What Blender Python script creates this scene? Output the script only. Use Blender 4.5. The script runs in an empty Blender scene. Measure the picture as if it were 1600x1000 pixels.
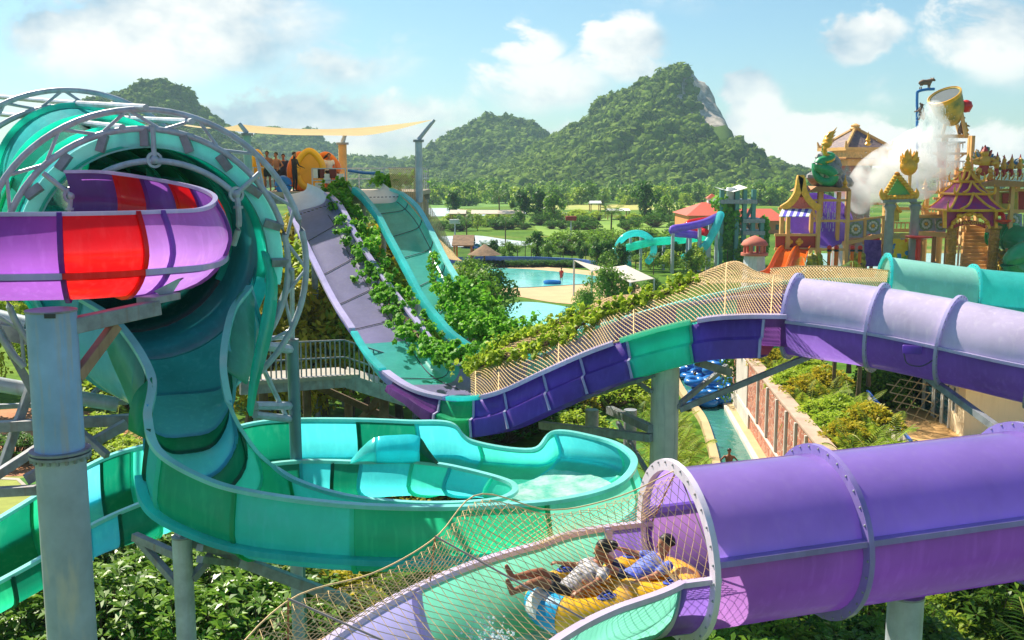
import bpy, math, random
import numpy as np
from mathutils import Vector, Matrix, noise as mnoise
R = math.radians
random.seed(7); RNG = np.random.default_rng(7)
SC = bpy.context.scene
COL = SC.collection

# ---------------------------------------------------------------- camera
FPX = 1600.0; PIT = math.atan(230 / 1600.0); CZ = 12.0
CP, SP = math.cos(PIT), math.sin(PIT)
cam = bpy.data.cameras.new('camera'); cam.lens = 36; cam.sensor_width = 36
cam.clip_start = 0.1; cam.clip_end = 20000
camo = bpy.data.objects.new('camera', cam); COL.objects.link(camo)
camo.location = (0, 0, CZ); camo.rotation_euler = (R(90) - PIT, 0, 0)
SC.camera = camo

# ---------------------------------------------------------------- light
SUN_EL, SUN_AZ = 48.0, -44.0            # azimuth measured from +Y towards +X
sd = Vector((math.sin(R(SUN_AZ)) * math.cos(R(SUN_EL)), math.cos(R(SUN_AZ)) * math.cos(R(SUN_EL)), math.sin(R(SUN_EL))))
sl = bpy.data.lights.new('sun', 'SUN'); sl.energy = 5.0; sl.angle = R(0.5); sl.color = (1.0, 0.91, 0.75)
so = bpy.data.objects.new('sun', sl); COL.objects.link(so)
so.rotation_euler = (-sd).to_track_quat('-Z', 'Y').to_euler(); so.location = (0, 0, 200)
SC.view_settings.view_transform = 'Standard'; SC.view_settings.look = 'None'
SC.view_settings.exposure = 0.85; SC.view_settings.gamma = 1
try: SC.cycles.use_denoising = True
except Exception: pass
SC.cycles.max_bounces = 7; SC.cycles.transparent_max_bounces = 12; SC.cycles.volume_bounces = 6

def C(r, g, b):
    def f(c):
        c /= 255.0
        return c / 12.92 if c <= 0.04045 else ((c + 0.055) / 1.055) ** 2.4
    return (f(r), f(g), f(b), 1)

# ---------------------------------------------------------------- world: sky texture with clouds by direction
wd = bpy.data.worlds.new('World'); SC.world = wd; wd.use_nodes = True
nt = wd.node_tree; nt.nodes.clear(); N = nt.nodes.new; L = nt.links.new
def wm(op, a, b=None, c=None):
    n = N('ShaderNodeMath'); n.operation = op
    for i, x in enumerate((a, b, c)):
        if x is None: continue
        if isinstance(x, (int, float)): n.inputs[i].default_value = x
        else: L(x, n.inputs[i])
    return n.outputs[0]
sky = N('ShaderNodeTexSky'); sky.sky_type = 'NISHITA'; sky.sun_disc = False
sky.sun_elevation = R(SUN_EL); sky.sun_rotation = R(SUN_AZ); sky.air_density = 1.0; sky.dust_density = 0.6; sky.ozone_density = 1.5
tc = N('ShaderNodeTexCoord'); sx = N('ShaderNodeSeparateXYZ'); L(tc.outputs['Generated'], sx.inputs[0])
ya = wm('MAXIMUM', wm('ABSOLUTE', sx.outputs[1]), 0.12)
qx = wm('DIVIDE', sx.outputs[0], ya); qz = wm('DIVIDE', sx.outputs[2], ya)
cb = N('ShaderNodeCombineXYZ'); L(qx, cb.inputs[0]); L(wm('MULTIPLY', qz, 1.5), cb.inputs[1])
def wnoise(scale, detail, rough, off=0.0, dist=0.0):
    mp = N('ShaderNodeMapping'); mp.inputs['Location'].default_value = (off, off * 0.7, off * 0.3); L(cb.outputs[0], mp.inputs[0])
    n = N('ShaderNodeTexNoise'); n.inputs['Scale'].default_value = scale; n.inputs['Detail'].default_value = detail
    n.inputs['Roughness'].default_value = rough; n.inputs['Distortion'].default_value = dist; L(mp.outputs[0], n.inputs['Vector'])
    return n.outputs['Fac']
nbig = wnoise(2.6, 6, 0.55, 3.1); nfine = wnoise(13.0, 7, 0.62, 1.7, 0.3); nwisp = wnoise(5.0, 5, 0.6, 8.2)
# (direction given as photo pixel, half sizes in pixels, weight)
BL = [(300, 40, 300, 105, .66), (90, 60, 150, 100, .3), (560, 110, 190, 80, .5), (470, 190, 420, 50, .66), (960, 85, 75, 48, 1.0), (960, 130, 120, 40, .6),
      (820, 95, 62, 50, .8), (830, 150, 150, 60, .7), (1000, 25, 260, 45, .35), (1180, 170, 60, 60, .95), (1240, 225, 190, 55, .9), (1420, 235, 260, 45, .8),
      (1350, 55, 60, 34, .85), (1405, 45, 40, 30, .55), (1560, 60, 120, 90, .65), (1460, 150, 160, 60, .3), (650, 235, 700, 50, .55), (1510, 110, 100, 90, .35)]
acc = None
wob = wm('MULTIPLY', wm('SUBTRACT', nfine, 0.5), 0.085); wob2 = wm('MULTIPLY', wm('SUBTRACT', nbig, 0.5), 0.16)
wx = wm('ADD', qx, wm('ADD', wob, wob2)); wz = wm('ADD', qz, wm('ADD', wm('MULTIPLY', wob, -0.8), wm('MULTIPLY', wob2, .4)))
for u, v, ru, rv, w in BL:
    x0, z0 = (u - 800) / FPX, (270 - v) / FPX
    a = wm('POWER', wm('ABSOLUTE', wm('MULTIPLY', wm('SUBTRACT', wx, x0), FPX / ru)), 2.0)
    b = wm('POWER', wm('ABSOLUTE', wm('MULTIPLY', wm('SUBTRACT', wz, z0), FPX / rv)), 2.0)
    g = wm('MULTIPLY', wm('POWER', 2.718, wm('MULTIPLY', wm('ADD', a, b), -0.9)), w)
    acc = g if acc is None else wm('MAXIMUM', acc, g)
dens = wm('ADD', acc, wm('ADD', wm('MULTIPLY', wm('SUBTRACT', nbig, 0.47), 0.75), wm('MULTIPLY', wm('SUBTRACT', nfine, 0.5), 0.62)))
mr = N('ShaderNodeMapRange'); mr.interpolation_type = 'SMOOTHERSTEP'; L(dens, mr.inputs[0])
mr.inputs[1].default_value = 0.30; mr.inputs[2].default_value = 0.66
ccol = N('ShaderNodeValToRGB'); ccol.color_ramp.elements[0].position = 0.25; ccol.color_ramp.elements[0].color = (0.40, 0.52, 0.62, 1)
ccol.color_ramp.elements[1].position = 0.75; ccol.color_ramp.elements[1].color = (0.94, 0.92, 0.87, 1)
sh = wm('ADD', wm('MULTIPLY', wm('SUBTRACT', nwisp, 0.5), 2.6), wm('ADD', 0.55, wm('MULTIPLY', wm('SUBTRACT', nfine, .5), 0.9)))
L(sh, ccol.inputs[0])
skm = N('ShaderNodeVectorMath'); skm.operation = 'SCALE'; skm.inputs[3].default_value = 0.072
L(sky.outputs[0], skm.inputs[0])
tint = N('ShaderNodeVectorMath'); tint.operation = 'MULTIPLY'; tint.inputs[1].default_value = (0.78, 1.0, 1.04); L(skm.outputs[0], tint.inputs[0])
mx = N('ShaderNodeMix'); mx.data_type = 'RGBA'; L(wm('MULTIPLY', mr.outputs[0], 0.93), mx.inputs['Factor']); L(tint.outputs[0], mx.inputs[6])
cl2 = N('ShaderNodeVectorMath'); cl2.operation = 'SCALE'; cl2.inputs[3].default_value = 0.68; L(ccol.outputs[0], cl2.inputs[0])
L(cl2.outputs[0], mx.inputs[7])
bg = N('ShaderNodeBackground'); bg.inputs[1].default_value = 1.0; L(mx.outputs[2], bg.inputs[0])
wo = N('ShaderNodeOutputWorld'); L(bg.outputs[0], wo.inputs[0])

# ---------------------------------------------------------------- helpers
def W(u, v, d):
    x = (u - 800) / FPX; zc = -(v - 500) / FPX
    s = d / (CP + zc * SP)
    return Vector((x * s, d, CZ + (-SP + zc * CP) * s))
def G(u, v, z=0.0):
    x = (u - 800) / FPX; zc = -(v - 500) / FPX
    s = (z - CZ) / (-SP + zc * CP)
    return Vector((x * s, (CP + zc * SP) * s, z))
V = Vector
Z3 = Vector((0, 0, 1))
def org(o):
    p = Vector((0, 0, 0))
    while o is not None: p = p + Vector(o.location); o = o.parent
    return p
def tag(o, label=None, cat=None, group=None, kind=None):
    if label: o['label'] = label
    if cat: o['category'] = cat
    if group: o['group'] = group
    if kind: o['kind'] = kind
    return o
def thing(name, label, cat, loc=(0, 0, 0), group=None, kind=None):
    o = bpy.data.objects.new(name, None); COL.objects.link(o); o.location = loc; o.empty_display_size = 0.2
    return tag(o, label, cat, group, kind)
def copy_tree(o, parent=None):
    c = o.copy(); COL.objects.link(c)
    if parent: c.parent = parent
    for ch in list(o.children): copy_tree(ch, c)
    return c
def spl(pts, n, closed=False):
    P = np.array([tuple(p) for p in pts], float); m = len(P)
    if m == 2: return np.array([P[0] + (P[1] - P[0]) * t for t in np.linspace(0, 1, n)])
    if closed: Q = np.vstack([P[-1], P, P[0], P[1]]); T = np.linspace(0, m, n, endpoint=False)
    else: Q = np.vstack([2 * P[0] - P[1], P, 2 * P[-1] - P[-2]]); T = np.linspace(0, m - 1, n)
    out = []
    for t in T:
        i = min(int(t), (m if closed else m - 1) - 1); f = t - i
        a, b, c, d = Q[i], Q[i + 1], Q[i + 2], Q[i + 3]
        out.append(0.5 * ((2 * b) + (-a + c) * f + (2 * a - 5 * b + 4 * c - d) * f * f + (-a + 3 * b - 3 * c + d) * f ** 3))
    return np.array(out)
def frames(P, closed=False, up=Z3):
    P = [Vector(p) for p in P]; n = len(P); T = []
    for i in range(n):
        a = P[i - 1] if (i > 0 or closed) else P[i]; b = P[(i + 1) % n] if (i < n - 1 or closed) else P[i]
        t = (b - a); T.append(t.normalized() if t.length > 1e-9 else Vector((0, 1, 0)))
    out = []; prev = None
    for i in range(n):
        u = up if prev is None else prev
        if up is not None and abs(T[i].dot(up)) < 0.97: u = up
        s = T[i].cross(u)
        if s.length < 1e-5: s = T[i].cross(Vector((1, 0.1, 0)))
        s.normalize(); nn = s.cross(T[i]).normalized(); prev = nn
        out.append((P[i], T[i], s, nn))
    return out
class MB:
    def __init__(s): s.v = []; s.f = []; s.m = []
    def add(s, vs, fs, m=0):
        o = len(s.v); s.v.extend(tuple(v) for v in vs)
        s.f.extend(tuple(i + o for i in f) for f in fs)
        s.m.extend([m] * len(fs) if isinstance(m, int) else m)
        return s
    def box(s, c, size, rot=None, m=0, taper=1.0):
        c = Vector(c); vs = []
        for z in (-.5, .5):
            k = taper if z > 0 else 1.0
            for x, y in ((-.5, -.5), (.5, -.5), (.5, .5), (-.5, .5)):
                p = Vector((x * size[0] * k, y * size[1] * k, z * size[2]))
                vs.append(c + (rot @ p if rot else p))
        return s.add(vs, [(3, 2, 1, 0), (4, 5, 6, 7), (0, 1, 5, 4), (1, 2, 6, 5), (2, 3, 7, 6), (3, 0, 4, 7)], m)
    def sweep(s, P, prof, up=Z3, m=0, closed=False, cap=True, scale=None):
        fr = frames(P, closed, up); k = len(prof); n = len(fr); vs = []
        for i, (p, t, sd_, nn) in enumerate(fr):
            q = 1 if scale is None else scale[i]
            for a, b in prof: vs.append(p + sd_ * (a * q) + nn * (b * q))
        fs = []
        for i in range(n if closed else n - 1):
            j = (i + 1) % n
            for a in range(k):
                b = (a + 1) % k; fs.append((i * k + a, i * k + b, j * k + b, j * k + a))
        if cap and not closed:
            fs.append(tuple(range(k - 1, -1, -1))); fs.append(tuple((n - 1) * k + a for a in range(k)))
        return s.add(vs, fs, m)
    def tube(s, P, r, n=8, m=0, closed=False, cap=True):
        prof = [(math.cos(2 * math.pi * i / n), math.sin(2 * math.pi * i / n)) for i in range(n)]
        sc = [r] * len(P) if isinstance(r, (int, float)) else list(r)
        return s.sweep(P, prof, m=m, closed=closed, cap=cap, scale=sc)
    def bar(s, a, b, w, h=None, m=0, up=Z3):
        h = h or w
        return s.sweep([a, b], [(-w / 2, -h / 2), (w / 2, -h / 2), (w / 2, h / 2), (-w / 2, h / 2)], up=up, m=m)
    def lathe(s, prof, c=(0, 0, 0), n=16, m=0, rot=None, ph=0.0):
        c = Vector(c); vs = []; fs = []
        for r, z in prof:
            for i in range(n):
                a = 2 * math.pi * i / n + ph; p = Vector((r * math.cos(a), r * math.sin(a), z))
                vs.append(c + (rot @ p if rot else p))
        for j in range(len(prof) - 1):
            for i in range(n):
                k = (i + 1) % n; fs.append((j * n + i, j * n + k, (j + 1) * n + k, (j + 1) * n + i))
        if prof[0][0] > 1e-4: fs.append(tuple(range(n - 1, -1, -1)))
        if prof[-1][0] > 1e-4: fs.append(tuple((len(prof) - 1) * n + i for i in range(n)))
        return s.add(vs, fs, m)
    def ball(s, c, r, m=0, rot=None, nu=10, nv=7):
        if isinstance(r, (int, float)): r = (r, r, r)
        c = Vector(c); vs = []; fs = []
        for j in range(nv + 1):
            th = math.pi * j / nv
            for i in range(nu):
                a = 2 * math.pi * i / nu
                p = Vector((r[0] * math.sin(th) * math.cos(a), r[1] * math.sin(th) * math.sin(a), -r[2] * math.cos(th)))
                vs.append(c + (rot @ p if rot else p))
        for j in range(nv):
            for i in range(nu):
                k = (i + 1) % nu; fs.append((j * nu + i, j * nu + k, (j + 1) * nu + k, (j + 1) * nu + i))
        return s.add(vs, fs, m)
    def prism(s, pts, off, m=0):
        off = Vector(off); n = len(pts); A = [Vector(p) for p in pts]; B = [p + off for p in A]
        return s.add(A + B, [tuple(range(n)), tuple(range(2 * n - 1, n - 1, -1))] + [((i + 1) % n, i, n + i, n + (i + 1) % n) for i in range(n)], m)
    def grid(s, P, m=0, wrap=False):
        n, k = len(P), len(P[0]); fs = []
        for i in range(n - 1):
            for j in range(k if wrap else k - 1):
                j2 = (j + 1) % k; fs.append((i * k + j, i * k + j2, (i + 1) * k + j2, (i + 1) * k + j))
        return s.add([tuple(p) for row in P for p in row], fs, m)
    def build(s, name, mats, parent=None, smooth=True, ang=38, solid=None, bevel=None, local=False):
        me = bpy.data.meshes.new(name)
        o0 = org(parent) if (parent is not None and not local) else Vector((0, 0, 0))
        vs = s.v if o0.length < 1e-9 else [(x - o0.x, y - o0.y, z - o0.z) for x, y, z in s.v]
        me.from_pydata(vs, [], s.f); mats = mats if isinstance(mats, (list, tuple)) else [mats]
        for mm in mats: me.materials.append(mm)
        me.polygons.foreach_set('material_index', s.m)
        if smooth:
            me.polygons.foreach_set('use_smooth', [True] * len(s.f))
            try: me.set_sharp_from_angle(angle=R(ang))
            except Exception: pass
        me.update()
        o = bpy.data.objects.new(name, me); COL.objects.link(o)
        if parent is not None: o.parent = parent
        if solid:
            md = o.modifiers.new('solid', 'SOLIDIFY'); md.thickness = solid; md.offset = 0
        if bevel:
            md = o.modifiers.new('bevel', 'BEVEL'); md.width = bevel; md.segments = 2; md.limit_method = 'ANGLE'
        return o
def np_obj(name, Vt, Fc, mats, parent=None, midx=None, smooth=False):
    Vt = np.asarray(Vt, np.float32); Fc = np.asarray(Fc, np.int32); k = Fc.shape[1]
    me = bpy.data.meshes.new(name); me.vertices.add(len(Vt)); me.vertices.foreach_set('co', Vt.ravel())
    me.loops.add(Fc.size); me.loops.foreach_set('vertex_index', Fc.ravel())
    me.polygons.add(len(Fc)); me.polygons.foreach_set('loop_start', np.arange(0, Fc.size, k, dtype=np.int32))
    mats = mats if isinstance(mats, (list, tuple)) else [mats]
    for mm in mats: me.materials.append(mm)
    if midx is not None: me.polygons.foreach_set('material_index', np.asarray(midx, np.int32))
    if smooth: me.polygons.foreach_set('use_smooth', np.ones(len(Fc), bool))
    me.update(calc_edges=True); me.validate()
    o = bpy.data.objects.new(name, me); COL.objects.link(o)
    if parent is not None: o.parent = parent
    return o

# ---------------------------------------------------------------- materials
MATS = {}
def mat(name, col, rough=0.5, metal=0.0, vary=0.12, vscale=1.5, bump=0.0, bscale=20.0, trans=0.0, coat=0.0, island=0.0, col2=None, streak=0.0, spec=0.5, stain=None, sscale=(6, 6, .5)):
    if name in MATS: return MATS[name]
    m = bpy.data.materials.new(name); m.use_nodes = True; t = m.node_tree; b = t.nodes['Principled BSDF']; out = t.nodes['Material Output']
    tcn = t.nodes.new('ShaderNodeTexCoord')
    b.inputs['Roughness'].default_value = rough; b.inputs['Metallic'].default_value = metal
    b.inputs['Coat Weight'].default_value = coat; b.inputs['Coat Roughness'].default_value = 0.12; b.inputs['Specular IOR Level'].default_value = spec
    c2 = col2 or tuple(min(1, c * (1 + vary)) for c in col[:3]) + (1,)
    c1 = col if col2 else tuple(c * (1 - vary) for c in col[:3]) + (1,)
    nz = t.nodes.new('ShaderNodeTexNoise'); nz.inputs['Scale'].default_value = vscale; nz.inputs['Detail'].default_value = 6; nz.inputs['Roughness'].default_value = 0.6
    t.links.new(tcn.outputs['Object'], nz.inputs['Vector'])
    mr_ = t.nodes.new('ShaderNodeMapRange'); mr_.inputs[1].default_value = 0.3; mr_.inputs[2].default_value = 0.7; t.links.new(nz.outputs['Fac'], mr_.inputs[0])
    fac = mr_.outputs[0]
    if island > 0:
        ge = t.nodes.new('ShaderNodeNewGeometry'); mxx = t.nodes.new('ShaderNodeMath'); mxx.operation = 'MULTIPLY_ADD'
        mxx.inputs[1].default_value = island; t.links.new(ge.outputs['Random Per Island'], mxx.inputs[0])
        m2 = t.nodes.new('ShaderNodeMath'); m2.operation = 'MULTIPLY'; m2.inputs[1].default_value = 1 - island; t.links.new(fac, m2.inputs[0]); t.links.new(m2.outputs[0], mxx.inputs[2]); fac = mxx.outputs[0]
    mc = t.nodes.new('ShaderNodeMix'); mc.data_type = 'RGBA'; mc.inputs[6].default_value = c1; mc.inputs[7].default_value = c2; t.links.new(fac, mc.inputs['Factor'])
    cout = mc.outputs[2]
    if streak > 0 or stain:
        mp = t.nodes.new('ShaderNodeMapping'); mp.inputs['Scale'].default_value = sscale; t.links.new(tcn.outputs['Object'], mp.inputs[0])
        n2 = t.nodes.new('ShaderNodeTexNoise'); n2.inputs['Scale'].default_value = 1.6; n2.inputs['Detail'].default_value = 5; t.links.new(mp.outputs[0], n2.inputs['Vector'])
        r2 = t.nodes.new('ShaderNodeMapRange'); r2.inputs[1].default_value = 0.52; r2.inputs[2].default_value = 0.72; r2.inputs[4].default_value = streak or 0.4; t.links.new(n2.outputs['Fac'], r2.inputs[0])
        m3 = t.nodes.new('ShaderNodeMix'); m3.data_type = 'RGBA'; m3.inputs[7].default_value = stain or (0.25, 0.22, 0.18, 1)
        t.links.new(r2.outputs[0], m3.inputs['Factor']); t.links.new(cout, m3.inputs[6]); cout = m3.outputs[2]
    t.links.new(cout, b.inputs['Base Color'])
    if bump > 0:
        nb = t.nodes.new('ShaderNodeTexNoise'); nb.inputs['Scale'].default_value = bscale; nb.inputs['Detail'].default_value = 4; t.links.new(tcn.outputs['Object'], nb.inputs['Vector'])
        bm = t.nodes.new('ShaderNodeBump'); bm.inputs['Strength'].default_value = bump; bm.inputs['Distance'].default_value = 0.05; t.links.new(nb.outputs['Fac'], bm.inputs['Height']); t.links.new(bm.outputs[0], b.inputs['Normal'])
    if trans > 0:
        tr = t.nodes.new('ShaderNodeBsdfTranslucent'); t.links.new(cout, tr.inputs['Color']); ms = t.nodes.new('ShaderNodeMixShader'); ms.inputs[0].default_value = trans
        t.links.new(b.outputs[0], ms.inputs[1]); t.links.new(tr.outputs[0], ms.inputs[2]); t.links.new(ms.outputs[0], out.inputs['Surface'])
    MATS[name] = m; return m
def fib(name, col, rough=0.2, tr=0.68, streak=0.24):    # gel-coated glass fibre of the slides: glossy, lets some light through
    return mat(name, col, rough=rough, vary=0.16, vscale=0.9, trans=tr, coat=0.35, streak=streak, stain=tuple(min(1, c * 1.5 + 0.06) for c in col[:3]) + (1,), bump=0.04, bscale=3)
M_steel = mat('galvanised_steel', C(180, 188, 198), 0.4, 0.1, vary=0.22, vscale=3, streak=0.25, stain=C(150, 118, 92))
M_steeld = mat('weathered_steel', C(146, 150, 156), 0.5, 0.05, vary=0.3, vscale=4, streak=0.4, stain=C(140, 100, 75))
M_pillar = mat('grey_painted_pillar', C(150, 182, 222), 0.45, 0.0, vary=0.18, vscale=1.3, streak=0.55, stain=C(196, 178, 160))
M_pillar2 = mat('peeling_pillar_paint', C(174, 184, 198), 0.5, 0.0, vary=0.2, vscale=1.5, streak=0.95, stain=C(232, 214, 194), sscale=(1.6, 1.6, .35))
M_conc = mat('concrete', C(170, 162, 150), 0.85, vary=0.2, vscale=0.7, bump=0.2)
M_wood = mat('tan_timber', C(205, 160, 100), 0.6, vary=0.2, vscale=2)
M_rope = mat('tan_rope', C(222, 190, 140), 0.8, vary=0.15, vscale=8)
M_gold = mat('gold_paint', C(235, 172, 50), 0.35, 0.15, vary=0.2, vscale=3)
M_white = mat('white_paint', C(225, 225, 222), 0.5, vary=0.08)
M_bark = mat('bark', C(105, 85, 65), 0.9, vary=0.35, vscale=3, bump=0.4)
M_skin = mat('skin', C(176, 118, 84), 0.5, vary=0.08, vscale=4)
M_skin2 = mat('tanned_skin', C(150, 92, 62), 0.5, vary=0.08, vscale=4)
M_hair = mat('black_hair', C(30, 24, 22), 0.5, vary=0.3, vscale=20)
M_yellow = mat('yellow_vinyl', C(250, 190, 20), 0.3, vary=0.08, trans=0.15, coat=0.3)
M_bluev = mat('blue_vinyl', C(30, 120, 200), 0.3, vary=0.12, trans=0.1, coat=0.3)
M_red = mat('red_paint', C(215, 40, 30), 0.35, vary=0.12)
def leafmat(name, a, b, trans=0.42, rough=0.48):
    return mat(name, a, rough, col2=b, vscale=0.35, island=0.7, trans=trans, spec=0.22)
L_dark = leafmat('leaf_dark', C(38, 80, 28), C(98, 146, 46))
L_mid = leafmat('leaf_mid', C(62, 112, 36), C(146, 182, 58))
L_lime = leafmat('leaf_lime', C(104, 150, 34), C(200, 214, 72), .5)
L_yel = leafmat('leaf_backlit_yellow', C(118, 128, 24), C(214, 190, 52))  # yellow of sun shining through leaves is painted into this colour
L_vine = leafmat('leaf_vine', C(66, 146, 36), C(150, 204, 66), .5)
L_far = mat('forest_canopy', C(16, 44, 18), 0.9, col2=C(108, 136, 40), vscale=0.016, island=0.55, bump=1.0, bscale=0.9, spec=0.05)
L_meadow = leafmat('leaf_meadow', C(66, 116, 38), C(164, 194, 72), .5)

L_hill = mat('hill_leaves', C(34, 70, 26), .8, col2=C(140, 164, 54), vscale=.014, island=.5, spec=.1, trans=.2)
# ---------------------------------------------------------------- ground and water
def structure(o): o['kind'] = 'structure'; return o
def ground_mat():
    m = bpy.data.materials.new('grass_ground'); m.use_nodes = True; t = m.node_tree; b = t.nodes['Principled BSDF']; b.inputs['Roughness'].default_value = 0.95; b.inputs['Specular IOR Level'].default_value = 0.1
    tcn = t.nodes.new('ShaderNodeTexCoord')
    def nz(sc, de):
        n = t.nodes.new('ShaderNodeTexNoise'); n.inputs['Scale'].default_value = sc; n.inputs['Detail'].default_value = de; n.inputs['Roughness'].default_value = .65; t.links.new(tcn.outputs['Object'], n.inputs['Vector']); return n.outputs['Fac']
    r1 = t.nodes.new('ShaderNodeValToRGB'); e = r1.color_ramp.elements
    e[0].position = .3; e[0].color = C(52, 82, 26); e[1].position = .72; e[1].color = C(128, 148, 52)
    n_ = e.new(.5); n_.color = C(84, 120, 36)
    t.links.new(nz(0.035, 8), r1.inputs[0])
    r2 = t.nodes.new('ShaderNodeMapRange'); r2.inputs[1].default_value = .56; r2.inputs[2].default_value = .66; t.links.new(nz(0.02, 7), r2.inputs[0])
    mx_ = t.nodes.new('ShaderNodeMix'); mx_.data_type = 'RGBA'; mx_.inputs[7].default_value = C(150, 134, 80); t.links.new(r2.outputs[0], mx_.inputs['Factor']); t.links.new(r1.outputs[0], mx_.inputs[6])
    r3 = t.nodes.new('ShaderNodeMapRange'); r3.inputs[1].default_value = .35; r3.inputs[2].default_value = .65; r3.inputs[3].default_value = .65; r3.inputs[4].default_value = 1.2; t.links.new(nz(1.4, 8), r3.inputs[0])
    sc = t.nodes.new('ShaderNodeVectorMath'); sc.operation = 'SCALE'; t.links.new(mx_.outputs[2], sc.inputs[0]); t.links.new(r3.outputs[0], sc.inputs[3])
    t.links.new(sc.outputs[0], b.inputs['Base Color']); return m
M_ground = ground_mat()
structure(MB().add([(-2500, -40, 0), (2500, -40, 0), (2500, 2600, 0), (-2500, 2600, 0)], [(0, 1, 2, 3)]).build('ground', M_ground))
def flat(name, pts, z, m, n=60, smooth=True):
    P = spl(pts, n, closed=True) if smooth else np.array([tuple(p) for p in pts])
    return structure(MB().add([(p[0], p[1], z) for p in P], [tuple(range(len(P)))]).build(name, m, smooth=False))
def sheet(name, px, z, m, n=60, smooth=True): return flat(name, [G(u, v, z) for u, v in px], z, m, n, smooth)
def water(name, col, rough=0.08, bump=0.3, bscale=2.5):
    return mat(name, col, rough, vary=0.25, vscale=0.25, bump=bump, bscale=bscale, spec=0.6)
Wt_pond = water('pond_water_sky_white', C(214, 222, 226), .25, .02, .6)  # reflection of bright clouds is put into the near-white base colour
Wt_pool = water('pool_water', C(110, 205, 200), .12, .15, 1.5)
Wt_river = water('river_water', C(56, 120, 108), .06, .9, 2.0)
M_sand = mat('sand_paving', C(200, 168, 126), .9, vary=.12, vscale=.4)
M_deck = mat('pool_deck_concrete', C(190, 166, 124), .85, vary=.15, vscale=.6)
M_field = mat('bright_field', C(96, 136, 34), .95, col2=C(136, 164, 56), vscale=.05, bump=1, bscale=.4)
M_dry = mat('dry_field', C(186, 172, 96), .95, col2=C(140, 160, 66), vscale=.04)
M_crop = mat('crop_rows', C(70, 120, 34), .95, col2=C(120, 160, 50), vscale=.12, bump=1, bscale=.3)
sheet('field', [(640, 302), (760, 294), (900, 300), (960, 312), (800, 322), (640, 322)], .02, M_crop)
sheet('field', [(830, 318), (1000, 320), (1130, 318), (1140, 326), (960, 328), (840, 326)], .03, M_dry)
sheet('field', [(860, 345), (1060, 338), (1090, 352), (1060, 372), (930, 372), (850, 366)], .02, M_field)
sheet('field', [(1010, 306), (1240, 303), (1260, 312), (1020, 316)], .02, M_field)
sheet('field', [(900, 372), (1060, 374), (1090, 395), (920, 396)], .024, M_dry)
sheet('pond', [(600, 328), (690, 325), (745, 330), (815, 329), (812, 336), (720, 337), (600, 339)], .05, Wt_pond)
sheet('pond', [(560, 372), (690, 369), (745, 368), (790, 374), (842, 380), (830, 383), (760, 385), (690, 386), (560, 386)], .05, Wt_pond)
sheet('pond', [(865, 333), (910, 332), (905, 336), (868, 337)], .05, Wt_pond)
sheet('beach', [(690, 404), (760, 410), (930, 424), (1000, 448), (985, 475), (880, 474), (800, 462), (740, 460), (690, 440)], .03, M_sand)
sheet('wave_pool', [(752, 424), (775, 419), (835, 421), (905, 428), (945, 434), (925, 442), (870, 446), (815, 449), (775, 447), (755, 437)], .08, Wt_pool)
sheet('lagoon_pool', [(795, 476), (835, 472), (900, 482), (960, 496), (940, 520), (850, 522), (790, 505)], .08, Wt_pool)
# lazy river with its deck along the wall
rl = [(1066, 566), (1060, 590), (1076, 622), (1102, 655), (1118, 700), (1132, 760), (1150, 840)]
rr = [(1096, 566), (1110, 590), (1122, 615), (1140, 645), (1166, 690), (1200, 748), (1250, 830)]
A_ = spl([G(u, v, .1) for u, v in rl], 30); B_ = spl([G(u, v, .1) for u, v in rr], 30)
structure(MB().add([tuple(p) for p in A_] + [tuple(p) for p in B_[::-1]], [tuple(range(60))]).build('river', Wt_river, smooth=False))
def edge_band(name, P, off, z0, z1, m):
    Q = [Vector(p) for p in P]; mb = MB(); rows = []
    for p, t, s_, n_ in frames(Q):
        s2 = Vector((s_.x, s_.y, 0)).normalized()
        a = Vector((p.x, p.y, 0)); b = a + s2 * off
        rows.append([(a.x, a.y, z0), (a.x, a.y, z1), (b.x, b.y, z1), (b.x, b.y, z0)])
    mb.grid(rows); return structure(mb.build(name, m, smooth=False))
edge_band('river_kerb', A_, .35, 0, .3, M_deck); edge_band('river_kerb', B_[::-1], .35, 0, .32, M_deck)
B2 = [(p[0] + .36, p[1], p[2]) for p in B_]
structure(MB().add([(p[0], p[1], .16) for p in B2] + [(p[0] + 1.6 + .25 * (p[1] > 46) * (p[1] - 46), p[1], .16) for p in B2[::-1]], [tuple(range(60))]).build('pavement', M_deck, smooth=False))
M_earth = mat('red_earth', C(172, 118, 84), .95, vary=.3, vscale=.8, bump=.8, bscale=3)
M_lawn = mat('lawn', C(70, 120, 36), .95, vary=.25, vscale=1.5, bump=.6, bscale=30)
M_lawn2 = mat('pale_lawn', C(150, 158, 74), .95, vary=.18, vscale=1.5, bump=.6, bscale=30)
sheet('bare_earth', [(-160, 660), (0, 640), (110, 640), (220, 660), (215, 700), (120, 735), (0, 745), (-160, 750)], .03, M_earth)
sheet('lawn', [(-200, 745), (60, 730), (190, 720), (230, 745), (180, 790), (30, 812), (-200, 830)], .02, M_lawn2)
sheet('lawn', [(28, 748), (70, 738), (120, 738), (118, 778), (62, 775)], .028, M_lawn, smooth=False)
sheet('path', [(-60, 742), (30, 747), (62, 776), (100, 788), (92, 791), (56, 779), (26, 750), (-60, 746)], .034, M_conc, smooth=False)
sheet('bank', [(870, 660), (940, 640), (1010, 640), (1030, 760), (980, 800), (900, 720)], .02, M_lawn)

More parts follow.
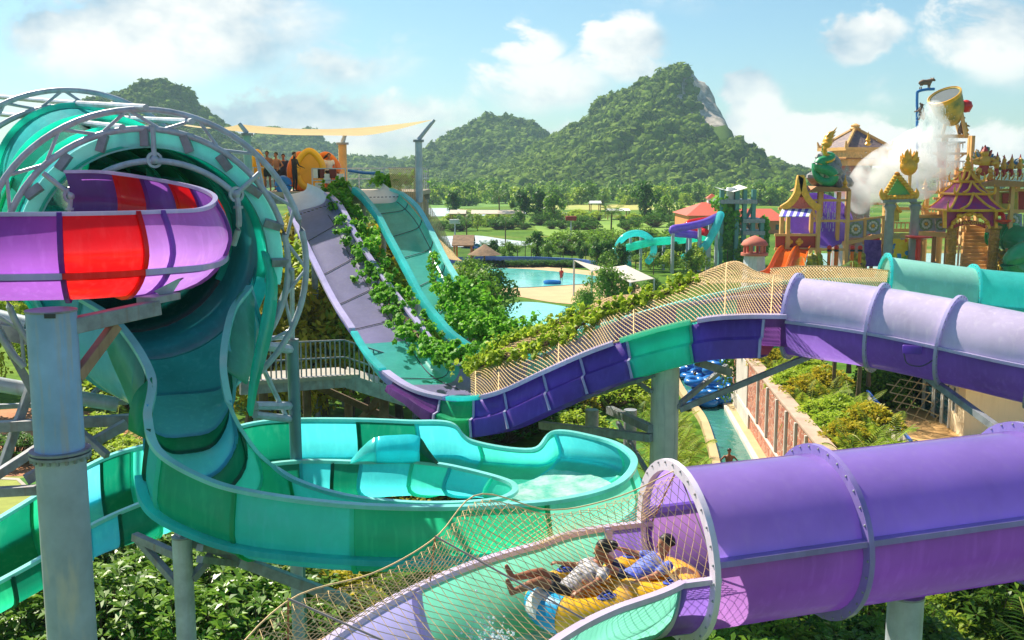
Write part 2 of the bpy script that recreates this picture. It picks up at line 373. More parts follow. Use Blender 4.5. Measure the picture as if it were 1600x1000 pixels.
# ---------------------------------------------------------------- hills
def interp(prof, x):
    X = [p[0] for p in prof]; Z = [p[1] for p in prof]; return np.interp(x, X, Z, left=0, right=0)
def fbm(x, y, s, o=0, oct_=5):
    return mnoise.fractal(Vector((x * s + o, y * s - o, o * .37)), 0.9, 2.1, oct_)
M_hill = mat('hill_scrub', C(46, 78, 30), .95, col2=C(96, 120, 44), vscale=.02, bump=1, bscale=.3, spec=.1)
M_rock = mat('limestone_cliff', C(214, 202, 190), .9, col2=C(112, 106, 100), vscale=.16, bump=1, bscale=.3, streak=.7, stain=C(70, 84, 60), sscale=(.12, .12, .015))
HILLS = {}
def cliffedge(p):
    u = 800 + p[0] / p[1] * FPX; v = 270 - (p[2] - CZ) / p[1] * FPX
    return 112 < v < 226 and np.interp(v, [112, 145, 172, 208, 226], [1078, 1094, 1102, 1113, 1130]) - u < 13
def rocky(p):        # bare limestone on the right flank below the summit
    u = 800 + p[0] / p[1] * FPX; v = 270 - (p[2] - CZ) / p[1] * FPX
    if not (118 < v < 212): return False
    edge = np.interp(v, [118, 145, 172, 208, 232], [1086, 1094, 1102, 1113, 1135]); wd_ = np.interp(v, [118, 150, 190, 232], [20, 46, 34, 8])
    return (edge - u) < wd_ * (.75 + 1.1 * mnoise.noise(Vector((u * .06, v * .05, 2))))
def hill(name, prof_px, d, lf, rock=False, rough=.25, seed=0, base=3.0):
    prof = [(W(u, v, d).x, max(0, W(u, v, d).z)) for u, v in prof_px]
    x0, x1 = prof[0][0], prof[-1][0]
    def hz(x, y):
        s = (d - y) / lf
        if s < 0:
            fall = max(0, 1 + s * 1.2)
        else: fall = max(0, 1 - s) ** 1.25
        spur = fbm(x, y, .013, seed) * rough * min(1, abs(s) * 4 + .02) * (1 - .4 * max(0, s))
        h0 = interp(prof, x)
        z = h0 * max(0, fall + spur * min(1, fall * 3)) - 1.2 * (1 - fall) + fbm(x, y, .05, seed + 3) * 1.5 * min(1, h0 / 10)
        return z
    nx = int((x1 - x0) / 5) + 2; ny = 64
    xs = np.linspace(x0, x1, nx); ys = np.linspace(d - lf, d + lf * .8, ny)
    mb = MB(); rows = [[(x, y, hz(x, y)) for x in xs] for y in ys]
    mb.grid(rows)
    if rock:
        Vt = np.array(rows); fm = []
        for j in range(ny - 1):
            for i in range(nx - 1):
                fm.append(1 if rocky(Vt[j, i]) else 0)
        mb.m = fm
    o = mb.build(name, [M_hill, M_rock], smooth=True, ang=180); structure(o)
    HILLS[name if name not in HILLS else name + str(seed)] = (hz, x0, x1, d, lf)
    return hz, x0, x1, d, lf
P_main = [(600, 300), (655, 296), (740, 285), (800, 258), (850, 228), (890, 206), (922, 190), (936, 166), (985, 142), (1035, 121), (1052, 113), (1070, 111), (1086, 121), (1095, 146), (1101, 172), (1112, 208), (1150, 237), (1200, 259), (1245, 273), (1300, 284), (1420, 292), (1560, 296)]
P_sec = [(560, 285), (640, 264), (668, 240), (700, 217), (740, 194), (766, 187), (792, 187), (830, 197), (850, 213), (870, 237), (905, 272), (960, 290)]
P_left = [(-140, 260), (40, 236), (100, 200), (150, 160), (180, 146), (230, 134), (255, 128), (285, 141), (310, 166), (340, 191), (370, 216), (400, 240), (440, 268), (480, 282)]
P_mid = [(340, 262), (380, 226), (405, 214), (430, 209), (480, 208), (510, 226), (530, 246), (560, 251), (600, 254), (650, 262), (700, 280)]
P_far = [(1180, 283), (1260, 272), (1340, 276), (1420, 266), (1520, 274), (1640, 268), (1800, 280)]
H1 = hill('hill', P_main, 900, 300, rock=True, seed=1, rough=.5)
H2 = hill('hill', P_sec, 1150, 260, seed=5)
H3 = hill('hill', P_left, 1000, 260, seed=9)
H4 = hill('hill', P_mid, 1400, 260, seed=13)
H5 = hill('hill', P_far, 1300, 200, seed=17)

# tree canopy of the far woods: crown lumps that read as one mass
def ico(sub):
    import bmesh
    bm = bmesh.new(); bmesh.ops.create_icosphere(bm, subdivisions=sub, radius=1); bm.verts.ensure_lookup_table()
    v = np.array([tuple(x.co) for x in bm.verts]); f = np.array([[y.index for y in x.verts] for x in bm.faces]); bm.free(); return v, f
ICO1, ICO2 = ico(2), ico(3)
LUMPS = []
for k in range(8):
    v, f = ICO1; q = np.array([1 + .5 * mnoise.fractal(Vector(p) * 2.6 + Vector((k * 5.1, 0, 0)), .7, 2.2, 4) for p in v])
    LUMPS.append((v * q[:, None] * np.array([1, 1, .85]), f))
def lumps(name, P, r, m, label=None, cat=None, stuff=True):
    Vs, Fs, o = [], [], 0
    for p, rr in zip(P, r):
        v, f = LUMPS[RNG.integers(8)]; a = RNG.random() * 6.28; c, s = math.cos(a), math.sin(a)
        x = v[:, 0] * c - v[:, 1] * s; y = v[:, 0] * s + v[:, 1] * c
        q = np.stack([x, y, v[:, 2] * RNG.uniform(.8, 1.25)], 1) * rr + np.array(p)
        Vs.append(q); Fs.append(f + o); o += len(v)
    ob = np_obj(name, np.vstack(Vs), np.vstack(Fs), m, smooth=True)
    return tag(ob, label, cat, kind='stuff')
def wood(H, n, r0, r1, label, smin=-.05, smax=1.0, rockskip=False):
    hz, x0, x1, d, lf = H; P = []; r = []
    while len(P) < n:
        x = RNG.uniform(x0, x1); y = d - lf * (smin + (smax - smin) * RNG.random() ** 1.15)
        z = hz(x, y)
        if z < 1.5: 
            if RNG.random() > .04: continue
        if rockskip and ((rocky((x, y, z)) and RNG.random() > .2) or cliffedge((x, y, z))): continue
        rr = RNG.uniform(r0, r1) * (1 if RNG.random() > .15 else 1.7); P.append((x, y, z + rr * .35)); r.append(rr)
    P = np.array(P); r = np.array(r); k = 16; n_ = len(P) * k; idx = np.repeat(np.arange(len(P)), k)
    d_ = RNG.normal(size=(n_, 3)); d_ /= np.linalg.norm(d_, axis=1)[:, None]; d_[:, 2] = np.abs(d_[:, 2]) * .9 + .05
    c_ = P[idx] + d_ * (r[idx] * RNG.uniform(.75, 1.25, n_))[:, None]; nn = d_ + RNG.normal(size=(n_, 3)) * .55 + np.array([0, 0, .3]); nn /= np.linalg.norm(nn, axis=1)[:, None]
    a = np.cross(nn, RNG.normal(size=(n_, 3))); a /= np.linalg.norm(a, axis=1)[:, None] + 1e-9; b = np.cross(nn, a); s_ = (r[idx] * RNG.uniform(.28, .6, n_))[:, None]
    Vq = np.stack([c_ - a * s_, c_ + b * s_ * .7, c_ + a * s_, c_ - b * s_ * .7], 1).reshape(-1, 3)
    ob = np_obj('woodland_leaves', Vq, np.arange(len(Vq)).reshape(-1, 4), L_hill); tag(ob, kind='stuff')
    return lumps('woodland', P, r, L_far, label, 'woodland')
wood(H1, 15000, 1.6, 3.3, 'dense green tree canopy covering the tall mountain with the cliff', rockskip=True)
wood(H2, 6000, 2.0, 4.0, 'tree canopy covering the lower hill left of the tall mountain')
wood(H3, 6000, 1.8, 3.6, 'tree canopy covering the hill behind the round truss arch')
wood(H4, 2600, 2.6, 5.0, 'bluish tree canopy covering the flat hill behind the shade sail')
wood(H5, 1800, 2.4, 4.5, 'far tree canopy on the low ridge behind the temple towers')

# ---------------------------------------------------------------- haze
hz_ = MB().box((0, 750, 69.5), (5400, 1900, 141)).build('haze', [], smooth=False)
hm = bpy.data.materials.new('haze'); hm.use_nodes = True; ht = hm.node_tree; ht.nodes.clear()
hv = ht.nodes.new('ShaderNodeVolumePrincipled'); hv.inputs['Color'].default_value = (.58, .8, 1, 1); hv.inputs['Density'].default_value = .00020; hv.inputs['Anisotropy'].default_value = 0.0
ho = ht.nodes.new('ShaderNodeOutputMaterial'); ht.links.new(hv.outputs[0], ho.inputs['Volume']); hz_.data.materials.append(hm)
tag(hz_, kind='stuff')
# ================================================================ SLIDES
F_cy = fib('fibreglass_cyan', C(84, 230, 240)); F_tq = fib('fibreglass_turquoise', C(84, 246, 220)); F_gr = fib('fibreglass_green', C(42, 204, 150))
F_dg = fib('fibreglass_dark_green', C(14, 132, 102)); F_tb = fib('fibreglass_teal_blue', C(100, 208, 224), tr=.3); F_bl = fib('fibreglass_blue', C(100, 212, 240))
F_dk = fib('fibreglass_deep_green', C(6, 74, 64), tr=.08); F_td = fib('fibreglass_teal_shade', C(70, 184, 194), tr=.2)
F_red = fib('fibreglass_red', C(240, 24, 30), tr=.42); F_pu = fib('fibreglass_purple', C(150, 86, 186)); F_pl = fib('fibreglass_violet', C(172, 120, 206))
F_lav = fib('fibreglass_lavender', C(182, 174, 242), rough=.4); F_pur = fib('fibreglass_deep_purple', C(150, 114, 214)); F_mag = fib('fibreglass_plum', C(138, 80, 168))
F_pale = fib('fibreglass_pale_lilac', C(214, 200, 230), tr=.2); F_vio = fib('fibreglass_bright_violet', C(146, 104, 226), tr=.3)
F_rim = fib('fibreglass_rim_aqua', C(150, 242, 234), tr=.3); F_riml = fib('fibreglass_rim_lilac', C(206, 196, 236), tr=.3); F_aq = fib('fibreglass_aqua', C(110, 236, 236)); F_teal = fib('fibreglass_pale_teal', C(130, 224, 200))
NP = 8
def section_rails(rails):
    m = len(rails[0]); n = (m - 1) * NP + 1
    return np.stack([spl(r, n) for r in rails], 1)      # n x rails x 3
def fin(row, tang, h, w, sgn):
    mb = MB(); up = Vector(tang).normalized()
    mb.sweep([Vector(p) for p in row], [(-.01 * sgn, -w / 2), (h * sgn, -w / 2), (h * sgn, w / 2), (-.01 * sgn, w / 2)] if sgn > 0 else [(h * sgn, -w / 2), (.01, -w / 2), (.01, w / 2), (h * sgn, w / 2)], up=up)
    return mb
def loft(root, rails, segs, k=18, name='channel_segment', thick=None, flange=.055, sgn=1, fmat=None, lin=False):
    """rails with equal control points; segs = [(t_end, material)]; one mesh per coloured panel with its joint flange as a sub-part"""
    S = section_rails(rails); n = len(S)
    Gd = np.array([spl(list(S[i]), k) for i in range(n)]) if not lin else np.array([[S[i][0] + (S[i][-1] - S[i][0]) * a for a in np.linspace(0, 1, k)] for i in range(n)])
    t0 = 0
    for te, m in segs:
        i0, i1 = int(round(t0 * NP)), min(n - 1, int(round(te * NP)))
        if i1 <= i0: continue
        o = MB().grid(Gd[i0:i1 + 1]).build(name, m, root, ang=60, solid=thick)
        if flange and i1 < n - 1:
            tg = Gd[i1 + 1].mean(0) - Gd[i1 - 1].mean(0)
            fo = fin(Gd[i1], tg, flange, .07, sgn).build('joint_flange', fmat or m, o, ang=30)
        t0 = te
    return Gd
def rail_strip(name, P, w, h, m, root, dz=0.0, n=None):
    Q = spl(P, n or (len(P) - 1) * 8 + 1) if not isinstance(P, np.ndarray) else P
    return MB().sweep([Vector(p) + Vector((0, 0, dz)) for p in Q], [(-w / 2, -h / 2), (w / 2, -h / 2), (w / 2, h / 2), (-w / 2, h / 2)], m=0).build(name, m, root, ang=50)
def bolts(name, P, r, m, root, every=1, off=(0, 0, 0)):
    mb = MB()
    for p in list(P)[::every]: mb.ball(Vector(p) + Vector(off), r, nu=6, nv=4)
    return mb.build(name, m, root)

# ---------------------------------------------------------------- teal raft slide: horn, chute, loop and run-out
teal = thing('raft_slide', 'teal and green raft slide with a round horn mouth and looping open channel', 'water slide', tuple(G(240, 586, 0)) and (W(240, 586, 20).x, 20, 0))
c0 = W(238, 404, 20); RM = 2.2
e1 = Vector((.94, .34, 0)).normalized(); ax = Vector((-.62, .78, .04)).normalized()
def ring(c, r, a0, a1, n, sx_=1.0):
    return [c + e1 * (r * sx_ * math.cos(R(a))) + Z3 * (r * math.sin(R(a))) for a in np.linspace(a0, a1, n)]
hs = [(-.15, 2.2), (.35, 2.18), (1.3, 2.06), (1.55, 2.02), (2.9, 1.85), (3.1, 1.8), (4.6, 1.62), (5.6, 1.3), (6.2, .7)]
hr = [ring(c0 + ax * s + Z3 * (.28 * s if s > 0 else 0), r, -176, 184, 49) for s, r in hs]
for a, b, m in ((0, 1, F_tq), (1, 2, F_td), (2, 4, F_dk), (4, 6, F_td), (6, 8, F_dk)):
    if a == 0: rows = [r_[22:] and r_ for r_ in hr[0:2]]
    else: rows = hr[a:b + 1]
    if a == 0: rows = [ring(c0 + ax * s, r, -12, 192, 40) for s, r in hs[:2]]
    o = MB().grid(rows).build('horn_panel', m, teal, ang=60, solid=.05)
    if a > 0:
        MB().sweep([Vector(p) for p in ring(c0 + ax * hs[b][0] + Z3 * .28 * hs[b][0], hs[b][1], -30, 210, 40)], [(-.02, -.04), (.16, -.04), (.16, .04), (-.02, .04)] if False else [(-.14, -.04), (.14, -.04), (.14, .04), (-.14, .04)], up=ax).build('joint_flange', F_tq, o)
# outer skin of the horn: teal panels over the dark inside
outs = [(-.1, 2.22), (1.2, 2.2), (2.7, 2.15), (4.2, 2.08), (5.4, 1.9), (6.6, 1.5)]
for i in range(5):
    m = (F_aq, F_tq, F_gr, F_tq, F_aq)[i]
    rows = [ring(c0 + ax * s + Z3 * .04 * max(0, s), r, -40, 215, 44) for s, r in (outs[i], outs[i + 1])]
    o = MB().grid(rows).build('horn_shell', m, teal, ang=60, solid=.03)
    MB().sweep([Vector(p) for p in rows[1]], [(-.07, -.05), (.07, -.05), (.07, .05), (-.07, .05)], up=ax).build('joint_flange', F_gr if i % 2 else F_tq, o)
MB().sweep(ring(c0 - ax * .12, 2.3, -14, 194, 48), [(-.16, -.04), (.16, -.04), (.16, .04), (-.16, .04)], up=ax).build('mouth_rim', F_rim, teal)
# chute and loop: (outer rim, inner rim, bottom height)
LP = [
 (None, None, None),
 ((128, 468, 19.0), (390, 448, 20.0), 7.75), ((188, 510, 18.5), (362, 490, 19.2), 7.45), ((236, 588, 17.7), (349, 575, 18.4), 6.9), ((231, 655, 17.2), (366, 652, 18.3), 6.3),
 ((250, 708, 16.95), (398, 704, 18.6), 5.75), ((322, 750, 16.75), (430, 731, 18.9), 5.4), ((400, 771, 16.6), (470, 754, 18.8), 5.22), ((520, 787, 16.6), (545, 776, 18.6), 5.1), ((640, 793, 16.7), (640, 786, 18.7), 5.02),
 ((760, 791, 17.1), (720, 786, 18.9), 4.95), ((880, 781, 17.9), (780, 780, 19.4), 4.9), ((962, 758, 19.2), (804, 768, 20.0), 4.87), ((991, 724, 20.8), (800, 756, 20.7), 4.85), ((972, 699, 22.4), (778, 747, 21.2), 4.82), ((930, 684, 23.3), (745, 738, 21.5), 4.8),
 ((866, 675, 23.8), (705, 729, 21.7), 4.77), ((831, 703, 23.8), (680, 725, 21.8), 4.75), ((738, 690, 24.0), (640, 721, 21.9), 4.72), ((704, 662, 24.0), (600, 721, 21.9), 4.7), ((640, 659, 24.0), (560, 722, 21.85), 4.68),
 ((558, 656, 24.0), (520, 721, 21.8), 4.65), ((461, 656, 24.0), (470, 721, 21.6), 4.6), ((395, 662, 23.8), (410, 728, 21.3), 4.55), ((310, 684, 23.2), (335, 750, 20.9), 4.45), ((205, 702, 22.6), (247, 777, 20.4), 4.3), ((127, 734, 22.0), (150, 818, 19.8), 4.1), ((0, 810, 20.6), (60, 875, 18.9), 3.75), ((-120, 880, 19.2), (-60, 940, 17.8), 3.4)]
def trough(Lp, Rp, bz):
    d = Rp - Lp; d2 = Vector((d.x, d.y, 0))
    def at(f, z): return Vector((Lp.x + d2.x * f, Lp.y + d2.y * f, z))
    return [Lp, at(-.06, bz + (Lp.z - bz) * .42), at(.16, bz + .10), at(.5, bz), at(.84, bz + .10), at(1.06, bz + (Rp.z - bz) * .42), Rp]
rows = []
m0 = ring(c0 + ax * .45 + Z3 * .12, 2.17, 190, 350, 7); rows.append(m0)
for l, r, b in LP[1:]: rows.append(trough(W(*l), W(*r), b))
rails = [[rows[i][j] for i in range(len(rows))] for j in range(7)]
TG = loft(teal, rails, [(1, F_td), (2.5, F_tb), (2.9, F_dg), (3.6, F_bl), (4.3, F_dg), (5.0, F_tq), (6.6, F_gr), (8.25, F_tq), (10.75, F_gr), (12.5, F_teal), (14.2, F_tq), (16, F_cy), (17.9, F_tq), (19.9, F_cy), (21, F_dg), (22, F_cy), (23.2, F_dg), (25, F_tq), (25.6, F_dg), (26.1, F_bl), (26.6, F_gr), (27.4, F_dg), (28, F_gr)], k=22, sgn=1)
nn_ = len(TG)
rail_strip('channel_rim', TG[NP * 1:, 0, :], .15, .07, F_rim, teal); rail_strip('channel_rim', TG[NP * 1:, -1, :], .13, .07, F_rim, teal)
si = 4
so_ = []
for i in range(NP * 4, nn_):
    p = TG[i, si]; q = TG[i, -1 - si]; d = Vector((p[0] - q[0], p[1] - q[1], 0)).normalized(); so_.append(Vector(p) + d * .12)
MB().sweep(so_, [(-.09, -.05), (.09, -.05), (.09, .05), (-.09, .05)]).build('seam_flange', F_cy, teal)
# raised splash wall standing on the inner rim of the far side
rw = [W(u, v, d) for u, v, d in ((548, 722, 21.85), (566, 700, 21.87), (586, 684, 21.9), (618, 680, 21.9), (652, 681, 21.9), (668, 702, 21.88), (684, 724, 21.8))]
rb = [W(u, 723, 21.85) for u in (548, 566, 586, 618, 652, 668, 684)]
top = spl(rw, 41); bot = spl(rb, 41)
for a, b, m in ((0, 14, F_aq), (14, 28, F_cy), (28, 40, F_dg)): MB().grid([[tuple(x) for x in (bot[i], (bot[i] * .5 + top[i] * .5) + np.array([0, -.12, 0]), top[i])] for i in range(a, b + 1)]).build('splash_wall', m, teal, solid=.05)
# scalloped guard panels on both sides of the chute
def guard(px, m): 
    a = spl([W(*p) for p in px[0]], 17); b = spl([W(*p) for p in px[1]], 17)
    MB().grid([[tuple(a[i]), tuple(a[i] * .5 + b[i] * .5), tuple(b[i])] for i in range(17)]).build('guard_panel', m, teal, solid=.06)
guard((((410, 392, 20.3), (418, 440, 20.2), (410, 500, 19.6), (394, 580, 19.0), (388, 640, 18.8)), ((425, 400, 20.8), (432, 450, 20.6), (424, 520, 20.0), (402, 600, 19.4), (392, 650, 19.0))), F_tq)
guard((((388, 450, 19.9), (372, 462, 19.6), (362, 490, 19.2), (352, 540, 18.8), (349, 575, 18.4)), ((394, 455, 20.1), (396, 475, 19.9), (396, 520, 19.4), (394, 560, 19.0), (386, 600, 18.6))), F_teal)
guard((((188, 510, 18.5), (205, 535, 18.2), (225, 570, 17.9), (238, 590, 17.7)), ((162, 528, 18.7), (178, 570, 18.4), (200, 620, 18.1), (210, 655, 17.9))), F_teal)
guard((((238, 590, 17.66), (214, 612, 17.5), (204, 640, 17.4), (202, 672, 17.3)), ((240, 612, 17.5), (238, 640, 17.3), (236, 662, 17.2), (236, 690, 17.1))), F_gr)
# water in the loop
M_foam = mat('white_water', C(50, 190, 165), .15, col2=C(236, 246, 246), vscale=1.7, trans=.3, bump=.8, bscale=6)
def bedwater(i0, i1, a, b, lift, name, m):
    mb = MB(); rows = []
    for i in range(i0, i1): rows.append([TG[i, j] + np.array([0, 0, lift + .03 * mnoise.noise(Vector((i * .6, j * .9, 2)))]) for j in range(a, b)])
    mb.grid(rows); return structure(mb.build(name, m))
bedwater(NP * 12 + 6, NP * 16, 6, 15, .07, 'water', M_foam)
bedwater(NP * 5, NP * 6, 8, 14, .05, 'water', M_foam)

# ---------------------------------------------------------------- red and purple raft slide turning in front of the horn
red = thing('raft_slide', 'red and purple striped raft slide turning in front of the teal horn', 'water slide', (-7, 16.7, 0))
cyy = 16.75; rr_ = 2.25; cx_ = -7.12
pl = [(-13.0, 14.35, 11.40)]; 
pl = [Vector((x, cyy - rr_, 11.36 + .012 * (x + 13))) for x in (-13.2, -11.5, -9.9, -8.4)]
for a in (-90, -62, -34, -8, 18, 46, 72, 90):
    zz = 11.42 + .55 * max(0, (a + 10)) / 100; pl.append(Vector((cx_ + rr_ * math.cos(R(a)), cyy + rr_ * math.sin(R(a)), zz)))
pl += [Vector((x, cyy + rr_, 12.02)) for x in (-7.6, -8.2)]
rows = []
for p, t, s_, n_ in frames(pl):
    o_ = Vector((s_.x, s_.y, 0)).normalized()          # outward (path turns left)
    Wd = 1.55
    zb = p.z - 1.3 - .25 * max(0, p.y - 16) / 3
    rows.append([p - o_ * .04, p + o_ * .11 + Z3 * (-.30), p + o_ * .16 + Z3 * (-.66), Vector((p.x, p.y, zb + .24)) - o_ * .12, Vector((p.x, p.y, zb)) - o_ * .6, Vector((p.x, p.y, zb + .12)) - o_ * (Wd - .3), Vector((p.x, p.y, zb + .5)) - o_ * Wd])
rails = [[rows[i][j] for i in range(len(rows))] for j in range(7)]
RG = loft(red, rails, [(2.5, F_red), (4.6, F_pu), (5.65, F_red), (6, F_pl), (7.6, F_pl), (8.4, F_red), (9.2, F_pu), (9.8, F_red), (10.5, F_pu), (11.35, F_red), (13, F_pu)], k=20, sgn=1, fmat=None)
rail_strip('channel_rim', RG[:, 0, :], .08, .06, F_riml, red)
si_ = [Vector(RG[i, 8]) + Vector((0, 0, 0)) for i in range(len(RG))]
for i0, i1, m in ((0, 37, F_riml), (37, 45, F_red), (45, 96, F_riml)):
    MB().sweep(si_[i0:i1 + 1], [(-.10, -.045), (.10, -.045), (.10, .045), (-.10, .045)]).build('seam_flange', m, red)
# ---------------------------------------------------------------- the two steep slides from the platform
def slide_rows(ctrl):
    """ctrl: (near rim px, far rim px, depth of the channel); flat floor with low curved sides"""
    rows = []
    for l, r, h in ctrl:
        Lp, Rp = W(*l), W(*r); d = Rp - Lp; d2 = Vector((d.x, d.y, 0)); zl = Lp.z - h; zr = Rp.z - h
        def at(f, z): return Vector((Lp.x + d.x * f, Lp.y + d.y * f, z))
        rows.append([Lp, at(.02, Lp.z - h * .5), at(.13, zl + .03), at(.5, (zl + zr) / 2), at(.87, zr + .03), at(.98, Rp.z - h * .5), Rp])
    return [[rows[i][j] for i in range(len(rows))] for j in range(7)]
pur = thing('mat_slide', 'purple uphill raft slide with turquoise panels, dropping from the platform beside the vines', 'water slide', (W(740, 640, 27).x, 27, 0))
pc = [((440, 292, 43.6), (480, 286, 43.6), .35), ((447, 304, 42.6), (503, 297, 42.8), .45), ((463, 350, 40.3), (532, 322, 41.6), .6), ((490, 407, 37.8), (562, 378, 39.4), .62), ((520, 467, 35.0), (604, 440, 36.8), .62), ((547, 509, 33.0), (652, 503, 33.6), .62), ((571, 548, 31.2), (690, 552, 31.2), .62), ((598, 577, 29.8), (728, 572, 29.9), .62), ((640, 605, 28.2), (765, 580, 29.2), .62), ((685, 619, 27.2), (800, 576, 28.8), .64), ((730, 622, 26.5), (840, 560, 28.4), .68), ((781, 612, 26.1), (885, 540, 28.0), .72), ((849, 581, 25.8), (945, 512, 27.8), .74), ((927, 547, 25.6), (1012, 488, 27.6), .76), ((1012, 519, 25.4), (1085, 474, 27.4), .78), ((1099, 499, 25.2), (1160, 464, 27.2), .8), ((1162, 494, 25.1), (1205, 462, 27.0), .82), ((1228, 494, 25.0), (1268, 464, 26.9), .85)]
prs = slide_rows(pc)
def deepen(rails):                 # outer skirts hang lower than the slide floor, as moulded panels do
    return rails
PG = loft(pur, prs, [(1.3, M_white), (5.0, F_lav), (6.7, F_aq), (9.6, F_lav), (10.6, F_aq), (11.5, F_lav), (12.3, F_lav), (13.6, F_pur), (14.9, F_tq), (17, F_mag)], k=20, flange=0)
rail_strip('channel_rim', PG[8:int(5.3 * 8), 0], .22, .09, F_riml, pur); rail_strip('channel_rim', PG[int(5.3 * 8):int(7.2 * 8), 0], .22, .09, F_aq, pur)
rail_strip('channel_rim', PG[int(7.2 * 8):int(9.4 * 8), 0], .24, .09, F_riml, pur); rail_strip('channel_rim', PG[int(9.4 * 8):int(10.6 * 8), 0], .26, .1, F_aq, pur)
rail_strip('channel_rim', PG[int(10.6 * 8):int(13.6 * 8), 0], .30, .1, F_riml, pur); rail_strip('channel_rim', PG[int(13.6 * 8):int(14.9 * 8), 0], .30, .1, F_teal, pur); rail_strip('channel_rim', PG[int(14.9 * 8):, 0], .30, .1, F_riml, pur)
rail_strip('channel_rim', PG[10:, -1], .2, .09, F_riml, pur)
# moulded outer side panels below the rim
sk = [(7.6, 9.2, F_mag), (9.2, 10.35, F_gr), (10.35, 11.15, F_pur), (11.15, 12.0, F_pur), (12.0, 12.75, F_pur), (12.75, 13.65, F_pur), (13.65, 14.85, F_tq), (14.85, 16.6, F_pur)]
for a, b, m in sk:
    i0, i1 = int(a * 8), int(b * 8); rws = []
    for i in range(i0, i1 + 1):
        p = Vector(PG[i, 0]); t = (Vector(PG[min(i + 1, len(PG) - 1), 0]) - Vector(PG[i - 1, 0])).normalized(); q = Vector(PG[i, -1]) - p; o_ = -Vector((q.x, q.y, 0)).normalized()
        dn = (t.cross(o_)).normalized(); dn = dn if dn.z < 0 else -dn
        k = min(1, max(.35, (i / 8 - 7.4) / 2.2)); f = (i - i0) / (i1 - i0); lip = .05 * f
        rws.append([p + o_ * .06 + dn * .08, p + o_ * (.10 + lip) + dn * .5 * k, p + o_ * (.24 + lip) + dn * .56 * k, p + o_ * (.30 + lip) + dn * 1.0 * k, p - o_ * .35 + dn * 1.04 * k])
    o = MB().grid(rws).build('side_panel', m, pur, ang=25, solid=.03)
    MB().sweep(rws[-1][:4], [(-.03, -.03), (.03, -.03), (.03, .03), (-.03, .03)]).build('joint_flange', F_riml if m is not F_tq else F_teal, o)
    if b > 9.5: MB().grid([[r_[-1], r_[-1] * .5 + (Vector(PG[i0 + j, -1]) + Vector((0, 0, -.75))) * .5, Vector(PG[i0 + j, -1]) + Vector((0, 0, -.72))] for j, r_ in enumerate(rws)]).build('underside', mat('slide_underside', C(190, 130, 96), .6, vary=.25, vscale=2), pur)
aqs = thing('mat_slide', 'aqua uphill raft slide running behind the purple one, half buried in vines', 'water slide', (W(740, 560, 31).x, 31, 0))
ac = [((541, 286, 44.6), (598, 286, 44.6), .3), ((553, 297, 43.8), (612, 296, 43.9), .4), ((565, 306, 43.2), (630, 304, 43.4), .5), ((590, 338, 41.5), (652, 324, 42.5), .6), ((607, 370, 40.0), (672, 358, 41), .62), ((634, 420, 37.6), (693, 400, 39), .64), ((661, 470, 35.2), (714, 436, 37.2), .66), ((688, 505, 33.4), (742, 480, 35), .66), ((712, 530, 32.2), (785, 518, 33.2), .66), ((760, 556, 31), (840, 530, 32.2), .66), ((840, 560, 30.3), (915, 515, 31.8), .7), ((930, 535, 30), (1000, 490, 31.6), .72), ((1050, 500, 30), (1110, 462, 31.6), .75), ((1200, 475, 30), (1240, 440, 31.6), .78), ((1372, 470, 30), (1400, 436, 31.6), .8)]
ars = slide_rows(ac)
AG = loft(aqs, ars, [(1.6, M_white), (7.2, F_aq), (9.2, F_lav), (10.5, F_gr), (12, F_tq), (13, F_mag), (14, F_tq)], k=18, flange=0)
rail_strip('channel_rim', AG[8:, 0], .2, .3, F_aq, aqs); rail_strip('channel_rim', AG[8:, -1], .22, .1, F_rim, aqs)
for a, b, m in ((9, 10.2, F_dg), (10.2, 11, F_gr), (11, 12, F_gr), (12, 13, F_tq), (13, 14, F_gr)):
    i0, i1 = int(a * 8), int(b * 8); rws = []
    for i in range(i0, i1 + 1):
        p = Vector(AG[i, 0]); q = Vector(AG[i, -1]); o_ = -Vector((q.x - p.x, q.y - p.y, 0)).normalized()
        rws.append([p + Z3 * -.05 + o_ * .05, p + o_ * .1 + Z3 * -.75, p + o_ * .2 + Z3 * -.82, p + o_ * .22 + Z3 * -1.3, q + Z3 * -1.3])
    MB().grid(rws).build('side_panel', m, aqs, ang=25, solid=.03)
# joint lines and gratings on the two chutes
M_joint = mat('dark_joint', C(70, 66, 92), .7); M_grate = mat('drain_grate', C(60, 62, 66), .6)
for root, Gq, ts in ((pur, PG, (2.2, 3.0, 3.8, 4.6, 6.4, 8.4)), (aqs, AG, (2.4, 3.4, 4.3, 5.2, 6.2))):
    for t in ts:
        row = Gq[int(t * 8)][1:-1]; MB().sweep([Vector(p) + Vector((0, -.01, .028)) for p in row], [(-.012, -.012), (.012, -.012), (.012, .012), (-.012, .012)]).build('panel_joint', M_joint, root)
    for j in (6, 12):
        P = [Vector(Gq[i, j]) + Vector((0, -.01, .028)) for i in range(14, 60)]; MB().sweep(P, [(-.01, -.01), (.01, -.01), (.01, .01), (-.01, .01)]).build('panel_joint', M_joint, root)
    i = 13; mb = MB(); a, b = Vector(Gq[i, 3]), Vector(Gq[i, -4])
    for f in np.linspace(0, 1, 11): mb.box(a + (b - a) * f + Vector((0, -.03, .05)), (.07, .22, .03))
    mb.build('drain_grate', M_grate, root)

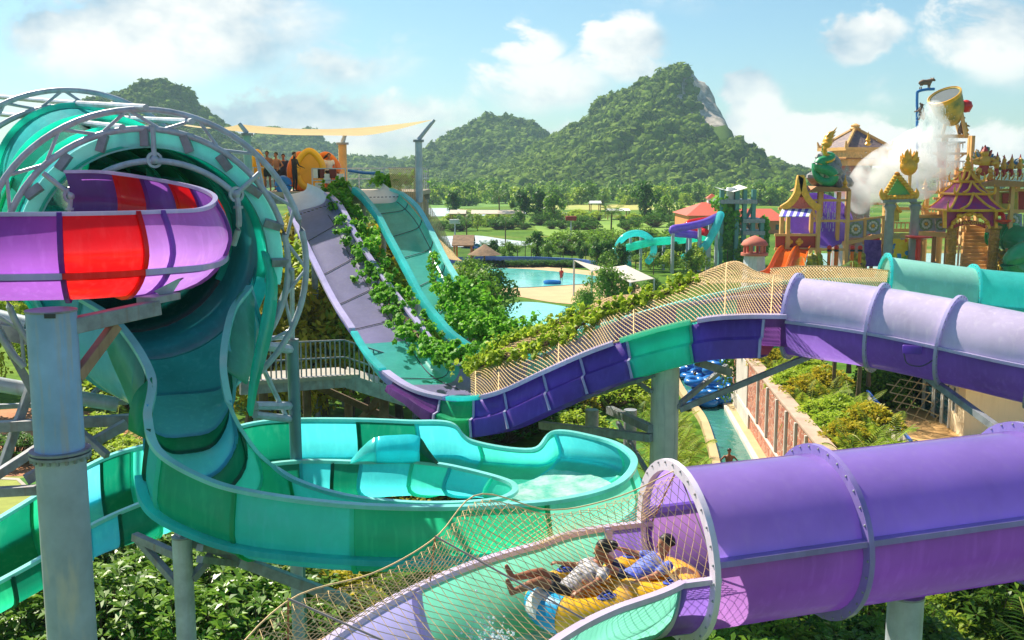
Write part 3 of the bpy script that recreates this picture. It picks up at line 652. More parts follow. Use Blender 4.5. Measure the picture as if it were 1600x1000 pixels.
# ---------------------------------------------------------------- tubes
def pipe_ring(mb, c, ax_, r, w, h, n=40):
    e = ax_.cross(Z3).normalized(); f = e.cross(ax_).normalized()
    P = [c + e * math.cos(2 * math.pi * i / n) * r + f * math.sin(2 * math.pi * i / n) * r for i in range(n)]
    mb.sweep(P, [(-h / 2, -w / 2), (h / 2, -w / 2), (h / 2, w / 2), (-h / 2, w / 2)], up=ax_, closed=True)
def tube_slide(root, axis, r, ends, mu, ml, ms, a_mid=0.0, seam=True, mouth=None):
    """axis points; ends = list of axis params where joint flanges sit; upper and lower half shells per span"""
    n = (len(axis) - 1) * 8 + 1; P = spl(axis, n); fr = frames([Vector(p) for p in P])
    def pt(i, a): p, t, s_, n_ = fr[i]; return p + s_ * (r * math.cos(R(a))) + n_ * (r * math.sin(R(a)))
    for k in range(len(ends) - 1):
        i0, i1 = int(ends[k] * 8), min(n - 1, int(ends[k + 1] * 8))
        for a0, a1, mm, nm in ((a_mid, 180 - a_mid, mu, 'upper_shell'), (180 - a_mid, 360 + a_mid, ml, 'lower_shell')):
            MB().grid([[pt(i, a) for a in np.linspace(a0, a1, 19)] for i in range(i0, i1 + 1)]).build(nm, mm[k % len(mm)] if isinstance(mm, list) else mm, root, ang=70)
        if seam:
            for a in (a_mid, 180 - a_mid):
                e = [pt(i, a) * 1.0 for i in range(i0, i1 + 1)]; MB().sweep(e, [(-.10, -.035), (.10, -.035), (.10, .035), (-.10, .035)]).build('seam_flange', ms, root)
    for k, t in enumerate(ends):
        i = min(n - 1, int(t * 8)); p, tt, s_, n_ = fr[i]; mb = MB(); pipe_ring(mb, p, tt, r + .055, .07, .13)
        e = tt.cross(Z3).normalized(); f = e.cross(tt).normalized()
        for q in range(32):
            a = 2 * math.pi * q / 32
            for sg in (-1, 1): mb.ball(p + e * math.cos(a) * (r + .085) + f * math.sin(a) * (r + .085) + tt * sg * .036, .017, nu=6, nv=4, m=1)
        mb.build('joint_flange', [(mouth if (mouth and k == 0) else ms), M_steeld], root)
    return fr
tp = thing('tube_slide', 'lilac enclosed slide tube curving away at the right below the play tower', 'tube slide', (W(1240, 560, 25.6).x, 25.6, 0))
tax = [W(1240, 494, 26.0), W(1372, 512, 24.9), W(1487, 534, 23.8), W(1620, 563, 22.6), W(1800, 600, 21.6)]
tube_slide(tp, tax, 1.0, [0, 1, 2, 3.1, 4], F_pale, F_pur, F_riml)
MB().box(W(1425, 546, 23.3), (.42, .16, .2), rot=Matrix.Rotation(R(-20), 3, 'Z')).build('junction_box', F_pur, tp, bevel=.02)
MB().tube(spl([W(1412, 552, 23.2), W(1418, 568, 23.15), W(1440, 572, 23.1), W(1462, 560, 23.1)], 14), .015, 6).build('cable', M_joint, tp)
tt_ = thing('tube_slide', 'pale teal enclosed slide tube behind the lilac tube, in front of the stairs', 'tube slide', (W(1380, 500, 30.6).x, 30.6, 0))
tube_slide(tt_, [W(1378, 452, 31.0), W(1530, 472, 30.6), W(1640, 482, 30.4), W(1800, 500, 30.2)], 1.0, [0, .95, 2, 3], [fib('fibreglass_mint', C(168, 230, 212), tr=.3), F_aq, fib('fibreglass_mint', C(168, 230, 212))], F_tq, F_aq)

# ---------------------------------------------------------------- foreground tube and open raft channel
ft = thing('tube_slide', 'large violet slide tube with white bolted mouth in the foreground, rafts coming out', 'tube slide', (1.9, 11.4, 0))
F_fl = fib('fibreglass_flange_lilac', C(172, 150, 220), tr=.3)
F_viot = mat('violet_gelcoat', C(178, 146, 236), .16, vary=.12, vscale=.9, trans=.5, coat=.8, streak=.3, stain=C(190, 165, 232), bump=.04, bscale=3)
fc = Vector((1.9, 11.4, 7.66)); fd = Vector((.96, .28, .022)).normalized()
tube_slide(ft, [fc, fc + fd * 1.9, fc + fd * 4.9, fc + fd * 8, fc + fd * 12], .94, [0, 1, 2, 3, 4], F_viot, fib('fibreglass_reddish_violet', C(168, 116, 190)), F_fl, a_mid=12, mouth=mat('mouth_flange', C(226, 214, 232), .5, streak=.2))
fs = thing('raft_channel', 'open violet and aqua raft channel under the net in the foreground', 'water slide', (.6, 10.8, 0))
cl = [fc + fd * .1, fc - fd * .6, Vector((.94, 10.86, 7.66)), Vector((.40, 10.45, 7.66)), Vector((-.14, 9.88, 7.66)), Vector((-.66, 9.1, 7.66)), Vector((-1.1, 8.15, 7.62)), Vector((-1.45, 7.1, 7.58)), Vector((-1.75, 5.9, 7.5))]
frr = frames(spl(cl, 65)); rws = []
for p, t, s_, n_ in frr:
    s2 = Vector((s_.x, s_.y, 0)).normalized(); rws.append([p + s2 * (.94 * math.cos(R(a))) + Z3 * (.94 * math.sin(R(a))) for a in np.linspace(-180, 0, 23)])
for i0, i1, m in ((0, 6, F_pur), (6, 34, F_teal), (34, 64, F_lav)):
    o = MB().grid(rws[i0:i1 + 1]).build('channel_segment', m, fs, ang=60)
    if i1 < 64: fin([tuple(x) for x in rws[i1]], rws[i1 + 1][11] - rws[i1 - 1][11], .08, .08, 1).build('joint_flange', F_riml, o)
for j in (0, -1): MB().sweep([r_[j] for r_ in rws], [(-.045, -.03), (.045, -.03), (.045, .03), (-.045, .03)]).build('channel_rim', F_pale, fs)
FRW = rws
wr = [[r_[j] + Vector((0, 0, .03 * mnoise.noise(Vector((i * .5, j, 0))))) + Vector((0, 0, 0)) for j in (6, 8, 10, 12, 14, 16)] for i, r_ in enumerate(rws)]
zf = 7.66 - .94 * math.sin(R(49))
rows_ = []
for i, (p, t, s_, n_) in enumerate(frr):
    s2 = Vector((s_.x, s_.y, 0)).normalized(); rows_.append([p + s2 * x + Vector((0, 0, -.80 + .03 * mnoise.noise(Vector((i * .35, x * 4, 1))))) for x in np.linspace(-.5, .5, 12)])
structure(MB().grid(rows_).build('water', mat('slide_water', C(190, 225, 230), .05, vary=.2, vscale=6, bump=.8, bscale=9, trans=.3)))
# ================================================================ STEEL: arches, pillars, braces
def down(p, z=0.0): return Vector((p[0], p[1], z))
def arch(label, c, ro, ri, a0, a1, nseg, r=.055):
    t = thing('truss_arch', label, 'truss arch', tuple(c), 'round steel truss arches over the horn')
    def pt(rad, a): return c + e1 * (rad * math.cos(R(a))) + Z3 * (rad * math.sin(R(a)))
    for rad, rr, nm in ((ro, r * 1.15, 'outer_chord'), (ri, r * 1.15, 'inner_chord')):
        MB().tube([pt(rad, a) for a in np.linspace(a0, a1, 60)], rr, 10).build(nm, M_steel, t)
    A = np.linspace(a0, a1, nseg + 1)
    for i in range(nseg):
        MB().tube([pt(ro if i % 2 == 0 else ri, A[i]), pt(ri if i % 2 == 0 else ro, A[i + 1])], r * .62, 8).build('brace', M_steel, t)
    return t, pt
cA = c0 - ax * .22 - Z3 * .12 - e1 * .1
ta, pA = arch('nearest round steel truss arch around the mouth of the teal horn', cA, 2.98, 2.62, -52, 218, 22)
for a in np.linspace(0, 180, 11):
    o = MB().box((pA(2.62, a) + pA(2.3, a)) * .5, (.16, .12, .34), rot=Matrix.Rotation(R(a - 90), 3, Vector((e1.y, -e1.x, 0)) * 1).to_3x3() if False else (Matrix.Rotation(-R(a - 90), 3, e1.cross(Z3))))
    o.build('bracket', M_steeld, ta, bevel=.01)
tb, pB = arch('second round steel truss arch behind, at the far end of the teal horn', c0 + ax * 4.9 + Z3 * .35, 2.98, 2.62, -30, 215, 20)
# guide ring inside the mouth with its hangers
gr_ = thing('guide_ring', 'inner steel guide ring hanging inside the mouth of the teal horn', 'steel ring', tuple(c0 - ax * .35))
def pg(rad, a): return c0 - ax * .38 + e1 * (rad * math.cos(R(a))) + Z3 * (rad * math.sin(R(a)) - .08)
MB().tube([pg(1.98, a) for a in np.linspace(42, 138, 30)], .062, 10).build('ring_tube', M_steel, gr_)
for a in (42, 90, 138):
    mb = MB(); mb.tube([pg(2.0, a), pg(2.62, a)], .05, 8); mb.build('hanger', M_steel, gr_)
    mb = MB(); pipe_ring(mb, pg(2.0, a), ax, .13, .05, .05, 20); mb.ball(pg(2.0, a), .09); mb.build('hub', M_steel, gr_)
for a, k in ((42, 1), (138, -1)):
    p = pg(2.0, a); P = [p, p + Vector((.03 * k, 0, -.25)), p + Vector((.02 * k, .02, -.62)), p + Vector((-.12 * k, .1, -1.0))]
    MB().tube(spl(P, 16), .06, 8).build('drop_tube', M_steel, gr_); mb = MB(); pipe_ring(mb, P[1], Z3.cross(Vector((1, 0, 0))).cross(Vector((1, 0, 0))) if False else Vector((.001, 0, 1)).normalized(), .075, .05, .04, 16); mb.build('collar', M_steel, gr_)
for px in (((228, 168, 19.25), (114, 161, 24.0), (-80, 145, 32)), ((192, 199, 19.6), (75, 186, 24.2), (-80, 170, 31)), ((300, 190, 19.8), (215, 186, 23.6), (120, 180, 28))):
    tag(MB().tube([W(*p) for p in px], .06, 8).build('purlin_pipe', M_steel), ['top steel pipe joining the two truss arches', 'lower steel pipe joining the two truss arches on their left', 'steel pipe over the horn shell, right of the upper two'][px[0][0] == 192 and 1 or (2 if px[0][0] == 300 else 0)], 'steel pipe')
# the big weathered pillar in the foreground
def pillar(label, p, rad, ztop, m, name='support_pillar', flange_v=None, cat='pillar', group=None, cap=True, n=28):
    t = thing(name, label, cat, (p.x, p.y, 0), group)
    if flange_v is not None: MB().lathe([(rad, 0), (rad, flange_v)], (p.x, p.y, 0), n).build('shaft', M_pillar2, t); MB().lathe([(rad * .985, flange_v), (rad * .985, ztop)], (p.x, p.y, 0), n).build('shaft', m, t)
    else: MB().lathe([(rad, 0), (rad, ztop)], (p.x, p.y, 0), n).build('shaft', m, t)
    if cap: MB().lathe([(rad * 1.02, ztop + .003), (rad * 1.02, ztop + .03)], (p.x, p.y, 0), n).build('cap_plate', M_steeld, t)
    if flange_v is not None:
        mb = MB().lathe([(rad, flange_v - .05), (rad * 1.22, flange_v - .05), (rad * 1.22, flange_v - .012), (rad, flange_v - .012), (rad * 1.0, flange_v + .012), (rad * 1.22, flange_v + .012), (rad * 1.22, flange_v + .045), (rad, flange_v + .05)], (p.x, p.y, 0), n)
        for i in range(20):
            a = i * .314; mb.box((p.x + math.cos(a) * rad * 1.13, p.y + math.sin(a) * rad * 1.13, flange_v - .075), (.04, .04, .06))
        mb.build('flange_collar', M_steeld, t)
    return t
p0 = W(80, 487, 14.0); fz = W(90, 706, 14.0).z
tpl = pillar('big weathered blue grey steel pillar in the left foreground', p0, .335, p0.z, M_pillar, flange_v=fz)
MB().box(W(78, 494, 13.66), (.15, .02, .06)).build('bolt_slot', M_grate, tpl)
def beam(name, label, a, b, w, h=None, m=None, cat='steel beam', group=None, tube=False):
    mb = MB()
    if tube: mb.tube([a, b], w / 2, 12)
    else: mb.bar(a, b, w, h or w)
    return tag(mb.build(name, m or M_steeld, bevel=None if tube else .012), label, cat, group)
beam('support_arm', 'box beam arm from the big left pillar to the red and purple slide', W(108, 510, 14.05), W(246, 480, 15.2), .2, .22)
beam('brace', 'rusty diagonal strut rising from the big left pillar to its arm', W(120, 590, 14.1), W(181, 508, 14.7), .15, .15, mat('rusty_beam', C(178, 140, 112), .6, .2, vary=.2, streak=.4, stain=C(120, 80, 60)))
t = thing('slide_cradle', 'grey steel cradle plate under the round end of the red and purple slide', 'steel bracket', tuple(W(255, 470, 15.5)))
MB().bar(W(228, 470, 15.1), W(268, 462, 15.9), .3, .1).build('plate', M_steeld, t); MB().prism([W(240, 455, 15.4), W(285, 432, 15.9), W(262, 468, 15.8)], (0, .05, 0)).build('gusset', M_steel, t)
# framework on the far left behind the pillar
fw = [((-30, 596, 19.5), (184, 632, 20.3), .30, True, 'thick round pipe crossing behind the big left pillar'), ((-30, 636, 20.5), (200, 628, 21), .1, False, 'thin dark bar just under the thick round pipe at the left'),
      ((-30, 668, 19.0), (210, 655, 19.6), .2, False, 'level box beam behind the big left pillar'), ((40, 750, 18.2), (198, 662, 19.2), .18, False, 'pale box beam sloping up to the right behind the big left pillar'),
      ((-20, 752, 18.0), (60, 700, 18.6), .16, False, 'short sloping bar left of the big pillar collar'), ((-30, 770, 18.0), (64, 765, 18.0), .17, False, 'level bar left of the big pillar, over the pale lawn'),
      ((0, 740, 19), (92, 480, 20), .15, False, 'long diagonal brace leaning right behind the big left pillar'), ((-10, 500, 19), (100, 700, 19.5), .15, False, 'long diagonal brace leaning left behind the big left pillar'),
      ((115, 665, 18.8), (168, 712, 18.4), .12, False, 'short dark strut sloping down right of the big left pillar'), ((-30, 510, 19.5), (60, 528, 19.5), .3, False, 'rusty level box beam at the left edge under the horn'),
      ((-40, 488, 19.6), (44, 508, 19.6), .34, True, 'round grey pipe at the left edge under the horn'), ((120, 640, 20), (160, 600, 20.5), .08, False, 'thin strut behind the rusty diagonal strut')]
for a, b, w, tb_, lab in fw: beam('steel_brace' if not tb_ else 'steel_pipe', lab, W(*a), W(*b), w, tube=tb_, m=M_steeld if not tb_ else M_steel, cat='steel brace' if not tb_ else 'steel pipe')
# columns
p = W(284, 840, 17.6); t = pillar('grey steel column under the near left bend of the teal loop', p, .175, p.z, M_steel)
MB().bar(W(276, 838, 17.6), W(372, 868, 18.4), .24, .2).build('cantilever', M_steeld, t); MB().bar(W(300, 905, 17.6), W(330, 868, 18.0), .13).build('strut', M_steeld, t); MB().bar(W(210, 838, 18.2), W(278, 868, 17.7), .14).build('strut', M_steeld, t); MB().bar(W(215, 842, 18.2), W(276, 912, 17.7), .12).build('strut', M_steeld, t)
for v in (852, 870): MB().bar(W(312, v + 4, 17.4), W(380, v + 12, 18.6), .14, .12).build('cross_arm', M_steeld, t)
p = W(463, 880, 20.5); pillar('slim grey column under the middle of the teal loop', p, .13, p.z, M_steel)
beam('brace', 'long sloping beam under the teal loop, reaching toward the foreground net', W(375, 876, 18.0), W(545, 940, 18.6), .2)
p = W(1040, 566, 25.8); t = pillar('thick pale grey column carrying the two purple and turquoise slides', p, .36, p.z, mat('pale_pillar', C(212, 206, 198), .6, .1, vary=.15, streak=.5, stain=C(120, 122, 126)))
for a, b, w, nm in (((1062, 640, 25.7), (1290, 546, 26.0), .14, 'strut'), ((1056, 636, 25.6), (1135, 572, 27.7), .12, 'strut'), ((1022, 585, 25.6), (880, 632, 27.5), .15, 'cantilever'), ((1090, 566, 26.4), (1140, 582, 27.0), .2, 'cantilever'), ((1018, 612, 25.6), (985, 590, 26.6), .09, 'strut'), ((1018, 684, 25.6), (845, 664, 28), .2, 'cantilever'), ((1018, 670, 25.6), (952, 640, 28), .2, 'cantilever'), ((1016, 745, 25.6), (965, 660, 28), .1, 'strut')):
    MB().bar(W(*a), W(*b), w).build(nm, M_steeld, t)
p = W(457, 532, 21.8); t = pillar('slim teal grey column to the right of the truss arches', p, .13, p.z, mat('teal_grey_steel', C(104, 138, 146), .45, .4, vary=.15, streak=.2))
for a, b, r in (((412, 540, 20.6), (456, 546, 21.8), .1), ((398, 634, 20.4), (456, 634, 21.8), .09), ((398, 648, 20.4), (456, 655, 21.8), .08), ((404, 560, 20.5), (446, 648, 21.6), .05), ((456, 420, 20.6), (457, 532, 21.8), .05), ((412, 532, 20.6), (454, 432, 20.8), .04), ((404, 530, 20.6), (456, 526, 21.8), .05)):
    MB().tube([W(*a), W(*b)], r, 8).build('tie_tube', M_steel, t)
for lab, px, d, rad in (('dark rusty column seen under the bottom of the purple slide', 925, 30, .2), ('mossy column left of the thick pale column', 985, 34, .22), ('brown column under the catwalk, left of the purple slide', 600, 33, .16), ('brown column under the catwalk beside the teal grey column', 480, 33, .14), ('brown column under the catwalk at its left end', 412, 33, .16)):
    p = W(px, 640, d); pillar(lab, p, rad, W(px, 592 if px < 700 else 640, d).z, M_steeld if px > 700 else M_bark, cap=False, n=14)
# support under the lilac tube
t = thing('tube_support', 'grey steel saddle and dark diagonal strut under the lilac tube', 'steel support', (W(1420, 575, 24.3).x, 24.3, 0))
MB().bar(W(1348, 566, 25.2), W(1478, 586, 23.8), .16, .2).build('saddle_beam', M_steel, t); MB().bar(W(1440, 582, 24.2), W(1600, 700, 20.8), .15).build('strut', M_steeld, t); MB().bar(W(1465, 585, 24.0), W(1800, 640, 22.0), .12).build('strut', M_steeld, t)
p = W(1790, 650, 21.5); MB().lathe([(.3, 0), (.3, p.z)], (p.x, p.y, 0), 20).build('column', M_steel, t)
# supports under the foreground tube, out of the photo's frame
for q, lab in ((3.2, 'grey column under the violet tube near its second joint'),):
    p = fc + fd * q; pillar(lab, Vector((p.x, p.y, 0)), .22, p.z - 1.02, M_steel)

# ================================================================ PLATFORM, sail, catwalk
fl = 11.18
pt_ = thing('start_platform', 'slide start platform with grey deck and rails at the top of the two mat slides', 'platform', (W(540, 300, 47).x, 47, 0))
xa, xb = W(396, 300, 44.6).x, W(650, 300, 44.6).x
MB().box(((xa + xb) / 2, 48.6, fl - .1), (xb - xa, 8, .2)).build('deck', mat('deck_grating', C(176, 160, 140), .8, vary=.2), pt_)
for y in (44.8, 48, 52):
    MB().box(((xa + xb) / 2, y, fl - .36), (xb - xa, .18, .3)).build('floor_beam', M_steeld, pt_)
for x in np.linspace(xa + .3, xb - .2, 4):
    for y in (45, 52): MB().lathe([(.14, 0), (.14, fl - .5)], (x, y, 0), 12).build('leg', M_steeld, pt_)
def railing(root, pts, h=1.05, post=1.0, m=M_steel, mid=2):
    for a, b in zip(pts[:-1], pts[1:]):
        a, b = Vector(a), Vector(b); n = max(1, int((b - a).length / post)); mb = MB()
        for i in range(n + 1): q = a + (b - a) * (i / n); mb.bar(q, q + Z3 * h, .045)
        for k in range(1, mid + 1): mb.bar(a + Z3 * (h * k / mid), b + Z3 * (h * k / mid), .045)
        mb.build('railing', m, root, smooth=False)
x1, x2 = W(546, 296, 44.7).x, W(648, 296, 44.7).x
railing(pt_, [(W(600, 296, 44.7).x, 44.75, fl), (x2, 44.75, fl), (x2, 52, fl)]); railing(pt_, [(W(488, 296, 44.7).x, 44.75, fl), (W(540, 296, 44.7).x, 44.75, fl)], h=1.0)
railing(pt_, [(xa, 44.7, fl), (xa, 52, fl), (x2, 52, fl)])
for u, v, m in ((502, 268, 'b'), (520, 268, 'b'), (495, 268, 'w'), (511, 276, 'w'), (532, 276, 'w'), (498, 290, 'w')):
    tag(MB().box(W(u, v + 3, 45.2) + Vector((0, 0, 0)), (.30, .12, .42)).build('notice_panel', mat('maroon_board', C(110, 40, 32), .6) if m == 'b' else M_white, bevel=.01), {502: 'left maroon board hung on the platform rail', 520: 'right maroon board hung on the platform rail', 495: 'white board at the left end of the platform rail', 511: 'small white board low between the two maroon boards', 532: 'white board at the right end of the platform rail', 498: 'lowest white board on the platform rail'}[u], 'board')
tag(MB().tube(spl([W(544, 266, 46), W(570, 270, 46), W(600, 271, 46)], 10), .07, 8).build('foam_noodle', M_bluev), 'long blue foam noodle lying along the platform rail', 'foam noodle')
# sail and its posts
M_sail = mat('cream_canvas', C(238, 214, 170), .8, vary=.06, trans=.45)
sA, sC, sB, sD = W(375, 194, 43), W(677, 187, 43.3), W(538, 211, 49.5), W(240, 186, 50)
sv = []
for i in range(21):
    a = i / 20; rw_ = []
    for j in range(21):
        b = j / 20; p = (sA * (1 - a) + sC * a) * (1 - b) + (sD * (1 - a) + sB * a) * b
        e = 4 * a * (1 - a); f = 4 * b * (1 - b); ctr = (sA + sB + sC + sD) / 4
        p = p + (ctr - p) * (.10 * e * (abs(b - .5) * 2) ** 2 + .10 * f * (abs(a - .5) * 2) ** 2) - Z3 * (.28 * e + .28 * f - .3 * e * f); rw_.append(p)
    sv.append(rw_)
tag(MB().grid(sv).build('shade_sail', M_sail, ang=180), 'cream canvas shade sail stretched over the start platform', 'shade sail')
def sailpost(label, b, arm, rad, m):
    t = thing('sail_post', label, 'post', (b.x, b.y, 0)); MB().lathe([(rad, 0), (rad, b.z)], (b.x, b.y, 0), 14).build('shaft', m, t)
    MB().lathe([(rad * 1.5, b.z), (rad * 1.5, b.z + .1)], (b.x, b.y, 0), 14).build('flange_collar', M_steeld, t); MB().tube([b + Z3 * .1, arm], [rad * .6, rad * .45], 10).build('arm', M_steel, t)
sailpost('pale teal sail post at the left end of the platform', W(386, 212, 43), W(374, 193, 43), .17, mat('pale_teal_paint', C(150, 190, 180), .5, streak=.3))
sailpost('tan sail post in the middle of the platform', W(535, 226, 49.5), W(539, 211, 49.5), .2, M_wood)
sailpost('tall grey sail post at the right end of the platform', W(654, 222, 43.3), W(679, 187, 43.3), .15, M_steel)
# catwalk
cw = thing('catwalk', 'shadowed steel catwalk with railing under the yellow lit trees', 'catwalk', (W(480, 600, 32).x, 32, 0))
a, b, c = W(385, 592, 31.0), W(545, 582, 33.0), W(640, 612, 33.5)
for p, q in ((a, b), (b, c)):
    MB().bar(p, q, 1.5, .12).build('deck', M_conc, cw); MB().bar(p + Vector((0, -.75, -.12)), q + Vector((0, -.75, -.12)), .14, .42).build('edge_beam', M_steeld, cw)
    railing(cw, [p + Vector((0, -.75, .1)), q + Vector((0, -.75, .1))], h=1.1, post=.16, mid=2, m=M_steeld)
for p, q in (((470, 592, 33), (640, 668, 34)), ((560, 662, 34), (612, 600, 33))): MB().bar(W(*p), W(*q), .22).build('brace', M_bark, cw)
# ================================================================ PEOPLE
def tap(mb, a, b, r0, r1, n=10, k=5):
    a, b = Vector(a), Vector(b); P = [a + (b - a) * t for t in np.linspace(0, 1, k)]
    mb.tube(P, [r0 + (r1 - r0) * t for t in np.linspace(0, 1, k)], n); mb.ball(a, r0, nu=10, nv=6); mb.ball(b, r1, nu=10, nv=6)
def remesh(o, vox, sm=4):
    md = o.modifiers.new('fuse', 'REMESH'); md.mode = 'VOXEL'; md.voxel_size = vox; md.use_smooth_shade = True
    m2 = o.modifiers.new('soften', 'SMOOTH'); m2.factor = .5; m2.iterations = sm
def hand(mb, wr, dirv, palm_n, s=1.0):
    """palm, four unequal curled fingers and a thumb leaving the side of the palm"""
    d = Vector(dirv).normalized(); n = Vector(palm_n); n = (n - d * n.dot(d)).normalized(); sd_ = d.cross(n)
    c = wr + d * .045 * s; rot = Matrix((sd_, d, n)).transposed()
    mb.ball(c, (.038 * s, .05 * s, .017 * s), rot=rot, nu=12, nv=8)
    for k, ln in enumerate((.062, .074, .07, .055)):
        b = wr + d * .085 * s + sd_ * (.027 - .018 * k) * s; m_ = b + d * ln * .5 * s - n * .008 * s; e = m_ + d * ln * .33 * s - n * .034 * s
        mb.tube([b, m_, e], [.0095 * s, .009 * s, .007 * s], 6)
    b = wr + d * .03 * s + sd_ * .034 * s; mb.tube([b, b + (sd_ * .7 + d * .7) * .034 * s, b + (sd_ * .5 + d * .9 - n * .3) * .062 * s], [.012 * s, .011 * s, .009 * s], 6)
def head(mb, c, fwd, up, s=1.0):
    f = Vector(fwd).normalized(); u = Vector(up); u = (u - f * u.dot(f)).normalized(); sd_ = f.cross(u); rot = Matrix((sd_, f, u)).transposed()
    mb.ball(c + u * .03 * s, (.075 * s, .092 * s, .09 * s), rot=rot, nu=14, nv=10); mb.ball(c + f * .018 * s - u * .045 * s, (.058 * s, .07 * s, .07 * s), rot=rot, nu=12, nv=8)
    mb.tube([c + f * .085 * s + u * .025 * s, c + f * .108 * s - u * .018 * s], [.008 * s, .016 * s], 6); mb.ball(c + f * .082 * s - u * .055 * s, (.024 * s, .012 * s, .009 * s), rot=rot, nu=8, nv=5)
    for k in (-1, 1): mb.ball(c + sd_ * .076 * s * k - f * .005 * s, (.012 * s, .022 * s, .032 * s), rot=rot, nu=8, nv=6)
    return f, u, sd_, rot
def person(label, J, skin, shirt=None, shorts=None, hair='short', loc=(0, 0, 0), rz=0.0, vox=.022, group=None, s=1.0, extra=None, suit=None, sleeves=True):
    """J: joint positions in local metres (pel, che, nek, hed, fwd, up, sh/el/wr/hi/kn/an/to with L and R)"""
    t = thing('person', label, 'person', loc, group); M_ = Matrix.Rotation(rz, 3, 'Z')
    g = {k: (M_ @ Vector(v)) + Vector(loc) for k, v in J.items() if k not in ('fwd', 'up')}; fw, up = M_ @ Vector(J['fwd']), M_ @ Vector(J['up'])
    mb = MB(); wide = (g['shL'] - g['shR']).normalized()
    def torso(q, gr):
        ax_ = (g['che'] - g['pel']).normalized(); dep = ax_.cross(wide).normalized()
        P = [g['pel'] - ax_ * .08, g['pel'], g['pel'] * .6 + g['che'] * .4, g['che'], g['nek'] - ax_ * .05 + ax_ * 0, g['nek']]
        rr = [(.13, .10), (.158, .115), (.135, .10), (.165, .115), (.135, .08), (.055, .055)]
        rw = [[p + wide * (math.cos(a) * (r[0] + gr)) + dep * (math.sin(a) * (r[1] + gr)) for a in np.linspace(0, 2 * math.pi, 17)[:-1]] for p, r in zip(P[:gr and 5 or 6], rr)]
        q.grid(rw, wrap=True); q.f.append(tuple(range(len(q.v) - 16, len(q.v)))); q.m.append(0); o_ = len(q.v) - 16 * len(rw); q.f.append(tuple(range(o_ + 15, o_ - 1, -1))); q.m.append(0)
    torso(mb, 0); tap(mb, g['nek'] - (g['nek'] - g['che']) * .1, g['hed'], .055, .05)
    f, u, sdv, rot = head(mb, g['hed'], fw, up, s)
    for k in 'LR':
        tap(mb, g['sh' + k], g['el' + k], .05, .04); tap(mb, g['el' + k], g['wr' + k], .04, .026); hand(mb, g['wr' + k], (g['wr' + k] - g['el' + k]), M_ @ Vector(J.get('pn', (0, 0, 1))))
        tap(mb, g['hi' + k], g['kn' + k], .085, .055); tap(mb, g['kn' + k] , g['kn' + k] * .6 + g['an' + k] * .4, .053, .055); tap(mb, g['kn' + k] * .6 + g['an' + k] * .4, g['an' + k], .055, .034)
        tap(mb, g['an' + k] - (g['an' + k] - g['kn' + k]).normalized() * -.02, g['to' + k], .04, .026)
    b = mb.build('body', suit or skin, t); remesh(b, vox)
    if suit:
        m2 = MB(); head(m2, g['hed'], fw, up, s * 1.03); o = m2.build('face_and_head', skin, t); remesh(o, vox)
    if shirt:
        q = MB(); torso(q, .016)
        if sleeves:
            for k in 'LR': tap(q, g['sh' + k], g['sh' + k] * .4 + g['el' + k] * .6, .062, .056)
        o = q.build('shirt', shirt, t); remesh(o, vox)
    if shorts:
        q = MB(); q.ball(g['pel'] - Vector((0, 0, .02)), (.175, .14, .13), rot=Matrix((wide, wide.cross(Vector((0, 0, 1))), Vector((0, 0, 1)))).transposed())
        for k in 'LR': tap(q, g['hi' + k], g['hi' + k] * .45 + g['kn' + k] * .55, .102, .085)
        o = q.build('shorts', shorts, t); remesh(o, vox)
    q = MB(); h = g['hed'] + u * .04 - f * .018; nv, nu = 8, 16; rw = []
    for j in range(nv):
        th = (j / (nv - 1)) * 1.85; row = []
        for i in range(nu):
            a = 2 * math.pi * i / nu; front = max(0, math.sin(a)); tt2 = th * (1 - .42 * front)
            p = Vector((.083 * math.sin(tt2) * math.cos(a), .098 * math.sin(tt2) * math.sin(a), .098 * math.cos(tt2))) * s
            row.append(h + rot @ p)
        rw.append(row)
    q.grid(rw, wrap=True)
    if hair == 'long': q.tube(spl([h - f * .07 * s, h - f * .12 * s - u * .12 * s, h - f * .13 * s - u * .28 * s], 8), [.07 * s, .065, .06, .055, .05, .04, .03, .015], 8)
    if hair == 'blown': q.tube(spl([h, h + sdv * .12 - u * .04, h + sdv * .24 - u * .16], 8), [.08, .07, .06, .055, .045, .04, .025, .01], 8)
    if hair == 'bun': q.ball(h - f * .11 * s + u * .02, .05)
    q.build('hair', M_hair, t, solid=.012)
    for k in (-1, 1): MB().ball(g['hed'] + f * .078 * s + u * .028 * s + sdv * .03 * s * k, (.012 * s, .008 * s, .008 * s), rot=rot, nu=8, nv=6).build('eye', M_hair, t)
    return t
def stand(arm='down', twist=0, h=1.0, legs=.1):
    J = dict(pel=(0, 0, .93), che=(0, .0, 1.24), nek=(0, 0, 1.44), hed=(0, .02, 1.58), fwd=(0, 1, 0), up=(0, 0, 1))
    for k, q in (('L', -1), ('R', 1)):
        J['hi' + k] = (.09 * q, 0, .88); J['kn' + k] = (.1 * q, .03, .48); J['an' + k] = (.11 * q, -.02, .07); J['to' + k] = (.12 * q, .16, .03); J['sh' + k] = (.185 * q, 0, 1.37)
        if arm == 'down': J['el' + k] = (.24 * q, -.03, 1.1); J['wr' + k] = (.25 * q, .06, .86)
        if arm == 'fold': J['el' + k] = (.25 * q, .05, 1.1); J['wr' + k] = (.04 * q, .2, 1.14)
        if arm == 'rail': J['el' + k] = (.24 * q, .08, 1.12); J['wr' + k] = (.2 * q, .32, 1.04)
        if arm == 'hips': J['el' + k] = (.33 * q, -.06, 1.13); J['wr' + k] = (.19 * q, .06, .99)
    return {k: (tuple(x * h for x in v) if k not in ('fwd', 'up') else v) for k, v in J.items()}
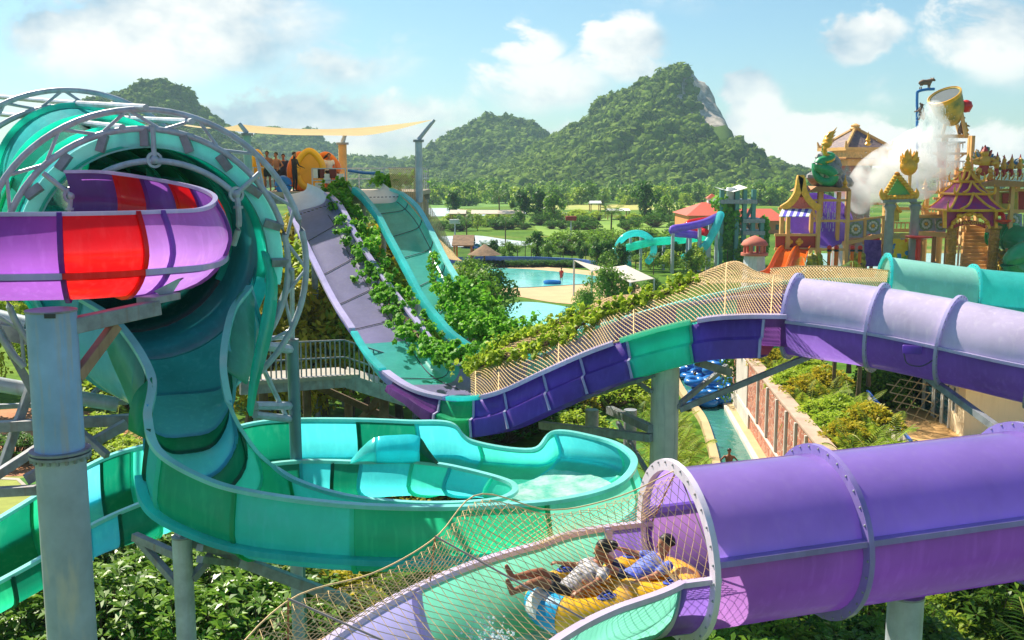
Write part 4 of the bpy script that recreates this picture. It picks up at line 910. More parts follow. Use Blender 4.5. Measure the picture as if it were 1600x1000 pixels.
M_blk = mat('black_swimwear', C(34, 34, 40), .7, vary=.2, vscale=8); M_navy = mat('navy_swimwear', C(34, 44, 80), .7, vary=.2)
M_print = mat('white_grey_print_shirt', C(60, 56, 76), .7, col2=C(225, 222, 228), vscale=14); M_bprint = mat('blue_red_print_shirt', C(30, 60, 190), .7, col2=C(120, 140, 220), vscale=10)
def onplat(u, d): return (W(u, 296, d).x, d, fl + .01)
person('man with dark hair standing second from left on the platform, arms folded, bare chest', stand('fold', h=1.03), M_skin2, shorts=M_blk, loc=onplat(419, 45.5), rz=R(175), vox=.03)
person('bare chested man on the platform between two others, elbows out, looking down', stand('hips', h=1.0), M_skin, shorts=M_blk, loc=onplat(433, 46.0), rz=R(150), vox=.03)
person('person partly hidden behind the two bare chested men on the platform', stand('down', h=.97), M_skin2, shirt=M_navy, shorts=M_navy, loc=onplat(444, 47.2), rz=R(190), vox=.03)
person('person in a dark full wetsuit standing at the top of the purple slide', stand('rail', h=1.0), M_skin, suit=M_blk, loc=onplat(461, 44.9), rz=R(250), hair='short', vox=.03)
person('woman with blown dark hair behind the platform rail in front of the orange raft', stand('rail', h=.98), M_skin, shirt=mat('white_top', C(220, 215, 210), .7), shorts=M_blk, loc=onplat(515, 46.6), rz=R(200), hair='blown', vox=.03)
# rafts standing upright on the platform
def boat(label, p, w, h, m, m2, hole=None, tilt=0, group='upright rafts at the start platform'):
    t = thing('inflatable_raft', label, 'raft', p, group); mb = MB(); n = 36; out = []
    for i in range(n):
        a = 2 * math.pi * i / n; x = math.cos(a) * w / 2; z = math.sin(a) * h / 2
        if z > 0: x *= (1 - .30 * (z / (h / 2)) ** 2)
        out.append(Vector((x, 0, z + h / 2)))
    c = Vector((0, 0, h / 2)); rt = Matrix.Rotation(tilt, 3, 'Z'); pv = Vector(p)
    P = [pv + rt @ (c + (q - c) * .86) for q in out]
    mb.tube(P, .15, 10, closed=True); mb.build('tube_ring', m, t)
    mb = MB(); rs = [0.0, .3, .6, .82] if not hole else [hole, .6, .82]
    for dy in (-.05, .05): mb.grid([[pv + rt @ (c + (q - c) * max(k, .02) + Vector((0, dy, 0))) for q in out] for k in rs], wrap=True)
    mb.build('raft_floor', m2, t); return t
M_or = mat('orange_vinyl', C(246, 130, 24), .3, vary=.1, trans=.15, coat=.3)
boat('slim yellow raft standing upright beside the pale teal sail post', onplat(403, 46.4), .85, 1.85, M_yellow, M_yellow, tilt=.9)
boat('orange raft standing upright just behind the person in the wetsuit', onplat(470, 46.6), 1.1, 1.75, M_or, M_or, tilt=.5)
boat('tallest yellow raft standing upright in the middle of the platform', onplat(485, 45.9), 1.35, 1.9, M_yellow, mat('deep_yellow_vinyl', C(240, 165, 10), .3), tilt=.1)
boat('orange raft with a hole standing upright behind the platform rail', onplat(510, 47.2), 1.35, 1.75, M_or, M_or, hole=.3)
t = boat('blue and yellow raft lying flat at the head of the purple slide', onplat(443, 44.8), .55, .6, M_bluev, M_yellow)

# the double raft and its two riders
dr = Vector((.905, .425, 0)); sdr = Vector((-.425, .905, 0))
rA, rB = Vector((.76, 10.77, 7.31)), Vector((1.58, 11.2, 7.31))
raft = thing('double_raft', 'yellow two seat inflatable raft with blue and white nose carrying two riders', 'raft', tuple((rA + rB) / 2 - Z3 * .22))
for c_, nm in ((rA, 'front_ring'), (rB, 'rear_ring')):
    mb = MB(); mb.tube([c_ + dr * (.42 * math.cos(a)) + sdr * (.43 * math.sin(a)) for a in np.linspace(0, 2 * math.pi, 37)[:-1]], .205, 16, closed=True); mb.build(nm, M_yellow, raft)
    MB().grid([[c_ + dr * (.4 * q * math.cos(a)) + sdr * (.4 * q * math.sin(a)) - Z3 * .1 for a in np.linspace(0, 2 * math.pi, 25)] for q in (.02, .5, 1)]).build('raft_floor', M_yellow, raft)
def ringpatch(c_, a0, a1, b0, b1, m, nm, rr=.209):
    rw = []
    for a in np.linspace(a0, a1, 14):
        ctr = c_ + dr * (.42 * math.cos(a)) + sdr * (.43 * math.sin(a)); o_ = (dr * math.cos(a) + sdr * math.sin(a)).normalized()
        rw.append([ctr + o_ * (rr * math.cos(b)) + Z3 * (rr * math.sin(b)) for b in np.linspace(b0, b1, 10)])
    MB().grid(rw).build(nm, m, raft)
M_cy = mat('cyan_print', C(0, 160, 210), .4); 
ringpatch(rA, 2.75, 3.75, -.9, 1.7, M_cy, 'nose_patch'); ringpatch(rA, 2.95, 3.35, -.2, 1.35, M_white, 'nose_emblem', .212)
for i, (c_, a) in enumerate(((rA, 4.9), (rA, 1.45), (rB, 4.75), (rB, 1.5))):
    o_ = dr * (.42 * math.cos(a)) + sdr * (.43 * math.sin(a)); tn = -dr * math.sin(a) + sdr * math.cos(a); q = c_ + o_ + Z3 * .2
    h = MB().ball(q + Z3 * .005, (.13, .07, .02), rot=Matrix((tn, tn.cross(Z3), Z3)).transposed()).build('handle_patch', mat('blue_handle', C(24, 70, 190), .5), raft)
    MB().tube(spl([q - tn * .09, q - tn * .05 + Z3 * .05, q + tn * .05 + Z3 * .05, q + tn * .09], 10), .016, 8).build('handle', mat('navy_webbing', C(20, 30, 90), .7), h)
J1 = dict(pel=(.60, 10.76, 7.42), che=(.82, 10.88, 7.56), nek=(.98, 10.97, 7.67), hed=(1.015, 10.985, 7.80), fwd=(-.93, -.30, .0), up=(.2, .1, 1),
  shL=(.90, 11.08, 7.64), shR=(1.02, 10.80, 7.64), elL=(.74, 11.18, 7.56), elR=(.93, 10.60, 7.60), wrL=(.58, 11.14, 7.60), wrR=(.74, 10.47, 7.56),
  hiL=(.56, 10.86, 7.42), hiR=(.60, 10.66, 7.42), knL=(.32, 10.78, 7.64), knR=(.30, 10.58, 7.62), anL=(.02, 10.58, 7.66), anR=(.02, 10.40, 7.58), toL=(-.06, 10.58, 7.79), toR=(-.05, 10.38, 7.71))
person('front rider in a printed rash shirt reclining on the yellow raft', J1, M_skin2, shirt=M_print, shorts=M_blk, hair='bun', vox=.011)
J2 = dict(pel=(1.34, 11.13, 7.40), che=(1.56, 11.23, 7.50), nek=(1.73, 11.31, 7.60), hed=(1.77, 11.33, 7.74), fwd=(-.93, -.28, .05), up=(.15, .1, 1),
  shL=(1.66, 11.43, 7.57), shR=(1.78, 11.14, 7.57), elL=(1.44, 11.50, 7.58), elR=(1.60, 10.96, 7.52), wrL=(1.24, 11.46, 7.66), wrR=(1.38, 10.84, 7.50),
  hiL=(1.28, 11.22, 7.40), hiR=(1.33, 11.02, 7.40), knL=(1.06, 11.22, 7.66), knR=(1.1, 10.98, 7.60), anL=(.8, 11.16, 7.50), anR=(.86, 10.66, 7.52), toL=(.72, 11.16, 7.58), toR=(.78, 10.62, 7.60))
person('rear rider in a blue printed shirt sitting on the yellow raft at the tube mouth', J2, M_skin, shirt=M_bprint, shorts=M_navy, hair='short', vox=.011)
# splash round the raft nose
M_drop = mat('water_drops', C(235, 245, 250), .05, vary=.05, trans=.4)
mb = MB()
for i in range(420):
    a = RNG.normal(0, 1); q = Vector((-.05, 10.34, 7.0)) + dr * (-abs(RNG.normal(0, .22))) + sdr * RNG.normal(0, .34) + Z3 * abs(RNG.normal(0, .13)); r_ = RNG.uniform(.004, .016); mb.ball(q, r_, nu=6, nv=4)
for i in range(46):
    q = Vector((.02, 10.38, 6.93)) + dr * (-abs(RNG.normal(0, .25))) + sdr * RNG.normal(0, .3); mb.ball(q, (RNG.uniform(.03, .09), RNG.uniform(.03, .09), RNG.uniform(.01, .04)), nu=7, nv=5)
o = mb.build('splash', M_drop); tag(o, 'white water splash at the nose of the yellow raft', 'splash', kind='stuff')

# ---------------------------------------------------------------- river swimmers and stacked tubes
def wader(label, p, shirt, skin=M_skin2, rz=0, depth=.95):
    j = stand('down'); j['elL'] = (-.36, .1, 1.2); j['elR'] = (.36, .1, 1.2); j['wrL'] = (-.4, .3, 1.05); j['wrR'] = (.4, .3, 1.05)
    return person(label, j, skin, shirt=shirt, loc=(p.x, p.y, p.z - depth), rz=rz, vox=.035, shorts=M_navy)
wader('swimmer with bare shoulders in the middle of the lazy river', G(1139, 722, .1), None, rz=R(170), depth=1.12)
wader('person in a red top at the edge of the lazy river by the blue tubes', G(1085, 612, .1), mat('red_top', C(210, 40, 60), .7), rz=R(200), depth=.6)
def ringtube(p, rot, master=[]):
    if not master:
        t = thing('inner_tube', 'blue double inner tube stacked by the lazy river', 'inner tube', (0, 0, 0), 'blue tubes stacked by the lazy river')
        for x in (-.48, .48): MB().tube([Vector((x + .36 * math.cos(a), .36 * math.sin(a), .2)) for a in np.linspace(0, 2 * math.pi, 25)[:-1]], .19, 10, closed=True).build('ring', M_bluev, t)
        master.append(t); o = t
    else: o = copy_tree(master[0])
    o.location = p; o.rotation_euler = rot; return o
tubes = [(1048, 590, .2, 0), (1070, 584, .2, .3), (1085, 592, .2, .8), (1098, 598, .3, .2), (1112, 604, .3, 1.1), (1122, 612, .3, .4), (1095, 590, .9, .6), (1110, 596, .9, .2), (1078, 580, .9, 1.3), (1118, 606, .9, .9), (1102, 625, .1, .15), (1092, 636, .1, .2), (1115, 633, .1, .1), (1104, 634, .55, .3), (1128, 622, .3, 1.2), (1098, 628, 1.0, .05)]
for i, (u, v, z, a) in enumerate(tubes):
    p = G(u, v, .1); o = ringtube((p.x, p.y, z + .03 + (.0 if z > .15 else 0)), (RNG.uniform(-.15, .15), RNG.uniform(-.2, .2), a))
    o['label'] = 'blue double inner tube floating on the lazy river' if z in (.1, .55, 1.0) else 'blue double inner tube heaped on the bank of the lazy river'
# people in the wave pool
for u, v, m, lab in ((783, 437, M_navy, 'person in dark clothes standing in the wave pool at the left'), (877, 441, M_red, 'person in red standing at the edge of the wave pool')):
    p = G(u, v, .05); person(lab, stand('down'), M_skin2, shirt=m, shorts=m, loc=tuple(p - Z3 * (.5 if u < 800 else .1)), rz=R(160), vox=.05)
for u, v in ((774, 436), (863, 443)):
    p = G(u, v, .1); o = MB().tube([p + Vector((.8 * math.cos(a), .5 * math.sin(a), .15)) for a in np.linspace(0, 6.283, 21)[:-1]], .2, 8, closed=True).build('inner_tube', M_bluev); tag(o, 'blue tube in the wave pool ' + ('at the left edge' if u < 800 else 'beside the person in red'), 'inner tube')
# ================================================================ NETS
def net(label, surf, nu, nv, rad, name='safety_net', group=None, edges=True):
    """surf: grid of points (rows along, columns across); two families of diagonal cords run over it"""
    S = np.array([[tuple(q) for q in r] for r in surf]); n, k = S.shape[:2]
    def at(a, b):
        x = min(max(a, 0), 1) * (n - 1); y = min(max(b, 0), 1) * (k - 1); i, j = min(int(x), n - 2), min(int(y), k - 2); f, g = x - i, y - j
        return S[i, j] * (1 - f) * (1 - g) + S[i + 1, j] * f * (1 - g) + S[i, j + 1] * (1 - f) * g + S[i + 1, j + 1] * f * g
    t = thing(name, label, 'net', tuple(S[n // 2, k // 2]), group); mb = MB(); pr = [(-.87 * rad, -.5 * rad), (.87 * rad, -.5 * rad), (0, rad)]
    w = nv / nu
    for fam in (1, -1):
        for q in range(-nv, nu + nv + 1):
            P = []; 
            for s in range(nv + 1):
                a = (q + fam * s) / nu
                if 0 <= a <= 1: P.append(at(a, s / nv))
            if len(P) > 1: mb.sweep([Vector(p) for p in P], pr, cap=False)
    mb.build('mesh_cords', M_rope, t, smooth=False)
    if edges:
        for b in (0, .5, 1): MB().tube([at(a, b) for a in np.linspace(0, 1, 50)], rad * 2, 6).build('border_rope', M_rope, t)
    return t, at
def crosses(ctrl, k=15):
    rails = [[c[j] for c in ctrl] for j in range(len(ctrl[0]))]; S = section_rails(rails); return [spl(list(S[i]), k) for i in range(len(S))]
# foreground net tent over the raft channel
ridge = spl([fc + Vector((0, 0, .97)), Vector((1.2, 11.05, 8.42)), Vector((.42, 10.7, 8.38)), Vector((-.34, 10.2, 8.72)), Vector((-.75, 9.6, 8.47)), Vector((-1.25, 8.95, 8.38)), Vector((-1.85, 8.05, 8.50)), Vector((-2.3, 7.2, 8.2)), Vector((-2.6, 6.0, 8.1))], 65)
sf = []
for i in range(65):
    a, r_, b = FRW[i][-1], Vector(ridge[i]), FRW[i][0]; sg = Z3 * -.07
    if i > 40: a = a + Vector((-.25, .1, 0)) * min(1, (i - 40) / 10)
    sf.append([a, a * .66 + r_ * .34 + sg * .8, a * .33 + r_ * .67 + sg, r_, r_ * .67 + b * .33 + sg, r_ * .34 + b * .66 + sg * .8, b])
n1, at1 = net('tan diamond mesh net tented over the foreground raft channel', sf, 62, 15, .0038)
for i in (0, 32, 48):
    MB().tube([Vector(ridge[i]) + Z3 * .015, FRW[i][-1]], .009, 6).build('guy_rope', mat('brown_rope', C(150, 96, 60), .8), n1); MB().tube([Vector(ridge[i]) + Z3 * .015, FRW[max(0, i - 3)][0]], .010, 6).build('guy_rope', mat('grey_rope', C(150, 140, 140), .8), n1)
# hooped net over the two mat slides
ct = []
kp = [(735, 588, 28.3), (768, 556, 29), (800, 536, 29), (850, 516, 29.2), (890, 494, 29.2), (930, 473, 29.2), (962, 462, 29.2), (1010, 459, 29.2), (1060, 444, 29.2), (1110, 420, 29.2), (1150, 408, 29.2), (1182, 424, 29.2), (1225, 432, 29.2)]
for (u, v, d) in kp:
    k_ = W(u, v, d); i = int(np.argmin(np.abs(np.array([(PG[j, 0][0] / PG[j, 0][1]) for j in range(60, len(PG))]) - (u - 800) / 1600))) + 60
    nr = Vector(PG[i, 0]); fr_ = Vector((k_.x + .25, k_.y + 2.4, nr.z + .15)); ct.append([nr, nr + (k_ - nr) * .33 + Z3 * .16, nr + (k_ - nr) * .68 + Z3 * .22, k_, (k_ + fr_) * .5 - Z3 * .1, fr_])
sf2 = crosses(ct, 18)
n2, at2 = net('tan hooped net covered in vines over the dip of the two mat slides', sf2, 96, 26, .0105)
for q in (0.02, .12, .3, .55, .8, .97):
    MB().tube([at2(q, b) for b in np.linspace(0, 1, 24)], .018, 6).build('hoop', M_rope, n2)
sf3 = [[W(u, v, d) for u, v, d in ((u0, 470, 29.6), (u0 + 2, 440, 30.2), (u0 + 4, 424 - a, 31.2), (u0 + 8, 420, 32.4), (u0 + 8, 440, 33.2))] for u0, a in ((1200, 4), (1245, 8), (1300, 8), (1345, 4), (1384, 0))]
net('small tan net over the aqua slide before the pale teal tube', sf3, 46, 20, .0125)
sf4 = [[W(u, v, d) for u, v, d in r_] for r_ in (((607, 262, 44.6), (650, 262, 44.6)), ((612, 292, 44.3), (656, 296, 44.0)), ((640, 320, 42.6), (690, 350, 42)), ((675, 362, 40.8), (712, 400, 40)), ((700, 405, 38.8), (722, 408, 39)))]
net('grey tan net hanging beside the aqua slide under the grey sail post', sf4, 40, 14, .011, edges=False)

# ================================================================ FOLIAGE
def leafcloud(n, cen, rad, size, asp=.5, up=.6, flat=1.0, shell=.55):
    cen = np.asarray(cen, float); rad = np.asarray(rad, float); idx = RNG.integers(len(cen), size=n)
    d = RNG.normal(size=(n, 3)); d /= np.linalg.norm(d, axis=1)[:, None]
    u = shell + (1 - shell) * RNG.random(n); p = cen[idx] + d * (u * rad[idx])[:, None] * np.array([1, 1, flat])
    nn = d + np.array([0, 0, up]) + RNG.normal(size=(n, 3)) * .5; nn /= np.linalg.norm(nn, axis=1)[:, None]
    a = np.cross(nn, RNG.normal(size=(n, 3))); a /= np.linalg.norm(a, axis=1)[:, None] + 1e-9; a[:, 2] -= .25; b = np.cross(nn, a)
    s = size * RNG.uniform(.6, 1.35, n)[:, None]
    Vv = np.stack([p - a * s * .5, p + b * s * asp * .5 - nn * s * .06, p + a * s * .5 - nn * s * .12, p - b * s * asp * .5 - nn * s * .06], 1)
    return Vv.reshape(-1, 3)
def quads(Vv): return np.arange(len(Vv)).reshape(-1, 4)
def crownclumps(n, w, h, z0, lean=0):
    C_, Rr = [], []
    for i in range(n):
        a = RNG.random() * 6.283; t = RNG.random() ** .6; zz = RNG.random(); rr = w * .5 * t * math.sqrt(max(.12, 1 - (2 * zz - .85) ** 2))
        C_.append((rr * math.cos(a), rr * math.sin(a), z0 + zz * h)); Rr.append(RNG.uniform(.13, .24) * w)
    return C_, Rr
PROTO = {}
def tree_proto(key, h, w, mleaf, nleaf, ls, nclump=22, tr=.12, asp=.55, z0f=.35, name='tree'):
    r = thing(name, 'tree', 'tree'); mb = MB(); z0 = h * z0f
    cc, rr = crownclumps(nclump, w, h - z0 - w * .1, z0)
    mb.tube(spl([(0, 0, -.1), (w * .02, .02 * w, z0 * .6), (-w * .02, 0, z0 + (h - z0) * .4), (0, 0, h * .85)], 10), [tr * q for q in np.linspace(1.15, .25, 10)], 8)
    for c_ in cc[::2]: mb.tube(spl([(0, 0, z0 * (.7 + .5 * RNG.random())), (c_[0] * .5, c_[1] * .5, (z0 + c_[2]) * .5), c_], 6), [tr * q for q in np.linspace(.5, .1, 6)], 5)
    mb.build('trunk', M_bark, r, local=True); Vv = leafcloud(nleaf, cc, rr, ls, asp); np_obj('crown', Vv, quads(Vv), mleaf, r); PROTO[key] = [r, False]
def frond(P0, dirv, ln, droop, nl, lw, ll, rise=.5):
    d = np.array(dirv, float); d[2] = 0; d /= np.linalg.norm(d); out = []; s = np.array([-d[1], d[0], 0]); pts = []
    for t in np.linspace(0, 1, nl): pts.append(np.array(P0) + d * ln * t * (1 - .25 * t) + np.array([0, 0, rise * ln * t - droop * ln * t * t]))
    for i in range(1, nl):
        t = i / nl; L_ = ll * math.sin(math.pi * min(1, .12 + .88 * t)) + .02; tg = pts[i] - pts[i - 1]; tg /= np.linalg.norm(tg) + 1e-9
        for k in (-1, 1):
            tip = pts[i] + s * k * L_ + tg * L_ * .55 - np.array([0, 0, L_ * .35]); w_ = tg * lw
            out += [pts[i] - w_, (pts[i] + tip) / 2 - w_ * .8 + np.array([0, 0, .04 * L_]), tip, (pts[i] + tip) / 2 + w_ * .8 + np.array([0, 0, .04 * L_])]
    return out, pts
def palm_proto(key, h, fl_, nf, mleaf, nl=16, tr=.11, droop=.75, rise=.55, lw=.025, ll=.45, name='palm_tree', clump=False):
    r = thing(name, 'palm', 'palm'); 
    if h > .3: MB().tube(spl([(0, 0, -.1), (.05, .02, h * .5), (0, .04, h)], 10), [tr * q for q in (1.5, 1.2, 1.05, 1, .95, .9, .9, .85, .85, .9)], 9).build('trunk', M_bark, r, local=True)
    Vv = []; mb = MB()
    for i in range(nf):
        a = i * 2.4 + RNG.normal(0, .15); k = (i + .5) / nf; base = (RNG.normal(0, .25 if clump else .02), RNG.normal(0, .25 if clump else .02), h)
        q, pts = frond(base, (math.cos(a), math.sin(a), 0), fl_ * RNG.uniform(.8, 1.1), droop * (.6 + .7 * k), nl, lw, ll, rise + .9 * (1 - k) * (1.2 if clump else .8)); Vv += q
        mb.tube([Vector(p) for p in pts[::3]], .018, 4)
    mb.build('frond_stalks', leafmat('stalk', C(120, 130, 50), C(160, 160, 70), .1), r, local=True)
    Vv = np.array(Vv); np_obj('fronds', Vv, quads(Vv), mleaf, r); PROTO[key] = [r, False]
def shrub_proto(key, mleaf, nros, nl, ll, w, h, flower=None, name='shrub'):
    r = thing(name, 'shrub', 'shrub'); mb = MB(); Vv = []; fl2 = MB()
    for i in range(nros):
        a = RNG.random() * 6.283; t = math.sqrt(RNG.random()); zz = h * (1 - .55 * t * t) * RNG.uniform(.55, 1.0); c_ = np.array([w * .5 * t * math.cos(a), w * .5 * t * math.sin(a), zz])
        if i % 2 == 0: mb.tube(spl([(c_[0] * .15, c_[1] * .15, 0), (c_[0] * .6, c_[1] * .6, zz * .5), tuple(c_)], 5), [.035, .03, .025, .02, .014], 5)
        for j in range(nl):
            b = j * 2.4 + RNG.random(); el = RNG.uniform(-.25, .9); d = np.array([math.cos(b) * math.cos(el), math.sin(b) * math.cos(el), math.sin(el)]); s = np.cross(d, [0, 0, 1]); s /= np.linalg.norm(s) + 1e-9; L_ = ll * RNG.uniform(.7, 1.2); up_ = np.cross(s, d)
            Vv += [c_ + d * L_ * .1, c_ + d * L_ * .6 + s * L_ * .17 + up_ * L_ * .06, c_ + d * L_ - np.array([0, 0, L_ * .18]), c_ + d * L_ * .6 - s * L_ * .17 + up_ * L_ * .06]
        if flower and RNG.random() < .015:
            for q in range(5): fl2.ball(Vector(c_) + Vector((.05 * math.cos(q * 1.26), .05 * math.sin(q * 1.26), .10)), (.045, .045, .02), nu=6, nv=4)
    mb.build('stems', M_bark, r, local=True); Vv = np.array(Vv); np_obj('foliage', Vv, quads(Vv), mleaf, r)
    if flower: fl2.build('blossoms', flower, r, local=True)
    PROTO[key] = [r, False]
def plant(key, p, label, group=None, s=1.0, rz=None, cat=None, sz=None):
    r, used = PROTO[key]
    if used: r = copy_tree(r)
    PROTO[key][1] = True
    r.location = tuple(p); r.rotation_euler = (0, 0, RNG.random() * 6.28 if rz is None else rz); q = s if sz is None else sz; r.scale = (s, s, q); r['label'] = label
    if group: r['group'] = group
    if cat: r['category'] = cat
    return r
M_pink = mat('pink_blossom', C(236, 70, 110), .5)
L_gloss = mat('leaf_glossy', C(50, 98, 28), .36, col2=C(136, 172, 58), vscale=.5, island=.7, trans=.35, spec=.4)
tree_proto('big1', 7, 6.5, L_yel, 5200, .34, 30, .2); tree_proto('big2', 8, 6, L_lime, 5200, .34, 30, .2)
tree_proto('near1', 5, 5.2, L_mid, 4200, .26, 34, .14, z0f=.3); tree_proto('near2', 4, 4.6, L_dark, 3800, .24, 30, .14, z0f=.12)
tree_proto('mid1', 6, 5.5, L_mid, 1500, .55, 22, .15, z0f=.3); tree_proto('mid2', 6.5, 5, L_dark, 1500, .55, 22, .15, z0f=.2); tree_proto('mid3', 5.5, 6, L_lime, 1300, .55, 20, .15, z0f=.3)
tree_proto('far1', 8, 9, L_meadow, 800, 1.2, 22, .25, z0f=.08); tree_proto('far2', 9, 9, L_mid, 800, 1.2, 22, .25, z0f=.06); tree_proto('far3', 7, 9.5, L_lime, 750, 1.2, 20, .25, z0f=.08)
palm_proto('palm', 4.2, 2.0, 20, L_dark, lw=.05, ll=.6, nl=12); palm_proto('palm2', 3.2, 1.7, 18, L_mid, lw=.05, ll=.55, nl=12)
palm_proto('palmn', 3.3, 1.9, 18, L_mid, nl=24, lw=.02, ll=.5, tr=.08); palm_proto('areca', .1, 2.0, 34, L_lime, nl=22, lw=.022, ll=.42, clump=True, name='palm_clump', droop=.85, rise=.35)
palm_proto('arecad', .1, 1.8, 30, L_mid, nl=20, lw=.022, ll=.42, clump=True, name='palm_clump', droop=.85, rise=.35)
shrub_proto('frangi', L_gloss, 150, 11, .34, 3.6, 2.2, M_pink); shrub_proto('frangi2', L_mid, 150, 11, .3, 3.4, 1.8, M_pink); shrub_proto('shrubl', L_lime, 140, 11, .26, 2.6, 1.3); shrub_proto('shrubd', L_dark, 140, 11, .26, 2.8, 1.6); shrub_proto('shruby', L_yel, 140, 11, .26, 2.8, 1.6)
# trees behind the catwalk, their yellow backlight put into the leaf colour
for i, (u, v, k, s) in enumerate(((425, 700, 'big1', 1.05), (505, 690, 'big1', 1.0), (575, 690, 'big2', .9), (465, 660, 'big2', 1.15), (545, 650, 'big1', 1.25), (390, 660, 'big1', 1.2), (625, 655, 'big2', 1.0), (350, 680, 'big2', .9), (440, 620, 'big1', 1.35), (590, 615, 'big1', 1.3))):
    plant(k, G(u, v), 'backlit yellow green tree crowded behind the catwalk and the truss column', 'yellow green trees behind the catwalk', s, cat='tree')
for i, (u, v, k, s) in enumerate(((430, 735, 'shruby', 1.2), (500, 740, 'shrubl', 1.2), (570, 735, 'shruby', 1.2), (640, 730, 'shrubd', 1.1), (690, 720, 'shrubd', 1.3), (560, 800, 'shruby', 1.0), (620, 790, 'shrubl', 1.0), (680, 800, 'shruby', .9), (500, 770, 'shruby', 1.1), (740, 780, 'shrubd', 1), (460, 790, 'shrubl', 1))):
    plant(k, G(u, v), 'low shrub on the ground between the catwalk and the middle of the teal loop', 'shrubs under the teal loop', s)
# flowering shrubs in the lower left
fs_ = [(40, 960, 'frangi', 1), (120, 1000, 'frangi2', 1.05), (30, 1030, 'frangi', 1), (190, 930, 'frangi', 1), (230, 985, 'frangi2', 1.1), (300, 940, 'frangi', 1.1), (350, 990, 'frangi', 1.05), (400, 945, 'frangi2', 1), (440, 1000, 'frangi', 1.0), (260, 900, 'frangi2', .9), (335, 915, 'frangi', .95), (190, 880, 'frangi', .9), (90, 915, 'frangi', .95), (480, 960, 'shrubl', 1.1), (130, 870, 'frangi2', .8), (10, 900, 'shrubd', 1), (430, 915, 'frangi', .85), (520, 985, 'shruby', 1), (160, 1040, 'frangi', 1.1), (290, 1040, 'frangi2', 1.1), (400, 1050, 'frangi', 1.1), (555, 945, 'shrubl', 1)]
for u, v, k, s in fs_: plant(k, G(u, v), 'dense shrub of long glossy leaves below the slides in the lower left', 'glossy shrubs in the lower left', s)
for u, v, lab in ((225, 985, 'feathery palm clump between the big pillar and the next column'), (375, 975, 'feathery palm clump right of the column under the teal loop'), (470, 1010, 'feathery palm clump at the bottom edge beside the foreground net'), (15, 985, 'feathery palm clump at the lower left corner')): plant('arecad', G(u, v), lab, 'palm clumps among the glossy shrubs', 1.35)
for u, v, k, s in ((145, 720, 'shrubl', 1.2), (185, 705, 'arecad', 1.3), (200, 735, 'shrubl', 1), (20, 725, 'shrubd', .9), (90, 720, 'shrubd', .6), (150, 690, 'shrubl', 1), (-20, 650, 'big2', .8), (60, 620, 'big2', .8), (130, 610, 'big2', .8), (190, 640, 'shrubl', 1.6), (-60, 600, 'big2', 1.0)):
    plant(k, G(u, v), 'bright green planting on the earth bank behind the big left pillar', 'plants on the earth bank', s, cat='plant')
# planting round the lazy river
for i, (u, v, s) in enumerate(((1050, 690, .85), (1062, 728, .85), (1040, 730, .9), (1064, 772, .9), (1030, 690, .85), (1070, 800, .95), (1036, 775, .9), (1030, 655, .75), (1046, 662, .65), (1056, 705, .65))):
    plant('areca', G(u, v), 'lime green palm clump on the left bank of the lazy river', 'lime palm clumps by the lazy river', s)
for u, v, k, s in ((905, 690, 'shrubl', 1.1), (880, 650, 'shruby', 1.3), (950, 640, 'shrubl', 1.3), (990, 625, 'shrubl', 1.4), (1000, 680, 'arecad', .9), (820, 680, 'shrubd', 1.2), (790, 690, 'shrubd', 1.4), (850, 660, 'shrubd', 1.2), (1010, 640, 'areca', .9), (970, 610, 'areca', 1)):
    plant(k, G(u, v), 'shrub on the lawn bank behind the teal loop, left of the pale column', 'shrubs behind the teal loop', s, cat='shrub')
# retaining wall
def stone_mat():
    m = bpy.data.materials.new('red_rubble_stone'); m.use_nodes = True; t = m.node_tree; b = t.nodes['Principled BSDF']; b.inputs['Roughness'].default_value = .85
    tcn = t.nodes.new('ShaderNodeTexCoord'); vo = t.nodes.new('ShaderNodeTexVoronoi'); vo.inputs['Scale'].default_value = 4.2; t.links.new(tcn.outputs['Object'], vo.inputs['Vector'])
    ve = t.nodes.new('ShaderNodeTexVoronoi'); ve.feature = 'DISTANCE_TO_EDGE'; ve.inputs['Scale'].default_value = 4.2; t.links.new(tcn.outputs['Object'], ve.inputs['Vector'])
    r = t.nodes.new('ShaderNodeValToRGB'); r.color_ramp.elements[0].color = C(150, 70, 50); r.color_ramp.elements[1].color = C(206, 130, 100); s = t.nodes.new('ShaderNodeSeparateColor'); t.links.new(vo.outputs['Color'], s.inputs[0]); t.links.new(s.outputs[0], r.inputs[0])
    e = t.nodes.new('ShaderNodeMapRange'); e.inputs[1].default_value = .03; e.inputs[2].default_value = .07; t.links.new(ve.outputs['Distance'], e.inputs[0])
    mx_ = t.nodes.new('ShaderNodeMix'); mx_.data_type = 'RGBA'; mx_.inputs[6].default_value = C(205, 180, 160); t.links.new(e.outputs[0], mx_.inputs['Factor']); t.links.new(r.outputs[0], mx_.inputs[7]); t.links.new(mx_.outputs[2], b.inputs['Base Color'])
    bm_ = t.nodes.new('ShaderNodeBump'); bm_.inputs['Strength'].default_value = .6; bm_.inputs['Distance'].default_value = .04; t.links.new(e.outputs[0], bm_.inputs['Height']); t.links.new(bm_.outputs[0], b.inputs['Normal']); return m
M_stone = stone_mat(); M_plast = mat('weathered_plaster', C(206, 196, 186), .8, vary=.12, streak=.5, stain=C(150, 140, 130))
wa, wb = Vector((11.62, 52, 0)), Vector((9.75, 28.5, 0)); wdv = (wb - wa).normalized(); wn = Vector((-wdv.y, wdv.x, 0)); wn = wn if wn.x < 0 else -wn; WH = 3.3
wl = thing('retaining_wall', 'tall red rubble stone retaining wall with plaster panels beside the lazy river', 'stone wall', tuple((wa + wb) / 2))
